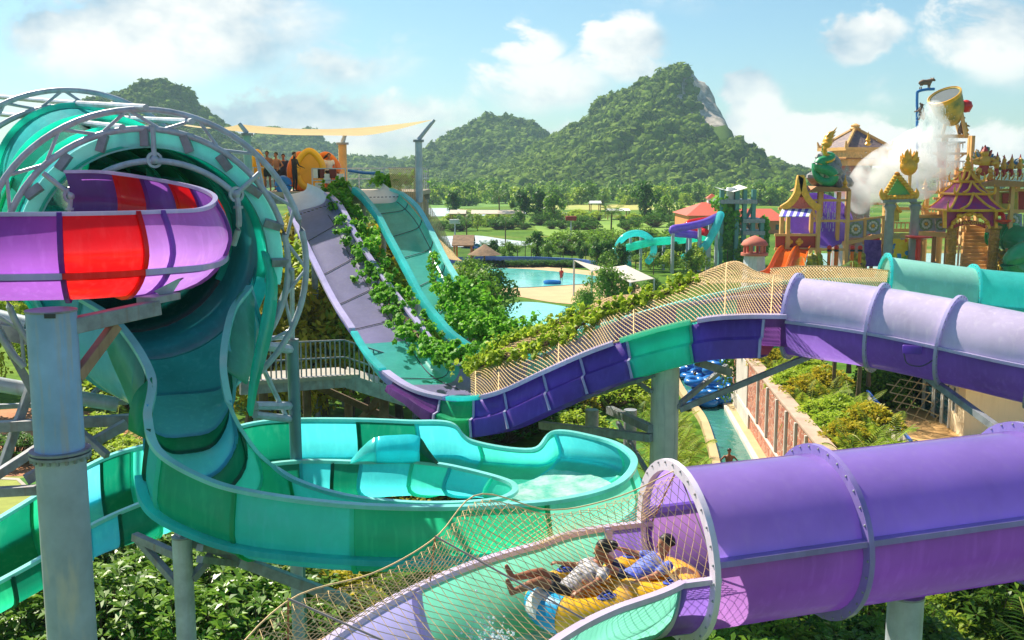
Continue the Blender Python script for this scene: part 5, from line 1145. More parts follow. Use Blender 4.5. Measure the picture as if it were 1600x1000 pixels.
def wbox(s0, s1, z0, z1, th, m, nm, off=0.0):
    a, b = wa + wdv * s0 + wn * off, wa + wdv * s1 + wn * off; c_ = (a + b) / 2; c_.z = (z0 + z1) / 2; MB().box(c_, ((b - a).length, th, z1 - z0), rot=Matrix.Rotation(math.atan2(wdv.y, wdv.x), 3, 'Z')).build(nm, m, wl, bevel=.02)
LW = (wb - wa).length
wbox(0, LW, 0, WH, .4, M_stone, 'stone_face'); wbox(0, LW, WH + .002, WH + .12, .55, mat('pinkish_coping', C(190, 160, 142), .85, vary=.2), 'coping'); wbox(1.5, 5.2, .35, WH - .1, .06, M_plast, 'plaster_panel', .22); wbox(1.2, LW, 1.02, 1.12, .10, M_plast, 'plaster_band', .24); wbox(-.02, 6.0, .0, .98, .08, M_plast, 'plaster_panel', .24)
for s in (8.2, 10.6, 12.8, 14.8, 16.6, 18.4, 20.2): wbox(s, s + .16, 1.14, WH - .06, .12, M_plast, 'pilaster', .24)
wbox(0, LW, .0, .3, .5, M_plast, 'plinth', .5)
mb = MB(); tp_ = [wa + Vector((.1, 0, 0)), wb + Vector((.1, 0, 0)), Vector((12.9, 33, 0)), Vector((14.9, 46, 0)), Vector((16.2, 56, 0)), Vector((12.3, 56, 0))]
mb.prism([Vector((p.x, p.y, -.1)) for p in tp_], (0, 0, 3.0)); structure(mb.build('planting_bank', mat('planting_soil', C(96, 110, 44), .95, vary=.3), smooth=False))
for i in range(26):
    f = (i % 13) / 12; row = i // 13; p = wa + wdv * (1.5 + f * (LW - 2.5)) - wn * (.85 + row * 1.2 + RNG.normal(0, .12)); plant(('shrubl', 'shrubl', 'shruby', 'areca')[i % 4], (p.x, p.y, 2.88), 'low yellow green shrub in the planting bed along the top of the stone wall', 'shrubs along the top of the stone wall', .62 + .2 * RNG.random())
for i, (u, v, d, s) in enumerate(((1300, 690, 41, .95), (1336, 700, 40, 1.05), (1262, 640, 46, 1.1), (1282, 610, 48, .85), (1325, 610, 47, 1.1), (1240, 590, 50, .7), (1355, 640, 44, 1.0), (1250, 600, 48, .7), (1350, 585, 50, 1.0))):
    p = W(u, v, d); plant('palmn', (p.x, d, 2.85), ('slender palm in the bed behind the stone wall' if i not in (1,) else 'slender palm with the clearest trunk in the bed behind the stone wall'), 'slender palms behind the stone wall', s)
for u, v, d, k, s in ((1372, 640, 47, 'near1', .6), (1400, 610, 48, 'near2', .9), (1330, 720, 38, 'areca', .7), (1300, 640, 48, 'near1', .75), (1340, 620, 49, 'near2', .8), (1260, 600, 52, 'near2', .55), (1410, 600, 50, 'near1', .8), (1230, 590, 52, 'near1', .45), (1350, 730, 36, 'shrubl', .8), (1385, 680, 43, 'shrubd', .6)):
    p = W(u, v, d); plant(k, (p.x, d, 2.75 if u < 1352 else 0.0), 'leafy shrub or small tree filling the bed between the stone wall and the cream building', 'greenery beside the cream building', s, cat='shrub')
p = G(1152, 640); t = plant('near2', (p.x + .3, p.y, .1), 'dark rounded bush at the far end of the stone wall, by the blue tubes', None, .62, cat='bush', sz=.95)
for u, v in ((1255, 745), (1277, 752)):
    pass
pt2 = thing('planter', 'terracotta planter with small palms at the near end of the stone wall', 'planter', (W(1345, 724, 34).x, 34, 2.4)); MB().lathe([(.5, 0), (.62, .5), (.66, .5), (.66, .6), (.54, .6), (.5, .5)], W(1345, 738, 34) - Z3 * .3, 18).build('pot', mat('terracotta', C(186, 84, 60), .8), pt2)
# cream building with its terrace
M_cream = mat('cream_wall', C(248, 228, 190), .85, vary=.06, vscale=.5, streak=.12, stain=C(190, 160, 120)); M_glass = mat('dark_glass', C(40, 74, 84), .08, spec=.8); M_tile = mat('terrace_tile', C(206, 162, 104), .8, vary=.15)
bd = thing('building', 'cream single storey building with glass doors, white roof and a terrace', 'building', (19, 43, 0)); zt = 1.2
MB().prism([(13.9, 35.0, -.2), (15.0, 46.5, -.2), (30, 46.5, -.2), (30, 35.0, -.2)], (0, 0, zt + .2)).build('terrace', M_tile, bd, smooth=False)
k1, k2 = Vector((19.25, 49, zt)), Vector((18.55, 41.0, zt)); k3 = Vector((34, 40.6, zt))
MB().prism([k1, k2, k3, Vector((34, 49, zt))], (0, 0, 2.35)).build('wall', M_cream, bd, smooth=False)
MB().prism([k1 + Vector((-.8, 0, 2.352)), k2 + Vector((-.9, -.7, 2.352)), k3 + Vector((0, -.7, 2.352)), Vector((34, 49, zt + 2.352))], (0, 0, .22)).build('roof_slab', mat('white_roof', C(226, 214, 196), .8, vary=.08), bd, smooth=False)
mb = MB()
for i in range(9): x = k2.x - .6 + i * .55; mb.bar((x, 40.5, zt + 2.61), (x + .5, 49, zt + 2.61), .12, .07)
mb.build('roof_ribs', M_white, bd, smooth=False)
kd = (k1 - k2).normalized(); kn = Vector((-abs(kd.y), kd.x * (1 if kd.y > 0 else -1), 0)).normalized()
for a, b, nm, z0, z1 in ((.9, 1.3, 'window', .9, 1.9), (1.7, 2.5, 'glass_door', .05, 2.0), (2.7, 3.6, 'glass_door', .05, 2.0), (3.9, 5.0, 'glass_door', .05, 2.0), (5.3, 6.6, 'glass_door', .05, 2.0)):
    p, q = k2 + kd * a, k2 + kd * b; c_ = (p + q) / 2 + kn * .02; c_.z = zt + (z0 + z1) / 2; rt = Matrix.Rotation(math.atan2(kd.y, kd.x), 3, 'Z')
    o = MB().box(c_, ((q - p).length, .06, z1 - z0), rot=rt).build(nm, M_glass, bd)
    mb = MB()
    for e in (p, q): mb.box(Vector((e.x, e.y, c_.z)) + kn * .04, (.08, .1, z1 - z0 + .1), rot=rt)
    mb.box(c_ + Vector((kn.x * .02, kn.y * .02, (z1 - z0) / 2 + .04)), ((q - p).length + .1, .1, .08), rot=rt); mb.build('frame', M_white, o)
pw = thing('parapet', 'white slanting terrace parapet with a blue capped handrail', 'parapet', (15, 40, zt)); a, b = Vector((16.0, 45.2, zt)), Vector((14.6, 36.4, zt))
MB().prism([a, b, b + Vector((.12, 0, 0)), a + Vector((.12, 0, 0))], (0, 0, .95)).build('slab', M_plast, pw, smooth=False)
MB().bar(a + Z3 * 1.08, b + Z3 * 1.08, .09).build('handrail', mat('blue_rail', C(60, 96, 190), .4), pw)
for f in np.linspace(.05, .95, 7): q = a + (b - a) * f; MB().bar(q + Vector((.06, 0, .9)), q + Vector((.06, 0, 1.06)), .06).build('rail_post', M_navy, pw)
rl_ = thing('guard_rail', 'pale tube guard rail at the near end of the terrace', 'railing', (16, 36.2, zt)); railing(rl_, [(14.7, 36.2, zt), (18.6, 36.0, zt)], h=1.0, mid=2)
tag(MB().box((17.0, 36.0, zt + .82), (.34, .3, .5)).build('bin', mat('blue_bin', C(40, 54, 140), .5), bevel=.04), 'small blue box on the terrace guard rail', 'bin')
nb = [[W(u, v, d) for u, v, d in r_] for r_ in (((1385, 600, 46), (1470, 570, 46.5)), ((1400, 640, 45), (1490, 610, 45)), ((1425, 690, 43), (1505, 670, 43)))]
net('coarse rope net hanging over the terrace of the cream building', nb, 6, 4, .03, name='rope_net', edges=False)
# vines over the two slides
def vine(label, path, spread, n, ls, m=L_vine, up=.8):
    P = spl([(q if isinstance(q, Vector) else W(*q)) for q in path], 60); t = thing('vine', label, 'vine', tuple(P[30])); mb = MB()
    for k in range(4): mb.tube([Vector(p) + Vector((mnoise.noise(Vector((i * .2, k * 7, 0))) * spread, mnoise.noise(Vector((i * .2, k * 7, 5))) * spread, mnoise.noise(Vector((i * .2, k * 7, 9))) * spread * .5)) for i, p in enumerate(P)], .02, 5)
    mb.build('stems', M_bark, t)
    cen = P[RNG.integers(60, size=420)] + RNG.normal(size=(420, 3)) * np.array([spread, spread, spread * .45]) * .8; Vv = leafcloud(n, cen, RNG.uniform(.22, .6, 420) * spread, ls, .8, up, shell=.1) - np.array(org(t)); np_obj('foliage', Vv, quads(Vv), m, t); return t
vine('thick green vine climbing along the right edge of the purple slide', [(528, 300, 43.4), (548, 345, 41.2), (575, 395, 39), (600, 440, 37), (628, 490, 34.6), (660, 530, 32.4), (700, 552, 30.6), (750, 560, 29.6), (800, 548, 29.2)], .42, 15000, .15)
vine('vine heap over the foot of the aqua slide', [(715, 455, 36.4), (722, 480, 35.2), (732, 500, 34.2), (752, 508, 33.4), (778, 512, 33)], .50, 7500, .15); vine('vine heap on the far rim where the aqua slide levels out', [(715, 445, 36), (742, 480, 34.6), (770, 505, 33.6), (805, 525, 32.6), (850, 520, 32)], .50, 7500, .15)
vine('thin vine strand hanging down the right part of the aqua slide', [(680, 395, 39.2), (676, 420, 38), (682, 445, 36.8), (695, 468, 35.6)], .13, 700, .13)
vine('vine hanging under the platform between the two slides', [(528, 285, 44.6), (532, 310, 44.2), (545, 350, 43), (560, 390, 42), (590, 430, 40)], .32, 5200, .15)
vine('yellow green vine spreading over the lower part of the hooped net', [Vector(at2(q, bb)) + Z3 * .06 for q, bb in ((.02, .5), (.1, .34), (.2, .26), (.3, .24), (.42, .27), (.52, .3), (.62, .36), (.7, .42))], .26, 3600, .14, L_lime)
vine('yellow green vine along the top of the hooped net', [Vector(at2(q, bb)) + Z3 * .05 for q, bb in ((.0, .62), (.06, .6), (.12, .58), (.18, .56), (.25, .5), (.32, .44), (.4, .42))], .26, 2000, .14, L_lime)
vine('bits of green vine on the platform rail at the right', [(590, 285, 44.9), (605, 278, 44.9), (625, 285, 44.9), (645, 275, 44.9)], .3, 420, .22)

for i in range(30):
    u, v = RNG.uniform(1130, 1650), RNG.uniform(930, 1130); plant(('frangi', 'shrubl', 'shrubd', 'arecad', 'frangi2')[i % 5], G(u, v), 'shrub on the ground under the violet foreground tube', 'shrubs under the violet foreground tube', RNG.uniform(.8, 1.2), cat='shrub')
# ================================================================ THEMED WATER PLAY AREA
DP = 85.0; SP_ = DP / FPX; ZB = 3.2
def T(u, v, dd=0.0): return W(u, v, DP + dd)
def zv(v, dd=0.0): return W(1400, v, DP + dd).z
M_tan = mat('painted_tan_timber', C(222, 172, 104), .55, vary=.15); M_tan2 = mat('brown_timber', C(170, 116, 66), .6, vary=.2)
M_mag = mat('magenta_panel', C(190, 30, 100), .45, col2=C(140, 40, 130), vscale=2.5); M_grn = mat('green_tube', C(40, 170, 110), .25, coat=.3, trans=.15); M_org = mat('orange_slide', C(250, 120, 36), .25, coat=.3, trans=.25)
M_gcol = mat('grey_column', C(150, 152, 150), .7, vary=.15); M_carv = mat('carved_gold', C(214, 156, 60), .4, .1, col2=C(150, 96, 30), vscale=6, bump=1, bscale=8); M_rocks = mat('grey_rockwork', C(150, 146, 148), .8, vary=.3, vscale=1.2, bump=1, bscale=3)
M_nag = mat('green_scales', C(40, 150, 96), .4, vary=.25, vscale=6); M_maroon = mat('red_lacquer_panel', C(176, 48, 40), .5, vary=.15)
mb = MB(); mb.prism([Vector((q.x, q.y, -.05)) for q in (T(1200, 440, -4), T(2200, 440, -4), T(2200, 440, 28), T(1215, 440, 28))], (0, 0, ZB + .05)); structure(mb.build('play_deck', mat('wet_pool_floor', C(150, 186, 176), .25, vary=.12), smooth=False))
def board(mb, pxs, dd, th, m=0):   # panel of real thickness, outline on its own vertical plane
    mb.prism([T(u, v, dd) for u, v in pxs], (0, th, 0), m); return mb
def post(mb, u, v0, v1, dd, w, m=0): a, b = T(u, v1, dd), T(u, v0, dd); mb.bar((a.x, a.y, min(a.z, b.z)), (a.x, a.y, max(a.z, b.z)), w, m=m)
def hbar(mb, u0, v0, u1, v1, dd, w, m=0, h=None): mb.bar(T(u0, v0, dd), T(u1, v1, dd), w, h or w, m=m)
def px(n): return n * SP_
# stair gate
g = thing('stair_gate', 'magenta and gold temple style gate with tiered roof over the tan staircase', 'gate', (T(1515, 435).x, DP, ZB), None)
for u in (1483, 1549):
    mb = MB(); c_ = T(u, 436); c_.z = ZB; mb.lathe([(.55, 0), (.55, .3), (.42, .4), (.40, 1.0), (.46, 1.1), (.40, 1.2), (.40, 2.1), (.46, 2.2), (.40, 2.3), (.40, 3.2), (.48, 3.35), (.40, 3.45), (.40, 4.1), (.55, 4.25), (.55, 4.45)], c_, 12)
    for z in np.linspace(.6, 3.9, 9): mb.ball(c_ + Vector((0, -.4, z)), (.2, .1, .14), nu=8, nv=5)
    mb.build('carved_post', M_carv, g)
mb = MB(); board(mb, [(1476, 356), (1476, 328), (1556, 328), (1556, 356), (1546, 356), (1542, 346), (1532, 338), (1516, 332), (1500, 338), (1490, 346), (1486, 356)], -.3, .5); mb.build('arch_panel', M_mag, g, smooth=False)
mb = MB(); hbar(mb, 1474, 328, 1558, 328, -.45, .22); hbar(mb, 1476, 356, 1476, 328, -.45, .25); hbar(mb, 1556, 356, 1556, 328, -.45, .25); mb.sweep([T(u, v, -.45) for u, v in ((1486, 357), (1489, 347), (1498, 339), (1516, 332), (1534, 339), (1543, 347), (1546, 357))], [(-.1, -.1), (.1, -.1), (.1, .1), (-.1, .1)])
for a, b in ((1490, 348), (1542, 348)): mb.ball(T(a, b, -.5), .22)
for u in (1500, 1515, 1530): mb.ball(T(u, 337 - (u == 1515) * 2, -.55), (.3, .12, .22))
mb.build('gold_trim', M_gold, g)
mb = MB(); rw = []
for a in np.linspace(-1, 1, 13): rw.append([T(1515 + 25 * a, 344 + 6 * a * a, -.62), T(1515 + 25 * a, 351 + 6 * a * a, -.62), T(1515 + 25 * a, 351 + 6 * a * a, -.5)])
mb.grid(rw); sg = mb.build('arched_sign', M_maroon, g, solid=.03)
cu = bpy.data.curves.new('lettering', 'FONT'); cu.body = 'Welcome'; cu.size = .52; cu.extrude = .015; cu.align_x = 'CENTER'; cu.space_character = 1.1
tmp_ = bpy.data.objects.new('tmp', cu); COL.objects.link(tmp_); bpy.context.view_layer.update(); me_ = bpy.data.meshes.new_from_object(tmp_.evaluated_get(bpy.context.evaluated_depsgraph_get())); bpy.data.objects.remove(tmp_); fo = bpy.data.objects.new('lettering', me_); COL.objects.link(fo); me_.materials.clear(); me_.materials.append(M_gold); fo.parent = sg; fo.location = T(1515, 350.5, -.70) - org(sg); fo.rotation_euler = (R(90), 0, 0)
cg = T(1515, 328); cg.y = DP + .9
def tier(z0, z1, r0, r1, nm, m):
    mb = MB(); pr = []
    for t in np.linspace(0, 1, 8): pr.append((r1 + (r0 - r1) * (1 - t) ** 1.7, z0 + (z1 - z0) * t))
    mb.lathe(pr, (cg.x, cg.y, 0), 4, ph=math.pi / 4, rot=None); o = mb.build(nm, m, g, smooth=False)
    mb = MB()
    for k in range(4):
        a = math.pi / 4 + k * math.pi / 2; mb.tube([Vector((cg.x + r * math.cos(a), cg.y + r * math.sin(a), z)) for r, z in pr], .11, 6); mb.tube(spl([Vector((cg.x + (r0 + q) * math.cos(a), cg.y + (r0 + q) * math.sin(a), z0 + h)) for q, h in ((-.1, 0), (.25, .1), (.3, .5), (.2, .8))], 8), [.12, .12, .11, .1, .09, .07, .05, .02], 6)
        b = a + math.pi / 2; mb.tube([Vector((cg.x + r0 * math.cos(a), cg.y + r0 * math.sin(a), z0)), Vector((cg.x + r0 * math.cos(b), cg.y + r0 * math.sin(b), z0))], .12, 6)
    w = r0 * .707; f = cg.y - w - .12
    for s in (-1, 1): mb.tube(spl([Vector((cg.x + s * w * .62, f, z0 + .1)), Vector((cg.x + s * w * .3, f + .1, z0 + (z1 - z0) * .35)), Vector((cg.x, f + w * .45, z0 + (z1 - z0) * .95))], 10), .1, 6)
    mb.build('gold_trim', M_gold, o)
tier(zv(328), zv(300), 3.2, 1.75, 'roof_tier', M_mag); tier(zv(303), zv(282), 2.05, 1.0, 'roof_tier', M_mag); tier(zv(284), zv(267), 1.15, .5, 'roof_tier', M_maroon)
MB().lathe([(.5, zv(268)), (.32, zv(264)), (.4, zv(262)), (.22, zv(258)), (.3, zv(256)), (.12, zv(251)), (.2, zv(249)), (.03, zv(240))], (cg.x, cg.y, 0), 12).build('spire', M_gold, g)
st = thing('staircase', 'tan wooden staircase with pale handrails climbing through the temple gate', 'stairs', (T(1515, 435).x, DP + 2, ZB))
nS = 15; xs0, xs1 = T(1494, 430, .8).x, T(1538, 430, .8).x
for i in range(nS):
    z = ZB + .28 * (i + 1); y = DP + .6 + i * .36; MB().box(((xs0 + xs1) / 2 + .44 * (y - DP), y, z - .14), (xs1 - xs0, .38, .28)).build('step', M_tan, st, bevel=.02)
    if i < nS - 1: pass
for x in (xs0 - .1, xs1 + .1):
    a, b = Vector((x, DP + .4, ZB + 1.0)), Vector((x + .44 * nS * .36, DP + .4 + nS * .36, ZB + 1.0 + nS * .28)); mb = MB(); mb.bar(a, b, .14); mb.bar(a - Z3 * .5, b - Z3 * .5, .1)
    for f in np.linspace(0, 1, 5): q = a + (b - a) * f; mb.bar(q - Z3 * 1.0, q, .12)
    mb.build('handrail', mat('pale_rail', C(240, 206, 150), .5), st, smooth=False)
# towers, decks and bridges of tan timber
def frame(name, label, posts, bars, cat, m=M_tan, w=.28, extra=None):
    u, v0, v1, dd = posts[0]; t = thing(name, label, cat, (T(u, 435, dd).x, DP + dd, ZB))
    for u, v0, v1, dd in posts: mb = MB(); post(mb, u, v0, v1, dd, w); mb.build('post', m, t, smooth=False)
    for b in bars: mb = MB(); hbar(mb, *b); mb.build('beam', m, t, smooth=False)
    return t
def rosette(t, u, v, dd, r, w, h):
    mb = MB(); board(mb, [(u - w, v + h), (u - w, v - h), (u + w, v - h), (u + w, v + h)], dd, .1); o = mb.build('panel', mat('grey_blue_panel', C(160, 166, 186), .6), t, smooth=False)
    q = MB(); c_ = T(u, v, dd - .06); rt = Matrix.Rotation(R(90), 3, 'X')
    for k, (rr, mm) in enumerate(((r, 0), (r * .72, 1), (r * .4, 0), (r * .22, 2))):
        for i in range(10 if k < 2 else 6): a = i * 6.283 / (10 if k < 2 else 6); q.ball(c_ + Vector((rr * .7 * math.cos(a), -.02 * k, rr * .7 * math.sin(a))), (rr * .28, .05, rr * .28), m=mm, nu=6, nv=4)
    q.ball(c_, (r * .3, .1, r * .3), m=2, nu=8, nv=5); q.build('rosette', [mat('sage_petals', C(130, 150, 120), .6), mat('pale_petals', C(206, 204, 196), .6), M_gold], o)
    return o
nt_ = frame('timber_tower', 'tan timber frame tower carrying the rock with the green serpent', [(1275, 296, 436, 1), (1320, 296, 436, 1), (1278, 296, 436, 4), (1318, 296, 436, 4), (1305, 300, 436, 2.5)], [(1272, 313, 1322, 313, 1, .2), (1272, 345, 1322, 345, 1, .2), (1262, 300, 1276, 345, 1, .16), (1272, 390, 1322, 390, 1, .2)], 'tower')
mb = MB(); mb.prism([T(1262, 300, 0), T(1276, 291, 0), T(1328, 294, 0), T(1330, 299, 0)], (0, 5.5, 0)); mb.build('roof_board', M_tan2, nt_, smooth=False)
rk = thing('rock_sculpture', 'grey artificial rock mound on top of the timber tower', 'rockwork', tuple(T(1294, 292, 2.5)))
mb = MB()
for i in range(46):
    f = RNG.random(); v = 290 - 46 * f; w = 31 * (1 - f) ** .75; u = 1293 + RNG.uniform(-w, w); r_ = RNG.uniform(.35, .75); rt = Matrix.Rotation(RNG.random() * 3, 3, 'Y'); mb.ball(T(u, v - 2, 2.5 + RNG.uniform(-1.1, 1.1)), (r_ * 1.3, r_, r_ * .7), rot=rt, nu=7, nv=5)
mb.build('boulders', M_rocks, rk, smooth=True, ang=25)
ng = thing('serpent_statue', 'green and gold serpent statue winding up the grey rock mound', 'statue', tuple(T(1290, 288, .6)))
sp = spl([T(*q) for q in ((1271, 255, .9), (1274, 270, .7), (1283, 282, .5), (1298, 284, .3), (1303, 274, .3), (1294, 266, .3), (1280, 262, .3), (1281, 253, .3), (1295, 249, .4), (1300, 244, .6), (1289, 240, .6), (1287, 230, .5), (1294, 222, .4))], 60)
MB().tube(sp, [.14 + .28 * math.sin(math.pi * min(1, i / 59 * 1.15)) ** .7 for i in range(60)], 10).build('body', M_nag, ng); MB().tube(spl([p + np.array([.05, -.16, -.1]) for p in sp[20:]], 40), .18, 8).build('belly', M_gold, ng)
mb = MB(); hc = T(1293, 222, .3); mb.ball(hc, (.42, .5, .5)); mb.ball(hc + Vector((-.25, -.3, -.15)), (.35, .35, .2)); mb.tube(spl([hc, hc + Vector((.1, 0, .55)), hc + Vector((.45, 0, .9))], 8), [.4, .38, .34, .3, .24, .18, .1, .03], 8)
for k in range(5): mb.tube([hc + Vector((.15, .1, .1 * k)), hc + Vector((.55 + .05 * k, .1, .3 * k))], [.16, .02], 6)
mb.build('crested_head', M_gold, ng)
# hip roofed tower
ht_ = thing('roofed_tower', 'tan tower with grey tiled hip roof and ball finial behind the serpent rock', 'tower', (T(1335, 435, 8).x, DP + 8, ZB)); c_ = T(1335, 232, 8)
MB().lathe([(3.1, c_.z), (.35, zv(204, 8))], (c_.x, c_.y, 0), 4, ph=math.pi / 4 + .25).build('tiled_roof', mat('grey_roof_tiles', C(150, 128, 120), .7, col2=C(96, 88, 104), vscale=3, bump=1, bscale=6), ht_, smooth=False)
mb = MB()
for k in range(4):
    a = math.pi / 4 + .25 + k * math.pi / 2; mb.tube([Vector((c_.x + 3.12 * math.cos(a), c_.y + 3.12 * math.sin(a), c_.z + .1)), Vector((c_.x + .3 * math.cos(a), c_.y + .3 * math.sin(a), zv(203, 8)))], .16, 6); mb.tube([Vector((c_.x + 3.1 * math.cos(a), c_.y + 3.1 * math.sin(a), c_.z)), Vector((c_.x + 3.3 * math.cos(a), c_.y + 3.3 * math.sin(a), c_.z + .6))], [.18, .06], 6)
mb.build('ridge', M_tan, ht_); MB().lathe([(.3, zv(204, 8)), (.5, zv(201, 8)), (.35, zv(199, 8)), (.42, zv(196, 8)), (.1, zv(193, 8))], (c_.x, c_.y, 0), 12).build('finial', M_tan, ht_)
for r0, va, vb, m, nm in ((3.3, 236, 231, M_tan, 'eave'), (2.95, 247, 236, mat('ribbed_tan', C(214, 170, 104), .6, vary=.3, vscale=5), 'upper_band'), (3.05, 249, 247, M_tan2, 'band_rail'), (2.4, 259, 249, M_tan, 'lower_band'), (1.6, 436, 259, mat('striped_wall', C(110, 170, 170), .6, col2=C(200, 96, 80), vscale=.8), 'shaft')):
    MB().lathe([(r0, zv(va, 8)), (r0, zv(vb, 8))], (c_.x, c_.y, 0), 4, ph=math.pi / 4 + .25).build(nm, m, ht_, smooth=False)
# curved gable pavilion on the left
pv_ = frame('pavilion', 'small pavilion with swept gold gable roof, striped awning and red panel', [(1228, 325, 436, -1), (1275, 325, 436, -1), (1218, 330, 436, 3), (1264, 330, 436, 3)], [(1216, 326, 1282, 326, -1, .22), (1210, 389, 1280, 389, -1, .2), (1210, 367, 1280, 367, -1, .2)], 'pavilion', w=.3)
mb = MB(); L_ = [(1222, 326), (1236, 316), (1246, 300), (1251, 276), (1256, 300), (1266, 316), (1280, 326)]; P_ = spl([T(u, v, -1.2) for u, v in L_], 40); mb.sweep(P_, [(-.22, -.26), (.22, -.26), (.22, .26), (-.22, .26)]); dv_ = np.array(tuple((T(1251, 300, 5) - T(1251, 300, 0)).normalized() * 5)); dv_[2] = 0; mb.grid([[tuple(p), tuple(p + dv_)] for p in P_]); mb.build('gable_roof', M_gold, pv_)
mb = MB(); board(mb, [(1230, 325), (1242, 313), (1251, 296), (1260, 313), (1272, 325)], -1.0, .2); mb.build('gable_panel', M_maroon, pv_, smooth=False)
mb = MB(); 
for a in np.linspace(25, 155, 7): mb.tube([T(1251, 325, -1.1), T(1251 + 17 * math.cos(R(a)), 325 - 17 * math.sin(R(a)) * (1 if 60 < a < 120 else .75), -1.1)], [.08, .22], 6)
mb.build('fan_ornament', mat('coral_paint', C(236, 120, 100), .5), pv_)
for i in range(9):
    u0, u1 = 1222 + i * 5.2, 1222 + (i + 1) * 5.2; mb = MB(); mb.prism([T(u0, 327, -1.2), T(u1, 327, -1.2), T(u1 - 5, 339, -3.2), T(u0 - 5, 339, -3.2)], (0, 0, .05)); mb.build('awning_stripe', mat('violet_canvas', C(90, 80, 190), .8) if i % 2 else M_white, pv_, smooth=False)
mb = MB(); board(mb, [(1212, 388), (1212, 368), (1274, 368), (1274, 388)], -.9, .12); o = mb.build('red_panel', M_maroon, pv_, smooth=False)
for u in (1233, 1249):
    mb = MB()
    for a in range(4): mb.ball(T(u + 3 * math.cos(a * 1.57), 378 - 3 * math.sin(a * 1.57), -1.0), (.17, .07, .17), nu=8, nv=5)
    mb.build('flower_motif', M_gold, o)
# orange twin slide
os_ = thing('twin_slide', 'orange two lane children slide running down from the pavilion', 'slide', (T(1225, 430, -4).x, DP - 4, ZB))
for a, b in ((0, .5), (.5, 1)):
    rw = []
    for t in np.linspace(0, 1, 14):
        s = 1 / (1 + math.exp(-(t - .45) * 7)); v = 389 + 45 * s; ul = 1223 - 36 * t; ur = 1268 - 18 * t; dd = -1.2 - 4.5 * t; row = []
        for f, z in ((0, .35), (.06, .3), (.16, 0), (.5, -.06), (.84, 0), (.94, .3), (1, .35)):
            q = a + (b - a) * f; p = T(ul + (ur - ul) * q, v, dd); row.append(p + Z3 * (z + .1))
        rw.append(row)
    MB().grid(rw).build('lane', M_org, os_, solid=.06)
# bridges with rosette panels
br = thing('rope_bridge', 'sloping tan bridge with two blue grey rosette panels left of the grey columns', 'bridge', (T(1350, 435, 2).x, DP + 2, ZB))
mb = MB(); hbar(mb, 1318, 380, 1384, 366, 2, .8, h=.3); hbar(mb, 1318, 347, 1384, 338, 2, .16); mb.build('deck', M_tan, br, smooth=False)
for u in (1322, 1350, 1379): mb = MB(); post(mb, u, 340, 382, 2, .2); mb.build('post', M_tan, br, smooth=False)
rosette(br, 1337, 358, 2.05, .62, 12, 13); rosette(br, 1364, 353, 2.05, .62, 12, 13)
for u in (1330, 1360, 1376): mb = MB(); post(mb, u, 378, 436, 2.4, .24); mb.build('leg', M_tan2, br, smooth=False)
b2 = thing('play_balcony', 'tan balcony with rosette panels between the red water table and the gate', 'balcony', (T(1452, 435, 3).x, DP + 3, ZB)); mb = MB(); hbar(mb, 1428, 365, 1482, 367, 3, 1.0, h=.35); mb.build('deck', M_tan, b2, smooth=False)
rosette(b2, 1447, 350, 3, .62, 14, 11); rosette(b2, 1470, 351, 3, .5, 8, 11); mb = MB(); mb.tube(spl([T(1431, 372, 2.8), T(1432, 342, 2.8), T(1440, 338, 2.8), T(1478, 338, 2.8)], 20), .15, 8); mb.build('handrail', M_tan, b2)
for u in (1435, 1456, 1476): mb = MB(); post(mb, u, 366, 436, 3.2, .26); mb.build('leg', M_tan2, b2, smooth=False)
# grey columned shrine with green gable, flame ornament
sh_ = thing('shrine', 'green and gold triangular gable on two grey columns', 'shrine', (T(1404, 435, -1).x, DP - 1, ZB))
for u in (1385, 1424):
    p = T(u, 435, -1); MB().lathe([(.55, ZB), (.55, ZB + .5), (.38, ZB + .7), (.34, zv(330, -1)), (.5, zv(322, -1)), (.36, zv(319, -1)), (.55, zv(315, -1))], (p.x, p.y, 0), 14).build('column', M_gcol, sh_)
mb = MB(); hbar(mb, 1378, 312, 1431, 310, -1, .5); mb.build('lintel', M_gcol, sh_, smooth=False)
mb = MB(); board(mb, [(1386, 306), (1403, 278), (1424, 305)], -1, .3); mb.build('gable', mat('green_enamel', C(70, 170, 110), .4, col2=C(120, 180, 60), vscale=2), sh_, smooth=False)
mb = MB()
for a, b in (((1380, 308), (1402, 272)), ((1402, 272), (1430, 306)), ((1380, 309), (1430, 307))): 
    n = 9
    for i in range(n): q = T(*a, -1.2) + (T(*b, -1.2) - T(*a, -1.2)) * (i / (n - 1)); mb.ball(q, (.24, .24, .2), nu=7, nv=5)
    hbar(mb, a[0], a[1], b[0], b[1], -1.15, .22)
for u, k in ((1380, -1), (1430, 1)): mb.tube(spl([T(u, 308, -1.2), T(u + 3 * k, 302, -1.2), T(u + 2 * k, 294, -1.2)], 8), [.25, .24, .22, .2, .17, .13, .08, .02], 6)
mb.build('gold_trim', M_gold, sh_)
fo_ = thing('flame_ornament', 'gold flame shaped ornament on a post above the grey columns', 'ornament', tuple(T(1420, 270, 0)))
mb = MB(); c_ = T(1420, 260, 0); mb.ball(c_, (.75, .6, .75))
for k in range(26):
    a = RNG.uniform(-1.15, 1.15); b = RNG.uniform(-.5, .5); L_ = 1.45 * math.cos(a * .75); d_ = Vector((math.sin(a) * .8, math.sin(b) * .6 - .1, math.cos(a))); mb.tube(spl([c_ + d_ * .3, c_ + d_ * .8 + Vector((.1 * math.sin(a * 3), 0, 0)), c_ + d_ * L_], 7), [.24, .24, .22, .19, .14, .08, .015], 6)
mb.build('flames', M_gold, fo_); mb = MB(); post(mb, 1420, 268, 309, 0, .2); mb.build('post', M_tan, fo_, smooth=False)
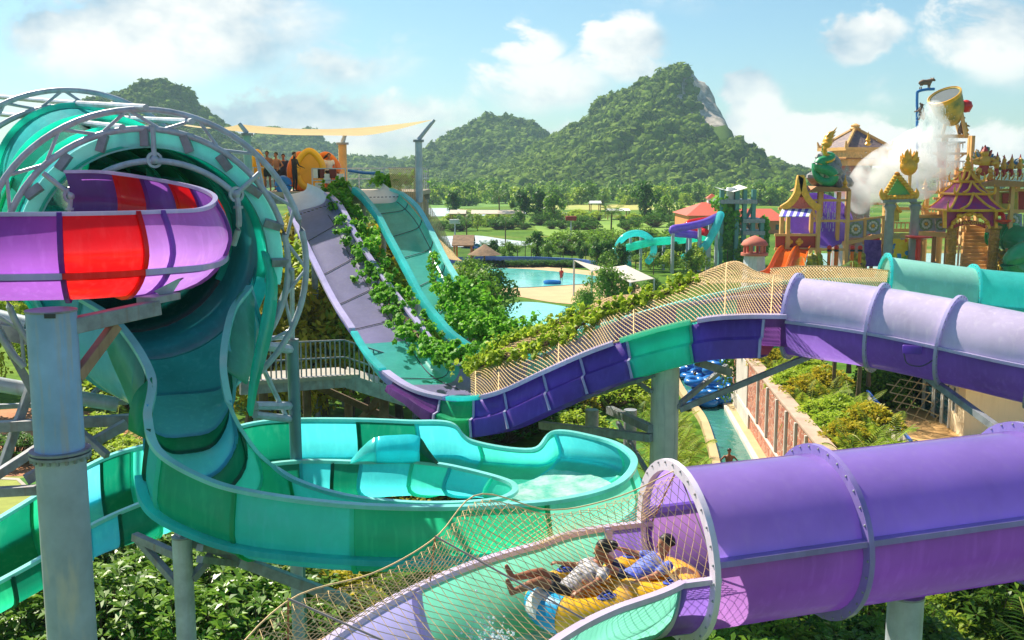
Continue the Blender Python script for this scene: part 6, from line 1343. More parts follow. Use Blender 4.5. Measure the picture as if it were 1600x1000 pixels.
# bright panels and posts on the deck
def mosaic():
    m = bpy.data.materials.new('mosaic'); m.use_nodes = True; t = m.node_tree; b = t.nodes['Principled BSDF']; b.inputs['Roughness'].default_value = .4
    tcn = t.nodes.new('ShaderNodeTexCoord'); vo = t.nodes.new('ShaderNodeTexVoronoi'); vo.inputs['Scale'].default_value = 3.2; t.links.new(tcn.outputs['Object'], vo.inputs['Vector']); s = t.nodes.new('ShaderNodeSeparateColor'); t.links.new(vo.outputs['Color'], s.inputs[0])
    r = t.nodes.new('ShaderNodeValToRGB'); r.color_ramp.interpolation = 'CONSTANT'; e = r.color_ramp.elements; e[0].color = C(240, 200, 30); e[1].position = .3; e[1].color = C(60, 150, 210)
    for p_, c in ((.5, C(120, 190, 60)), (.65, C(240, 210, 60)), (.8, C(230, 110, 40)), (.9, C(40, 90, 180))): x = e.new(p_); x.color = c
    t.links.new(s.outputs[0], r.inputs[0]); t.links.new(r.outputs[0], b.inputs['Base Color']); return m
mb = MB(); board(mb, [(1387, 430), (1387, 373), (1420, 373), (1420, 430)], -.6, .12); tag(mb.build('mosaic_panel', mosaic(), smooth=False), 'bright yellow and blue mosaic panel between the two grey columns', 'panel')
mb = MB(); board(mb, [(1351, 416), (1351, 375), (1377, 375), (1377, 416)], 1.2, .12); tag(mb.build('scroll_screen', mat('purple_scrolls', C(76, 40, 130), .6, col2=C(130, 90, 180), vscale=3), smooth=False), 'dark purple patterned panel under the sloping bridge', 'panel')
rt_ = thing('water_table', 'red mushroom shaped water table with two discs in front of the balcony', 'water feature', (T(1432, 435, -2).x, DP - 2, ZB)); p = T(1432, 435, -2)
MB().lathe([(.2, ZB), (.2, zv(371, -2))], (p.x, p.y, 0), 12).build('stem', M_red, rt_); MB().lathe([(.3, zv(374, -2)), (1.05, zv(371, -2)), (1.05, zv(369, -2)), (.2, zv(369, -2))], (p.x, p.y, 0), 20).build('upper_disc', M_red, rt_); MB().lathe([(.2, zv(419, -2)), (.55, zv(418, -2)), (.55, zv(416, -2)), (.2, zv(415, -2))], (p.x, p.y, 0), 18).build('lower_disc', M_red, rt_)
for i, u in enumerate((1294, 1305, 1330, 1342)):
    t = thing('ball_post', ('first', 'second', 'third', 'fourth')[i] + ' from the left of the four orange posts with red balls', 'water post', (T(u, 430, -2.5).x, DP - 2.5, ZB), 'orange posts with red balls'); p = T(u, 430, -2.5)
    MB().lathe([(.14, ZB), (.14, zv(392, -2.5))], (p.x, p.y, 0), 10).build('post', M_org, t); MB().ball((p.x, p.y, zv(387, -2.5)), .2).build('ball', M_red, t); MB().lathe([(.2, zv(393, -2.5)), (.2, zv(390, -2.5))], (p.x, p.y, 0), 10).build('collar', M_blk, t)
M_lot = mat('yellow_black_lotus', C(226, 200, 30), .5, col2=C(30, 34, 20), vscale=2.2)
for i, (u, dd) in enumerate(((1268, -3), (1278, -2.4), (1334, -1.5), (1345, -1.2), (1560, 1), (1567, .5))):
    mb = MB(); c_ = T(u, 412, dd); c_.z = ZB
    for z, r_ in ((.3, .5), (.9, .48), (1.5, .42), (2.0, .3)):
        for k in range(8): a = k * .785 + z; mb.ball(c_ + Vector((r_ * .6 * math.cos(a), r_ * .6 * math.sin(a), z)), (.2, .2, .34), nu=7, nv=5)
    mb.lathe([(.3, 0), (.3, 2.1), (.02, 2.5)], c_, 8); tag(mb.build('lotus_post', M_lot), ('yellow and black lotus post beside the orange slide', 'yellow and black lotus post right of the orange slide, nearer the red balls', 'yellow and black lotus post behind the third red ball', 'yellow and black lotus post behind the fourth red ball', 'yellow and black lotus post right of the gate', 'rightmost yellow and black lotus post beside the green tube')[i], 'post')
# big bucket tower
bt = frame('bucket_tower', 'tall tan scaffold tower that carries the giant tipping bucket', [(1462, 212, 436, 5), (1506, 212, 436, 5), (1465, 212, 436, 9), (1502, 212, 436, 9), (1484, 225, 436, 6)], [(1458, 213, 1512, 213, 5, .3), (1458, 240, 1510, 240, 5, .2), (1458, 275, 1510, 275, 5, .25), (1458, 310, 1510, 310, 5, .2), (1460, 240, 1508, 275, 5, .12), (1508, 240, 1460, 275, 5, .12), (1478, 228, 1508, 222, 5, .15), (1460, 310, 1508, 345, 5, .12)], 'tower', w=.3)
for a, b in (((1498, 157, 4.5), (1481, 194, 4.5)), ((1499, 157, 4.5), (1509, 213, 4.5)), ((1486, 162, 8.5), (1472, 212, 8.5)), ((1486, 162, 8.5), (1500, 212, 8.5))): MB().bar(T(*a), T(*b), .24).build('a_frame', M_tan, bt, smooth=False)
for v in (232, 262, 292): mb = MB(); [post(mb, u, v - 10, v, 4.9, .08) for u in range(1464, 1508, 5)]; hbar(mb, 1462, v - 10, 1508, v - 10, 4.9, .1); mb.build('railing', M_white, bt, smooth=False)
mb = MB(); board(mb, [(1465, 262), (1465, 222), (1478, 222), (1478, 262)], 4.8, .1); mb.build('red_banner', mat('faded_red_panel', C(200, 90, 90), .6), bt, smooth=False)
bk = thing('tipping_bucket', 'giant tipping bucket with painted green and gold face, tilted and pouring water', 'bucket', tuple(T(1478, 170, 5.5))); axb = (T(1468, 152, 5.5) - T(1490, 196, 5.5)); axb = (axb + Vector((0, -.9, 0))).normalized(); qx_ = axb.cross(Vector((0, 1, 0))).normalized(); qy_ = axb.cross(qx_); rb_ = Matrix((qx_, qy_, axb)).transposed(); cb_ = T(1490, 192, 5.5)
MB().lathe([(.55, 0), (.95, .5), (1.25, 1.3), (1.35, 2.2), (1.38, 2.75), (1.22, 2.75), (1.1, 1.6), (.3, .5)], cb_, 26, rot=rb_).build('barrel', mat('painted_bucket', C(220, 180, 70), .45, col2=C(40, 100, 70), vscale=.9), bk)
MB().lathe([(1.40, 2.5), (1.42, 2.8), (1.34, 2.83), (1.30, 2.5)], cb_, 26, rot=rb_).build('gold_rim', M_gold, bk); MB().lathe([(1.2, 2.68), (.01, 2.60)], cb_, 26, rot=rb_).build('inside', mat('dark_bucket_inside', C(60, 76, 82), .6), bk)
mb = MB()
for a in (-1.2, -.5): mb.ball(cb_ + rb_ @ Vector((1.25 * math.cos(a - 1), 1.25 * math.sin(a - 1), 1.3)), (.2, .2, .2), m=0); 
mb.ball(cb_ + rb_ @ Vector((.55, -1.1, 1.35)), .34, m=1); mb.ball(cb_ + rb_ @ Vector((.58, -1.25, 1.35)), .18, m=2); mb.tube(spl([cb_ + rb_ @ Vector((.0, -1.2, .9)), cb_ + rb_ @ Vector((.5, -1.15, .8)), cb_ + rb_ @ Vector((.9, -.7, 1.0))], 8), .14, 6, m=3)
mb.build('painted_face', [M_gold, M_white, M_bluev, M_red], bk)
tag(MB().ball(T(1509, 166, 5), .55).lathe([(.2, -.5), (.45, 0), (.3, .4)], T(1512, 166, 5), 8).build('red_bud', M_red), 'red bud shaped ornament at the right of the tipping bucket', 'ornament')
pp = thing('water_pipe', 'thin blue water pipe bent over the tipping bucket', 'pipe', tuple(T(1433, 260, 4))); MB().tube(spl([T(1433, 300, 4), T(1433, 196, 4), T(1433, 150, 4), T(1435, 143, 4), T(1446, 140, 4), T(1460, 139, 4)], 40), .12, 8).build('pipe', M_bluev, pp); MB().tube([T(1433, 180, 4), T(1446, 178, 4)], .12, 8).build('branch', M_bluev, pp)
M_buf = mat('brown_statue', C(120, 92, 72), .7, vary=.2, vscale=4)
def buffalo(label, p, rz, s, rear=False):
    t = thing('buffalo_statue', label, 'statue', tuple(p), 'buffalo statues on the bucket tower'); mb = MB(); rt = Matrix.Rotation(rz, 3, 'Z') @ (Matrix.Rotation(R(-65), 3, 'Y') if rear else Matrix.Identity(3))
    def q(x, y, z): return Vector(p) + rt @ Vector((x * s, y * s, z * s))
    mb.tube([q(-.6, 0, .62), q(-.35, 0, .68), q(.05, 0, .68), q(.4, 0, .74), q(.55, 0, .80)], [.2 * s, .28 * s, .27 * s, .30 * s, .2 * s], 12); mb.ball(q(-.55, 0, .62), .22 * s)
    mb.tube([q(.45, 0, .8), q(.72, 0, .98)], [.2 * s, .15 * s], 10); mb.tube([q(.68, 0, 1.0), q(.86, 0, .93), q(1.0, 0, .84)], [.16 * s, .14 * s, .10 * s], 10)
    for y in (-.14, .14):
        mb.tube([q(-.5, y, .6), q(-.42, y, .38), q(-.54, y, .22), q(-.52, y, 0)], [.15 * s, .10 * s, .065 * s, .07 * s], 8); mb.tube([q(.38, y, .6), q(.36, y, .3), q(.38, y, 0)], [.13 * s, .075 * s, .07 * s], 8)
        mb.tube(spl([q(.7, y * .6, 1.08), q(.66, y * 2.2, 1.16), q(.56, y * 2.4, 1.36)], 6), [.05 * s, .05 * s, .045 * s, .035 * s, .025 * s, .01 * s], 6); mb.ball(q(.64, y * 1.6, 1.0), (.05 * s, .10 * s, .05 * s))
    mb.tube(spl([q(-.72, 0, .7), q(-.85, 0, .45), q(-.82, 0, .2)], 6), .03 * s, 5); o = mb.build('body', M_buf, t); remesh(o, .05 * s, 3)
buffalo('brown buffalo statue standing on top of the blue pipe', T(1446, 139.5, 4), 0.15, .85); buffalo('brown buffalo statue reared up on the left side of the blue pipe', T(1431, 180, 3.8), R(180), .8, True); buffalo('brown buffalo statue sitting at the right edge of the bucket tower', T(1512, 203, 5), R(0), .85, True)
# right tower with carved figures
rt2 = frame('roofed_platform', 'tan open platform with low brown roof at the far right, carrying carved figures', [(1548, 286, 436, 2), (1572, 290, 436, 1), (1600, 286, 436, 2), (1625, 286, 436, 3), (1580, 286, 436, 6)], [(1540, 297, 1640, 297, 2, .22), (1540, 330, 1640, 330, 2, .26), (1540, 360, 1640, 362, 2, .3)], 'platform', w=.32)
mb = MB(); mb.prism([T(1520, 291, 0), T(1556, 281, 0), T(1660, 288, 0), T(1660, 293, 0)], (0, 7, 0)); mb.build('roof', M_tan2, rt2, smooth=False)
mb = MB(); board(mb, [(1547, 328), (1547, 300), (1590, 300), (1590, 328)], 3.0, .1); mb.build('lattice_panel', mat('green_gold_lattice', C(150, 170, 80), .6, col2=C(220, 190, 70), vscale=4), rt2, smooth=False)
mb = MB(); board(mb, [(1592, 328), (1592, 298), (1640, 298), (1640, 328)], 3.0, .1); board(mb, [(1567, 318), (1567, 302), (1578, 302), (1578, 318)], 2.8, .1); mb.build('red_panel', M_maroon, rt2, smooth=False); rosette(rt2, 1583, 345, 1.7, .7, 14, 11); rosette(rt2, 1614, 346, 1.7, .7, 14, 11)
FIG = [mat('carving_gold', C(220, 160, 60), .45), mat('carving_red', C(180, 50, 50), .5), mat('carving_blue', C(60, 120, 180), .5), mat('carving_green', C(110, 150, 70), .5), mat('carving_grey', C(150, 156, 170), .5)]
def carved(label, u, v, wpx, hpx, n, seed):
    rg = np.random.default_rng(seed); t = thing('carved_figure', label, 'statue', tuple(T(u, v, 1))); w, h = px(wpx), px(hpx); b = Vector(T(u, v, 1)); mb = MB()
    mb.ball(b + Z3 * h * .32, (w * .2, .3, h * .2), m=1); mb.ball(b + Z3 * h * .58, (w * .24, .32, h * .2), m=0); mb.ball(b + Z3 * h * .82, (w * .15, .26, h * .12), m=0); mb.tube([b + Z3 * h * .88, b + Z3 * h * 1.08], [w * .13, .02], 8, m=1)
    for s in (-1, 1):
        mb.tube(spl([b + Vector((s * w * .12, 0, h * .32)), b + Vector((s * w * .24, -.2, h * .2)), b + Vector((s * w * .14, 0, 0))], 6), [w * .1, w * .1, w * .09, w * .08, w * .07, w * .06], 7, m=0); mb.tube(spl([b + Vector((s * w * .2, 0, h * .66)), b + Vector((s * w * .42, -.2, h * .55)), b + Vector((s * w * .2, -.35, h * .5))], 6), w * .06, 7, m=0)
    for k in range(n):
        a = rg.uniform(-.3, 3.4); L_ = rg.uniform(.55, .95); c_ = b + Vector((math.cos(a) * w * .2, .25, h * .5 + math.sin(a) * h * .15)); e = b + Vector((math.cos(a) * w * .5 * L_, .2, h * .5 + math.sin(a) * h * .6 * L_)); m_ = (c_ + e) / 2 + Vector((rg.normal() * .15, 0, rg.normal() * .15)); mb.tube(spl([c_, m_, e], 7), [.14, .15, .14, .12, .09, .06, .02], 6, m=int(rg.integers(5)))
    mb.build('figure', FIG, t)
carved('large carved winged figure in red, gold and blue on the far right roof', 1536, 281, 46, 50, 46, 3)
carved('grey carved figure beside the large winged one on the far right roof', 1556, 281, 16, 40, 8, 8); carved('left of three gold monkey like carved figures on the far right roof', 1567, 281, 15, 36, 5, 4); carved('middle of three gold monkey like carved figures on the far right roof', 1579, 281, 15, 37, 5, 5); carved('right of three gold monkey like carved figures on the far right roof', 1592, 281, 15, 37, 5, 6)
gt = thing('tube_slide', 'green enclosed tube slide coming out right of the temple gate', 'tube slide', (T(1580, 400, 0).x, DP, ZB)); tube_slide(gt, [T(1556, 364, 3), T(1590, 374, 1), T(1640, 388, -1), T(1700, 410, -2)], 1.15, [0, .8, 2, 3], M_grn, M_grn, M_grn)
g2 = thing('tube_slide', 'lower green spiral tube slide under the first green tube at the right edge', 'tube slide', (T(1590, 420, -2).x, DP - 2, ZB)); tube_slide(g2, [T(1640, 385, -1), T(1600, 395, -3), T(1584, 412, -3), T(1606, 428, -3), T(1660, 430, -2)], .9, [0, 2, 4], M_grn, M_grn, M_grn)
rb = thing('water_dump', 'red bowl on a bent red pipe beside the gate', 'water feature', tuple(T(1566, 345, -1))); MB().tube(spl([T(1553, 336, 0), T(1562, 334, -.5), T(1567, 336, -.8), T(1568, 344, -1)], 14), .18, 8).build('pipe', M_red, rb); MB().lathe([(.15, 0), (.6, .2), (.62, .35), (.5, .35)], T(1568, 350, -1), 16).build('bowl', M_red, rb)
tag(MB().lathe([(.3, 0), (1.5, 1.4), (2.6, 2.4), (2.9, 2.5), (2.9, 2.8)], T(1268, 372, 6), 24, rot=Matrix.Rotation(R(50), 3, 'X')).ball(T(1292, 345, 8), (2.4, 1.5, 1.6), nu=16, nv=10).build('purple_funnel', F_vio), 'large violet slide funnel seen through the timber tower posts', 'slide funnel')
# ---------------------------------------------------------------- the falling water
def spray_vol():
    m = bpy.data.materials.new('spray'); m.use_nodes = True; t = m.node_tree; t.nodes.clear(); o = t.nodes.new('ShaderNodeOutputMaterial'); v = t.nodes.new('ShaderNodeVolumePrincipled'); v.inputs['Color'].default_value = (1, 1, 1, 1); v.inputs['Anisotropy'].default_value = .2
    tcn = t.nodes.new('ShaderNodeTexCoord'); n = t.nodes.new('ShaderNodeTexNoise'); n.inputs['Scale'].default_value = .75; n.inputs['Detail'].default_value = 4; t.links.new(tcn.outputs['Object'], n.inputs['Vector']); r = t.nodes.new('ShaderNodeMapRange'); r.inputs[1].default_value = .38; r.inputs[2].default_value = .68; r.inputs[4].default_value = 1.3; t.links.new(n.outputs['Fac'], r.inputs[0]); t.links.new(r.outputs[0], v.inputs['Density']); t.links.new(v.outputs[0], o.inputs['Volume']); return m
mb = MB()
SPR = [(1460, 172, .9), (1458, 185, 1.1), (1460, 200, 1.3), (1458, 216, 1.6), (1448, 225, 1.7), (1432, 235, 1.9), (1415, 246, 1.9), (1398, 255, 1.9), (1380, 264, 1.8), (1364, 274, 1.7), (1352, 286, 1.5), (1345, 302, 1.3), (1375, 285, 1.7), (1400, 275, 1.8), (1425, 265, 1.8), (1450, 245, 1.9), (1472, 225, 1.4), (1478, 245, 1.3), (1345, 318, 1.0), (1390, 300, 1.3), (1465, 270, 1.4), (1440, 290, 1.3)]
for u, v, r_ in SPR: mb.ball(T(u, v, 2.5), (r_, r_ * 1.1, r_), nu=14, nv=9)
o = mb.build('water_spray', spray_vol()); remesh(o, .3, 2); tag(o, 'white burst of water pouring from the tipping bucket', 'water', kind='stuff')
mb = MB()
for i in range(2600):
    u, v, r_ = SPR[RNG.integers(len(SPR))]; d_ = RNG.normal(size=3); d_ /= np.linalg.norm(d_); q = Vector(T(u, v, 2.5)) + Vector(tuple(d_ * r_ * RNG.uniform(.7, 1.5))) - Z3 * abs(RNG.normal(0, .35)); mb.ball(q, RNG.uniform(.012, .034), nu=5, nv=3)
for i in range(280):
    q = T(RNG.uniform(1278, 1312), RNG.uniform(318, 385), 3) if i < 160 else T(RNG.normal(1458, 12) - .5 * (i % 30), RNG.uniform(170, 250), 1.2 + RNG.random()); mb.ball(q, (.02, .02, RNG.uniform(.1, .3)), nu=5, nv=3)
tag(mb.build('water_droplets', M_drop), 'flying white droplets round the burst of water', 'water', kind='stuff')

# pergola frames, roofs and railings that crowd the middle of the play structure
for i, (u0, u1, dd, v) in enumerate(((1340, 1378, 9, 318), (1388, 1440, 6, 326), (1440, 1480, 10, 300), (1484, 1520, 9, 318))):
    lab = ('tan timber pergola half hidden in the spray, left of the grey columns', 'tan timber pergola behind the grey columned shrine', 'taller tan timber pergola below the tipping bucket', 'tan timber pergola behind the temple gate')[i]
    t = frame('pergola', lab, [(u0, v, 436, dd), (u1, v, 436, dd), (u0 + 2, v, 436, dd + 4), (u1 - 2, v, 436, dd + 4)], [(u0 - 4, v, u1 + 4, v, dd, .26), (u0 - 4, v, u1 + 4, v, dd + 4, .26), (u0, v + 34, u1, v + 34, dd, .3), (u0, v + 22, u1, v + 22, dd, .12), (u0, v + 70, u1, v + 70, dd, .24), (u0, v + 70, u1, v + 34, dd, .12)], 'pergola', w=.26)
    mb = MB()
    for q in np.linspace(u0, u1, 9): post(mb, q, v + 22, v + 34, dd, .07)
    mb.build('railing', M_tan, t, smooth=False)
    mb = MB(); board(mb, [(u0 + 3, v + 66), (u0 + 3, v + 38), (u1 - 3, v + 38), (u1 - 3, v + 66)], dd + .5, .1); mb.build('back_panel', (M_maroon, mat('teal_board', C(90, 160, 150), .6, col2=C(200, 190, 120), vscale=2), mat('rose_board', C(210, 120, 110), .6, col2=C(230, 200, 150), vscale=2), M_tan2)[i], t, smooth=False)
yh = thing('small_gable_house', 'little yellow gable ornament between the two grey columns', 'ornament', tuple(T(1395, 345, 2))); mb = MB(); board(mb, [(1386, 346), (1386, 330), (1395, 316), (1405, 330), (1405, 346)], 2, .6); mb.build('front', mat('yellow_board', C(230, 196, 70), .5, col2=C(170, 150, 60), vscale=3), yh, smooth=False); mb = MB(); hbar(mb, 1383, 332, 1395, 314, 1.8, .2); hbar(mb, 1395, 314, 1408, 332, 1.8, .2); mb.build('gold_trim', M_gold, yh, smooth=False)
for i, (u, v, dd) in enumerate(((1264, 330, 0.5), (1320, 296, .8), (1356, 228, 4), (1445, 298, 9.5), (1478, 298, 9.5), (1509, 213, 4.8), (1548, 284, 1.8))):
    mb = MB(); c_ = T(u, v, dd); mb.lathe([(.12, 0), (.3, .15), (.14, .35), (.24, .5), (.1, .75), (.02, 1.2)], c_, 10); tag(mb.build('gold_finial', M_gold), 'small gold finial ' + ('on the right post of the swept gable pavilion', 'at the right corner of the serpent tower', 'at the right eave of the grey tiled tower', 'on the left post of the taller pergola', 'on the right post of the taller pergola', 'at the right corner of the bucket tower deck', 'on the left post of the far right platform')[i], 'finial')
for i, (u, dd, m) in enumerate(((1460, -2.5, M_navy), (1400, -4, M_red), (1345, -4, mat('yellow_shirt', C(230, 200, 60), .7)))):
    p = T(u, 432, dd); person(('person in navy standing beside the red water table', 'person in red before the mosaic panel', 'person in yellow near the purple scroll screen')[i], stand('down', h=1.0), M_skin2, shirt=m, shorts=M_navy, loc=(p.x, p.y, ZB), rz=R(160 + 40 * i), vox=.05)
# ================================================================ MIDDLE DISTANCE
dm = thing('turret', 'small white turret with a pink brick dome left of the orange slide', 'turret', (T(1178, 420, 8).x, DP + 8, ZB)); c_ = T(1178, 420, 8); M_pk = mat('pink_brick', C(196, 110, 90), .8, vary=.2)
MB().lathe([(1.25, 0), (.95, zv(399, 8))], (c_.x, c_.y, 0), 8).build('base', mat('pale_blue_wall', C(206, 208, 214), .8, streak=.3), dm, smooth=False); MB().lathe([(1.25, zv(399, 8)), (1.25, zv(395, 8))], (c_.x, c_.y, 0), 12).build('balcony', M_pk, dm)
for k in range(6): a = k * 1.047; MB().lathe([(.14, zv(395, 8)), (.14, zv(383, 8))], (c_.x + .9 * math.cos(a), c_.y + .9 * math.sin(a), 0), 8).build('column', M_pk, dm)
MB().lathe([(1.2, zv(383, 8)), (1.2, zv(381, 8)), (1.0, zv(376, 8)), (.5, zv(371, 8)), (.08, zv(368, 8))], (c_.x, c_.y, 0), 16).build('dome', M_pk, dm)
# red roofed hall
rh = thing('hall', 'orange hall with red hipped roofs and a small cupola behind the far slide tower', 'building', (W(1150, 350, 200).x, 200, 0)); M_rr = mat('red_metal_roof', C(196, 84, 56), .6, vary=.1); M_ow = mat('orange_wall', C(224, 140, 80), .8, vary=.1)
def Q(u, v, d): return W(u, v, d)
for u0, u1, ve, vr, d, ur0, ur1 in ((1073, 1128, 337, 316, 196, 1097, 1126), (1120, 1232, 345, 326, 204, 1128, 1205)):
    a, b = Q(u0, ve, d), Q(u1, ve, d); r0, r1 = Q(ur0, vr, d + 9), Q(ur1, vr, d + 9); dp = Vector((0, 18, 0))
    MB().add([a, b, b + dp, a + dp, r0, r1], [(0, 1, 5, 4), (1, 2, 5), (2, 3, 4, 5), (3, 0, 4)]).build('roof', M_rr, rh, smooth=False)
    MB().box(((a.x + b.x) / 2, d + 9, a.z / 2 - .05), (b.x - a.x - 1, 16.5, a.z)).build('wall', M_ow, rh, smooth=False)
    for f in np.linspace(.12, .88, 5): MB().box((a.x + (b.x - a.x) * f, d + .73, a.z * .5), (1.2, .1, a.z * .4)).build('window', M_glass, rh, smooth=False)
cq = Q(1112, 316, 205); MB().box((cq.x, cq.y, cq.z), (1.7, 1.7, 1.6)).build('cupola', M_white, rh, smooth=False); MB().lathe([(1.6, cq.z + .8), (.1, cq.z + 1.7)], (cq.x, cq.y, 0), 4, ph=.785).build('cupola_roof', M_rr, rh, smooth=False)
# far slide tower with its slides
D2 = 130.0
tw = thing('slide_tower', 'far green slide tower hung with vines, with a stair on its right', 'slide tower', (W(1145, 400, D2).x, D2, 0)); M_tg = mat('teal_steel', C(84, 140, 136), .5)
def Q2(u, v, dd=0): return W(u, v, D2 + dd)
for u in (1128, 1152, 1164, 1178, 1192):
    for dd in (0, 5): p = Q2(u, 300, dd); MB().bar((p.x, p.y, 0), (p.x, p.y, Q2(u, 296 if u < 1180 else 345, dd).z), .5).build('post', M_tg, tw, smooth=False)
for u0, u1, v in ((1125, 1182, 315), (1160, 1194, 364), (1160, 1194, 345)): a, b = Q2(u0, v), Q2(u1, v); MB().box(((a.x + b.x) / 2, D2 + 2.5, a.z), (b.x - a.x, 6, .5)).build('deck', M_steeld, tw, smooth=False)
for u0, v0, u1, v1 in ((1164, 400, 1178, 366), (1178, 366, 1164, 345), (1164, 345, 1178, 318), (1130, 340, 1150, 315)): MB().bar(Q2(u0, v0, 1), Q2(u1, v1, 1), .35).build('stair', M_steeld, tw, smooth=False)
a = [Q2(u, v, -1) for u, v in ((1127, 296), (1146, 300), (1168, 293))]; MB().add([a[0], a[1], a[2], a[2] + Vector((0, 5, .3)), a[1] + Vector((0, 5, .2)), a[0] + Vector((0, 5, .3))], [(0, 1, 4, 5), (1, 2, 3, 4)]).build('canopy', M_white, tw)
MB().box(Q2(1142, 304, 1), (1.0, 1, 1.8)).build('slide_entry', M_white, tw, bevel=.1); MB().box(Q2(1148, 305, 1), (.6, 1, 1.6)).build('slide_entry', M_red, tw, bevel=.1)
cl_ = [(Q2(1140, v, 1) + Vector((RNG.normal(0, .8), RNG.normal(0, .6), 0))) for v in range(318, 415, 6)]; Vv = leafcloud(2600, [tuple(p) for p in cl_], [1.3] * len(cl_), .5, .8) - np.array(org(tw)); np_obj('vines', Vv, quads(Vv), L_vine, tw)
Vv = leafcloud(700, [tuple(Q2(1194, v, 1)) for v in range(345, 395, 6)], [.7] * 9, .5, .8) - np.array(org(tw)); np_obj('vines', Vv, quads(Vv), L_vine, tw)
def farslide(label, pts, r, m):
    P = spl([W(*q) for q in pts], 40); t = thing('tube_slide', label, 'tube slide', (P[20][0], P[20][1], 0)); MB().tube([Vector(p) for p in P], r, 12).build('tube', m, t)
    for i in (8, 20, 32): p = Vector(P[i]); MB().bar((p.x, p.y, 0), (p.x, p.y, p.z - r), .35).build('leg', M_steel, t, smooth=False)
farslide('violet far slide tube descending left from the far tower', [(1122, 338, 130), (1100, 348, 126), (1070, 355, 124), (1052, 358, 123), (1056, 364, 124), (1080, 366, 126), (1092, 368, 127)], .48, F_vio)
farslide('red far slide tube just behind the violet one', [(1126, 340, 132), (1105, 344, 129), (1075, 350, 128), (1090, 359, 127), (1104, 364, 126)], .45, F_red); farslide('teal far slide tube running level to the left of the far tower', [(1126, 366, 131), (1095, 371, 130), (1060, 375, 128), (1020, 378, 127), (985, 386, 127), (955, 394, 128)], .5, F_tq)
farslide('pale aqua far slide tube dropping down beside the far tower', [(1126, 335, 129), (1120, 352, 127), (1112, 368, 126), (1100, 386, 125), (1084, 396, 125), (1066, 404, 125)], .5, F_aq)
lp = thing('loop_slide', 'teal vertical looping slide ring far left of the far tower', 'loop slide', (W(993, 400, 126).x, 126, 0)); cL = W(994, 390, 126); MB().tube([cL + Vector((2.2 * math.cos(a) * 1.05, 1.0 * math.cos(a) + .3 * a, 2.0 * math.sin(a))) for a in np.linspace(-.9, 4.4, 40)], .42, 12).build('ring', F_aq, lp)
for dx in (-.6, .7): MB().bar((cL.x + dx, cL.y + 1, 0), (cL.x + dx, cL.y + 1, cL.z + 1.6), .3).build('leg', M_steel, lp, smooth=False)
# lamps, small roofs, canopy, beach things
for u, v0, v1, lab, m in ((711, 349, 386, 'thin lamp post standing before the pond, with a flat pale head', M_white), (892, 344, 388, 'lamp post with a dark red box head in front of the bright field', M_maroon)):
    b = G(u, v1); tpz = W(u, v0, b.y).z; t = thing('lamp_post', lab, 'lamp post', tuple(b)); MB().lathe([(.16, 0), (.1, tpz)], (b.x, b.y, 0), 8).build('pole', M_steel, t); MB().box((b.x, b.y, tpz + .3), (1.7, .8, .7)).build('lamp_head', m, t, bevel=.05)
def shed(label, u0, u1, v, d, h, m, hr, n=1):
    a, b = W(u0, v, d), W(u1, v, d); t = thing('shed', label, 'shed', ((a.x + b.x) / 2, d, 0)); L_ = 7
    MB().prism([(a.x, d, h), (b.x, d, h), (b.x, d + L_ / 2, h + hr), (b.x, d + L_, h), (a.x, d + L_, h), (a.x, d + L_ / 2, h + hr)][:2] + [(b.x, d, h + .15), (a.x, d, h + .15)], (0, L_, 0)).build('eave', m, t, smooth=False)
    MB().add([(a.x, d - .3, h + .16), (b.x, d - .3, h + .16), (b.x, d + L_ / 2, h + hr), (a.x, d + L_ / 2, h + hr), (b.x, d + L_ + .3, h + .16), (a.x, d + L_ + .3, h + .16)], [(0, 1, 2, 3), (3, 2, 4, 5)]).build('roof', m, t, smooth=False)
    for x in np.linspace(a.x + .3, b.x - .3, max(2, int((b.x - a.x) / 4))):
        for y in (d + .3, d + L_ - .3): MB().bar((x, y, 0), (x, y, h), .25).build('post', M_tan2, t, smooth=False)
M_zinc = mat('pale_zinc_roof', C(206, 190, 170), .5, vary=.12); M_thatch = mat('thatch', C(130, 104, 80), .95, vary=.3, bump=1, bscale=4)
shed('pale roofed open shed between the two ponds, at the left', 702, 728, 346, 235, 2.6, M_zinc, .9); shed('long pale roofed shed between the two ponds', 736, 820, 345, 240, 2.4, M_zinc, .9); shed('small white roofed shed beside the small far pond', 948, 985, 337, 265, 2.2, M_white, .6); shed('brown thatched roof behind the beach, near the aqua slide', 706, 740, 397, 135, 2.4, M_thatch, 1.3); shed('low white shed at the foot of the tall mountain', 922, 940, 327, 320, 2.5, M_white, .8)
um = thing('thatch_umbrella', 'round thatched hut behind the wave pool', 'hut', tuple(G(757, 417))); b = G(757, 417); MB().lathe([(.1, 2.9), (1.6, 1.9), (2.2, 1.6), (2.0, 1.55), (.1, 2.6)], b, 16).build('roof', M_thatch, um); MB().lathe([(.12, 0), (.12, 2.6)], b, 8).build('post', M_bark, um)
bw = thing('blue_fence', 'long low blue wall behind the wave pool', 'wall', tuple(G(830, 418))); P = [G(u, v) for u, v in ((700, 414), (760, 412), (840, 413), (900, 416), (935, 421))]
for a, b in zip(P[:-1], P[1:]): MB().bar(a + Z3 * .5, b + Z3 * .5, .3, 1.0).build('panel', mat('blue_wall', C(70, 110, 190), .7, vary=.15), bw, smooth=False)
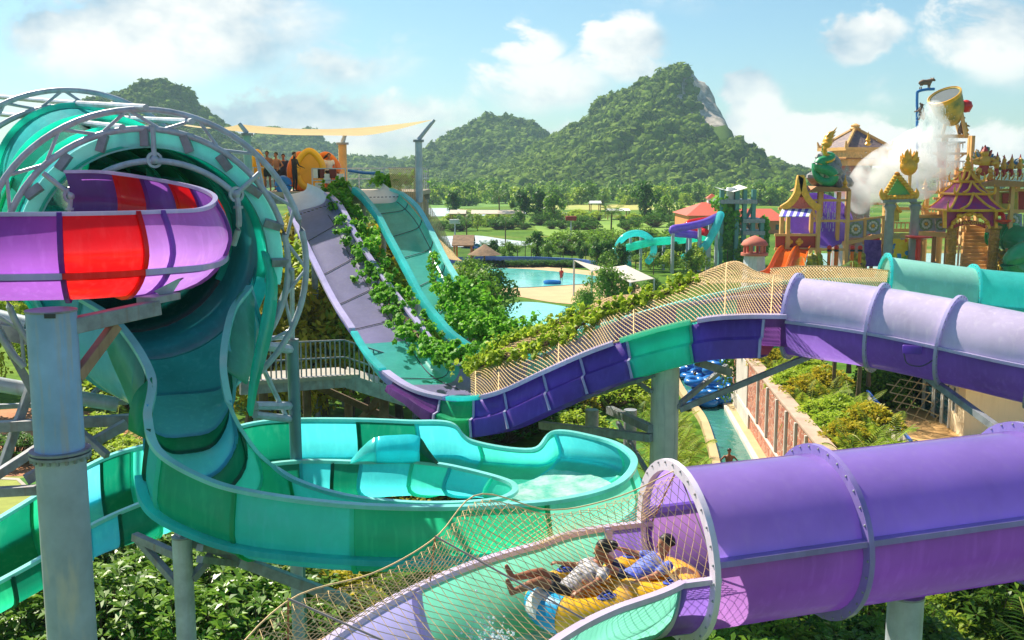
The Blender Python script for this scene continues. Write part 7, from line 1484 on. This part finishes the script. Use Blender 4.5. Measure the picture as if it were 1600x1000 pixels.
for u, v, c, lab in ((735, 410, M_bluev, 'blue beach umbrella at the left of the beach'), (745, 409, mat('teal_canvas', C(60, 160, 150), .8), 'teal beach umbrella beside the thatched hut')):
    b = G(u, v); t = thing('beach_umbrella', lab, 'umbrella', tuple(b)); MB().lathe([(.04, 2.5), (1.3, 2.0), (1.3, 1.95), (.04, 2.4)], b, 10).build('canopy', c, t); MB().lathe([(.05, 0), (.05, 2.4)], b, 6).build('pole', M_white, t)
for i, (u, v) in enumerate(((733, 423), (741, 422))):
    b = G(u, v); t = thing('sun_lounger', ('left' if i == 0 else 'right') + ' of the two dark loungers on the sand by the pool', 'lounger', tuple(b)); MB().bar(b + Vector((-.6, 0, .35)), b + Vector((.5, 0, .35)), .6, .08).build('seat', M_blk, t, smooth=False); MB().bar(b + Vector((.5, 0, .35)), b + Vector((1.0, 0, .9)), .6, .08).build('backrest', M_blk, t, smooth=False); [MB().bar(b + Vector((x, 0, 0)), b + Vector((x, 0, .32)), .06).build('leg', M_blk, t, smooth=False) for x in (-.5, .4)]
cn = thing('tension_canopy', 'white tensile canopy on posts at the right end of the wave pool', 'canopy', tuple(G(960, 455)))
for tri in (((897, 407, 100), (925, 424, 92), (948, 420, 100)), ((940, 421, 100), (978, 415, 97), (1022, 436, 90), (985, 442, 86))):
    P = [W(*q) for q in tri]; MB().prism(P, (0, 0, .06)).build('membrane', mat('white_membrane', C(228, 220, 210), .7, vary=.05, trans=.3), cn, smooth=False)
    for p in P: MB().lathe([(.09, 0), (.09, p.z)], (p.x, p.y, 0), 8).build('post', M_steel, cn)
# trees of the middle distance
for i, u in enumerate(range(752, 1000, 11)):
    k = ('palm', 'palm2', 'mid2', 'palm', 'mid1', 'palm2')[i % 6]; p = G(u + RNG.uniform(-4, 4), 413 + RNG.uniform(-4, 3) - (u > 900) * 2); plant(k, (p.x, p.y + 3, 0), 'palm or bushy tree in the dark green row behind the wave pool', 'row of palms and trees behind the wave pool', RNG.uniform(.42, .62), cat='tree')
for i in range(34):
    u = RNG.uniform(925, 1165); v = RNG.uniform(410, 432) if u < 1060 else RNG.uniform(400, 432); k = ('mid1', 'mid2', 'palm', 'mid2', 'palm2', 'mid3')[i % 6]; p = G(u, v); plant(k, p, 'dark green tree or palm between the white canopy and the far slide tower', 'trees before the far slide tower', RNG.uniform(.4, .62), cat='tree')
for u, v, k, s, lab in ((950, 488, 'near1', .78, 'spreading green tree right of the pools, in front of the white canopy'), (982, 470, 'near2', .55, 'dark tree just right of the spreading tree by the pools'), (915, 500, 'near1', .5, 'lower spreading tree left of the tree by the white canopy'), (768, 510, 'near2', 1.15, 'dense dark round tree right of the aqua slide, before the lower pool'), (735, 470, 'near1', .8, 'loose pale tree behind the dense dark round tree'), (1020, 470, 'near2', .55, 'dark tree behind the hooped net, below the white canopy'), (890, 512, 'near2', .4, 'dark low bush at the right edge of the lower pool'), (735, 545, 'near1', 1.1, 'leafy tree behind the vine heap of the aqua slide')):
    plant(k, G(u, v), lab, None, s, cat='tree')
for i in range(24): u = 690 + i * 9.5; p = G(u, RNG.uniform(426, 430)) if u < 0 else G(745 + i * 7.2, 417 + RNG.uniform(-.8, .8)); plant('shrubd', p, 'clipped dark shrub in the hedge along the far edge of the wave pool', 'hedge shrubs along the wave pool', .62)
for i in range(34):
    u, v = RNG.uniform(640, 1075), RNG.uniform(388, 402) if i % 3 else RNG.uniform(350, 362)
    if u < 850 and v > 380: u += 215
    p = G(u, v); plant(('mid1', 'mid3', 'shrubl', 'mid2', 'palm')[i % 5], p, 'scattered tree or bush on the green meadow between the ponds and the wave pool', 'scattered trees on the meadow', RNG.uniform(.35, .65), cat='tree')
for u, v, s, lab in ((729, 386, 1.0, 'lone palm at the left of the nearer pond'), (790, 384, .95, 'lone palm at the right of the nearer pond'), (955, 388, 1.3, 'tall palm on the meadow right of the lamp post')): plant('palm', G(u, v), lab, None, s, cat='palm')
for u, v, k, s, lab in ((815, 350, 'mid2', 1.2, 'tall dark tree right of the long pale shed'), (842, 350, 'mid2', 1.25, 'darker one of two trees right of the long pale shed'), (866, 352, 'mid1', 1.2, 'lighter green tree right of the dark pair by the shed'), (780, 350, 'palm', 1.5, 'tall palm rising in front of the long pale shed'), (708, 340, 'mid2', 1.1, 'dark tree between the far pond and the small shed'), (1008, 343, 'mid2', 1.5, 'dark round tree, left of the two big trees before the red hall'), (1045, 345, 'far1', .8, 'big light green tree left of the red hall')): plant(k, G(u, v), lab, None, s, cat='tree')
for i in range(230):
    u = 640 + (i * 37.7) % 660; v = RNG.uniform(302, 318) if RNG.random() < .86 else RNG.uniform(318, 322)
    if 640 < u < 815 and 324 < v < 340: v = 343 if u < 700 else 313
    plant(('far1', 'far2', 'far3')[i % 3], G(u, v), 'broad crowned tree in the belt of trees at the foot of the mountain', 'belt of trees at the foot of the mountain', RNG.uniform(.5, 1.05), cat='tree')
for i in range(40):
    u, v = RNG.uniform(-60, 640), RNG.uniform(315, 420); plant(('far1', 'far2', 'mid1')[i % 3], G(u, v), 'tree on the plain left of the ponds, behind the horn and the platform', 'trees behind the horn and the platform', RNG.uniform(.6, 1.0), cat='tree')
for i in range(64):
    u = RNG.uniform(640, 1100); v = RNG.uniform(343, 347) if i % 3 == 0 else (RNG.uniform(352, 362) if i % 3 == 1 else RNG.uniform(391, 401))
    if u < 850 and i % 3 == 2: u += 230
    plant(('shrubl', 'shrubd', 'frangi2')[i % 3], G(u, v), 'bush in the hedgerows crossing the green meadow beyond the wave pool', 'bushes in the meadow hedgerows', RNG.uniform(1.0, 2.2), cat='bush')
for k, (r, used) in list(PROTO.items()):
    if not used:
        for ch in list(r.children): bpy.data.objects.remove(ch)
        bpy.data.objects.remove(r)
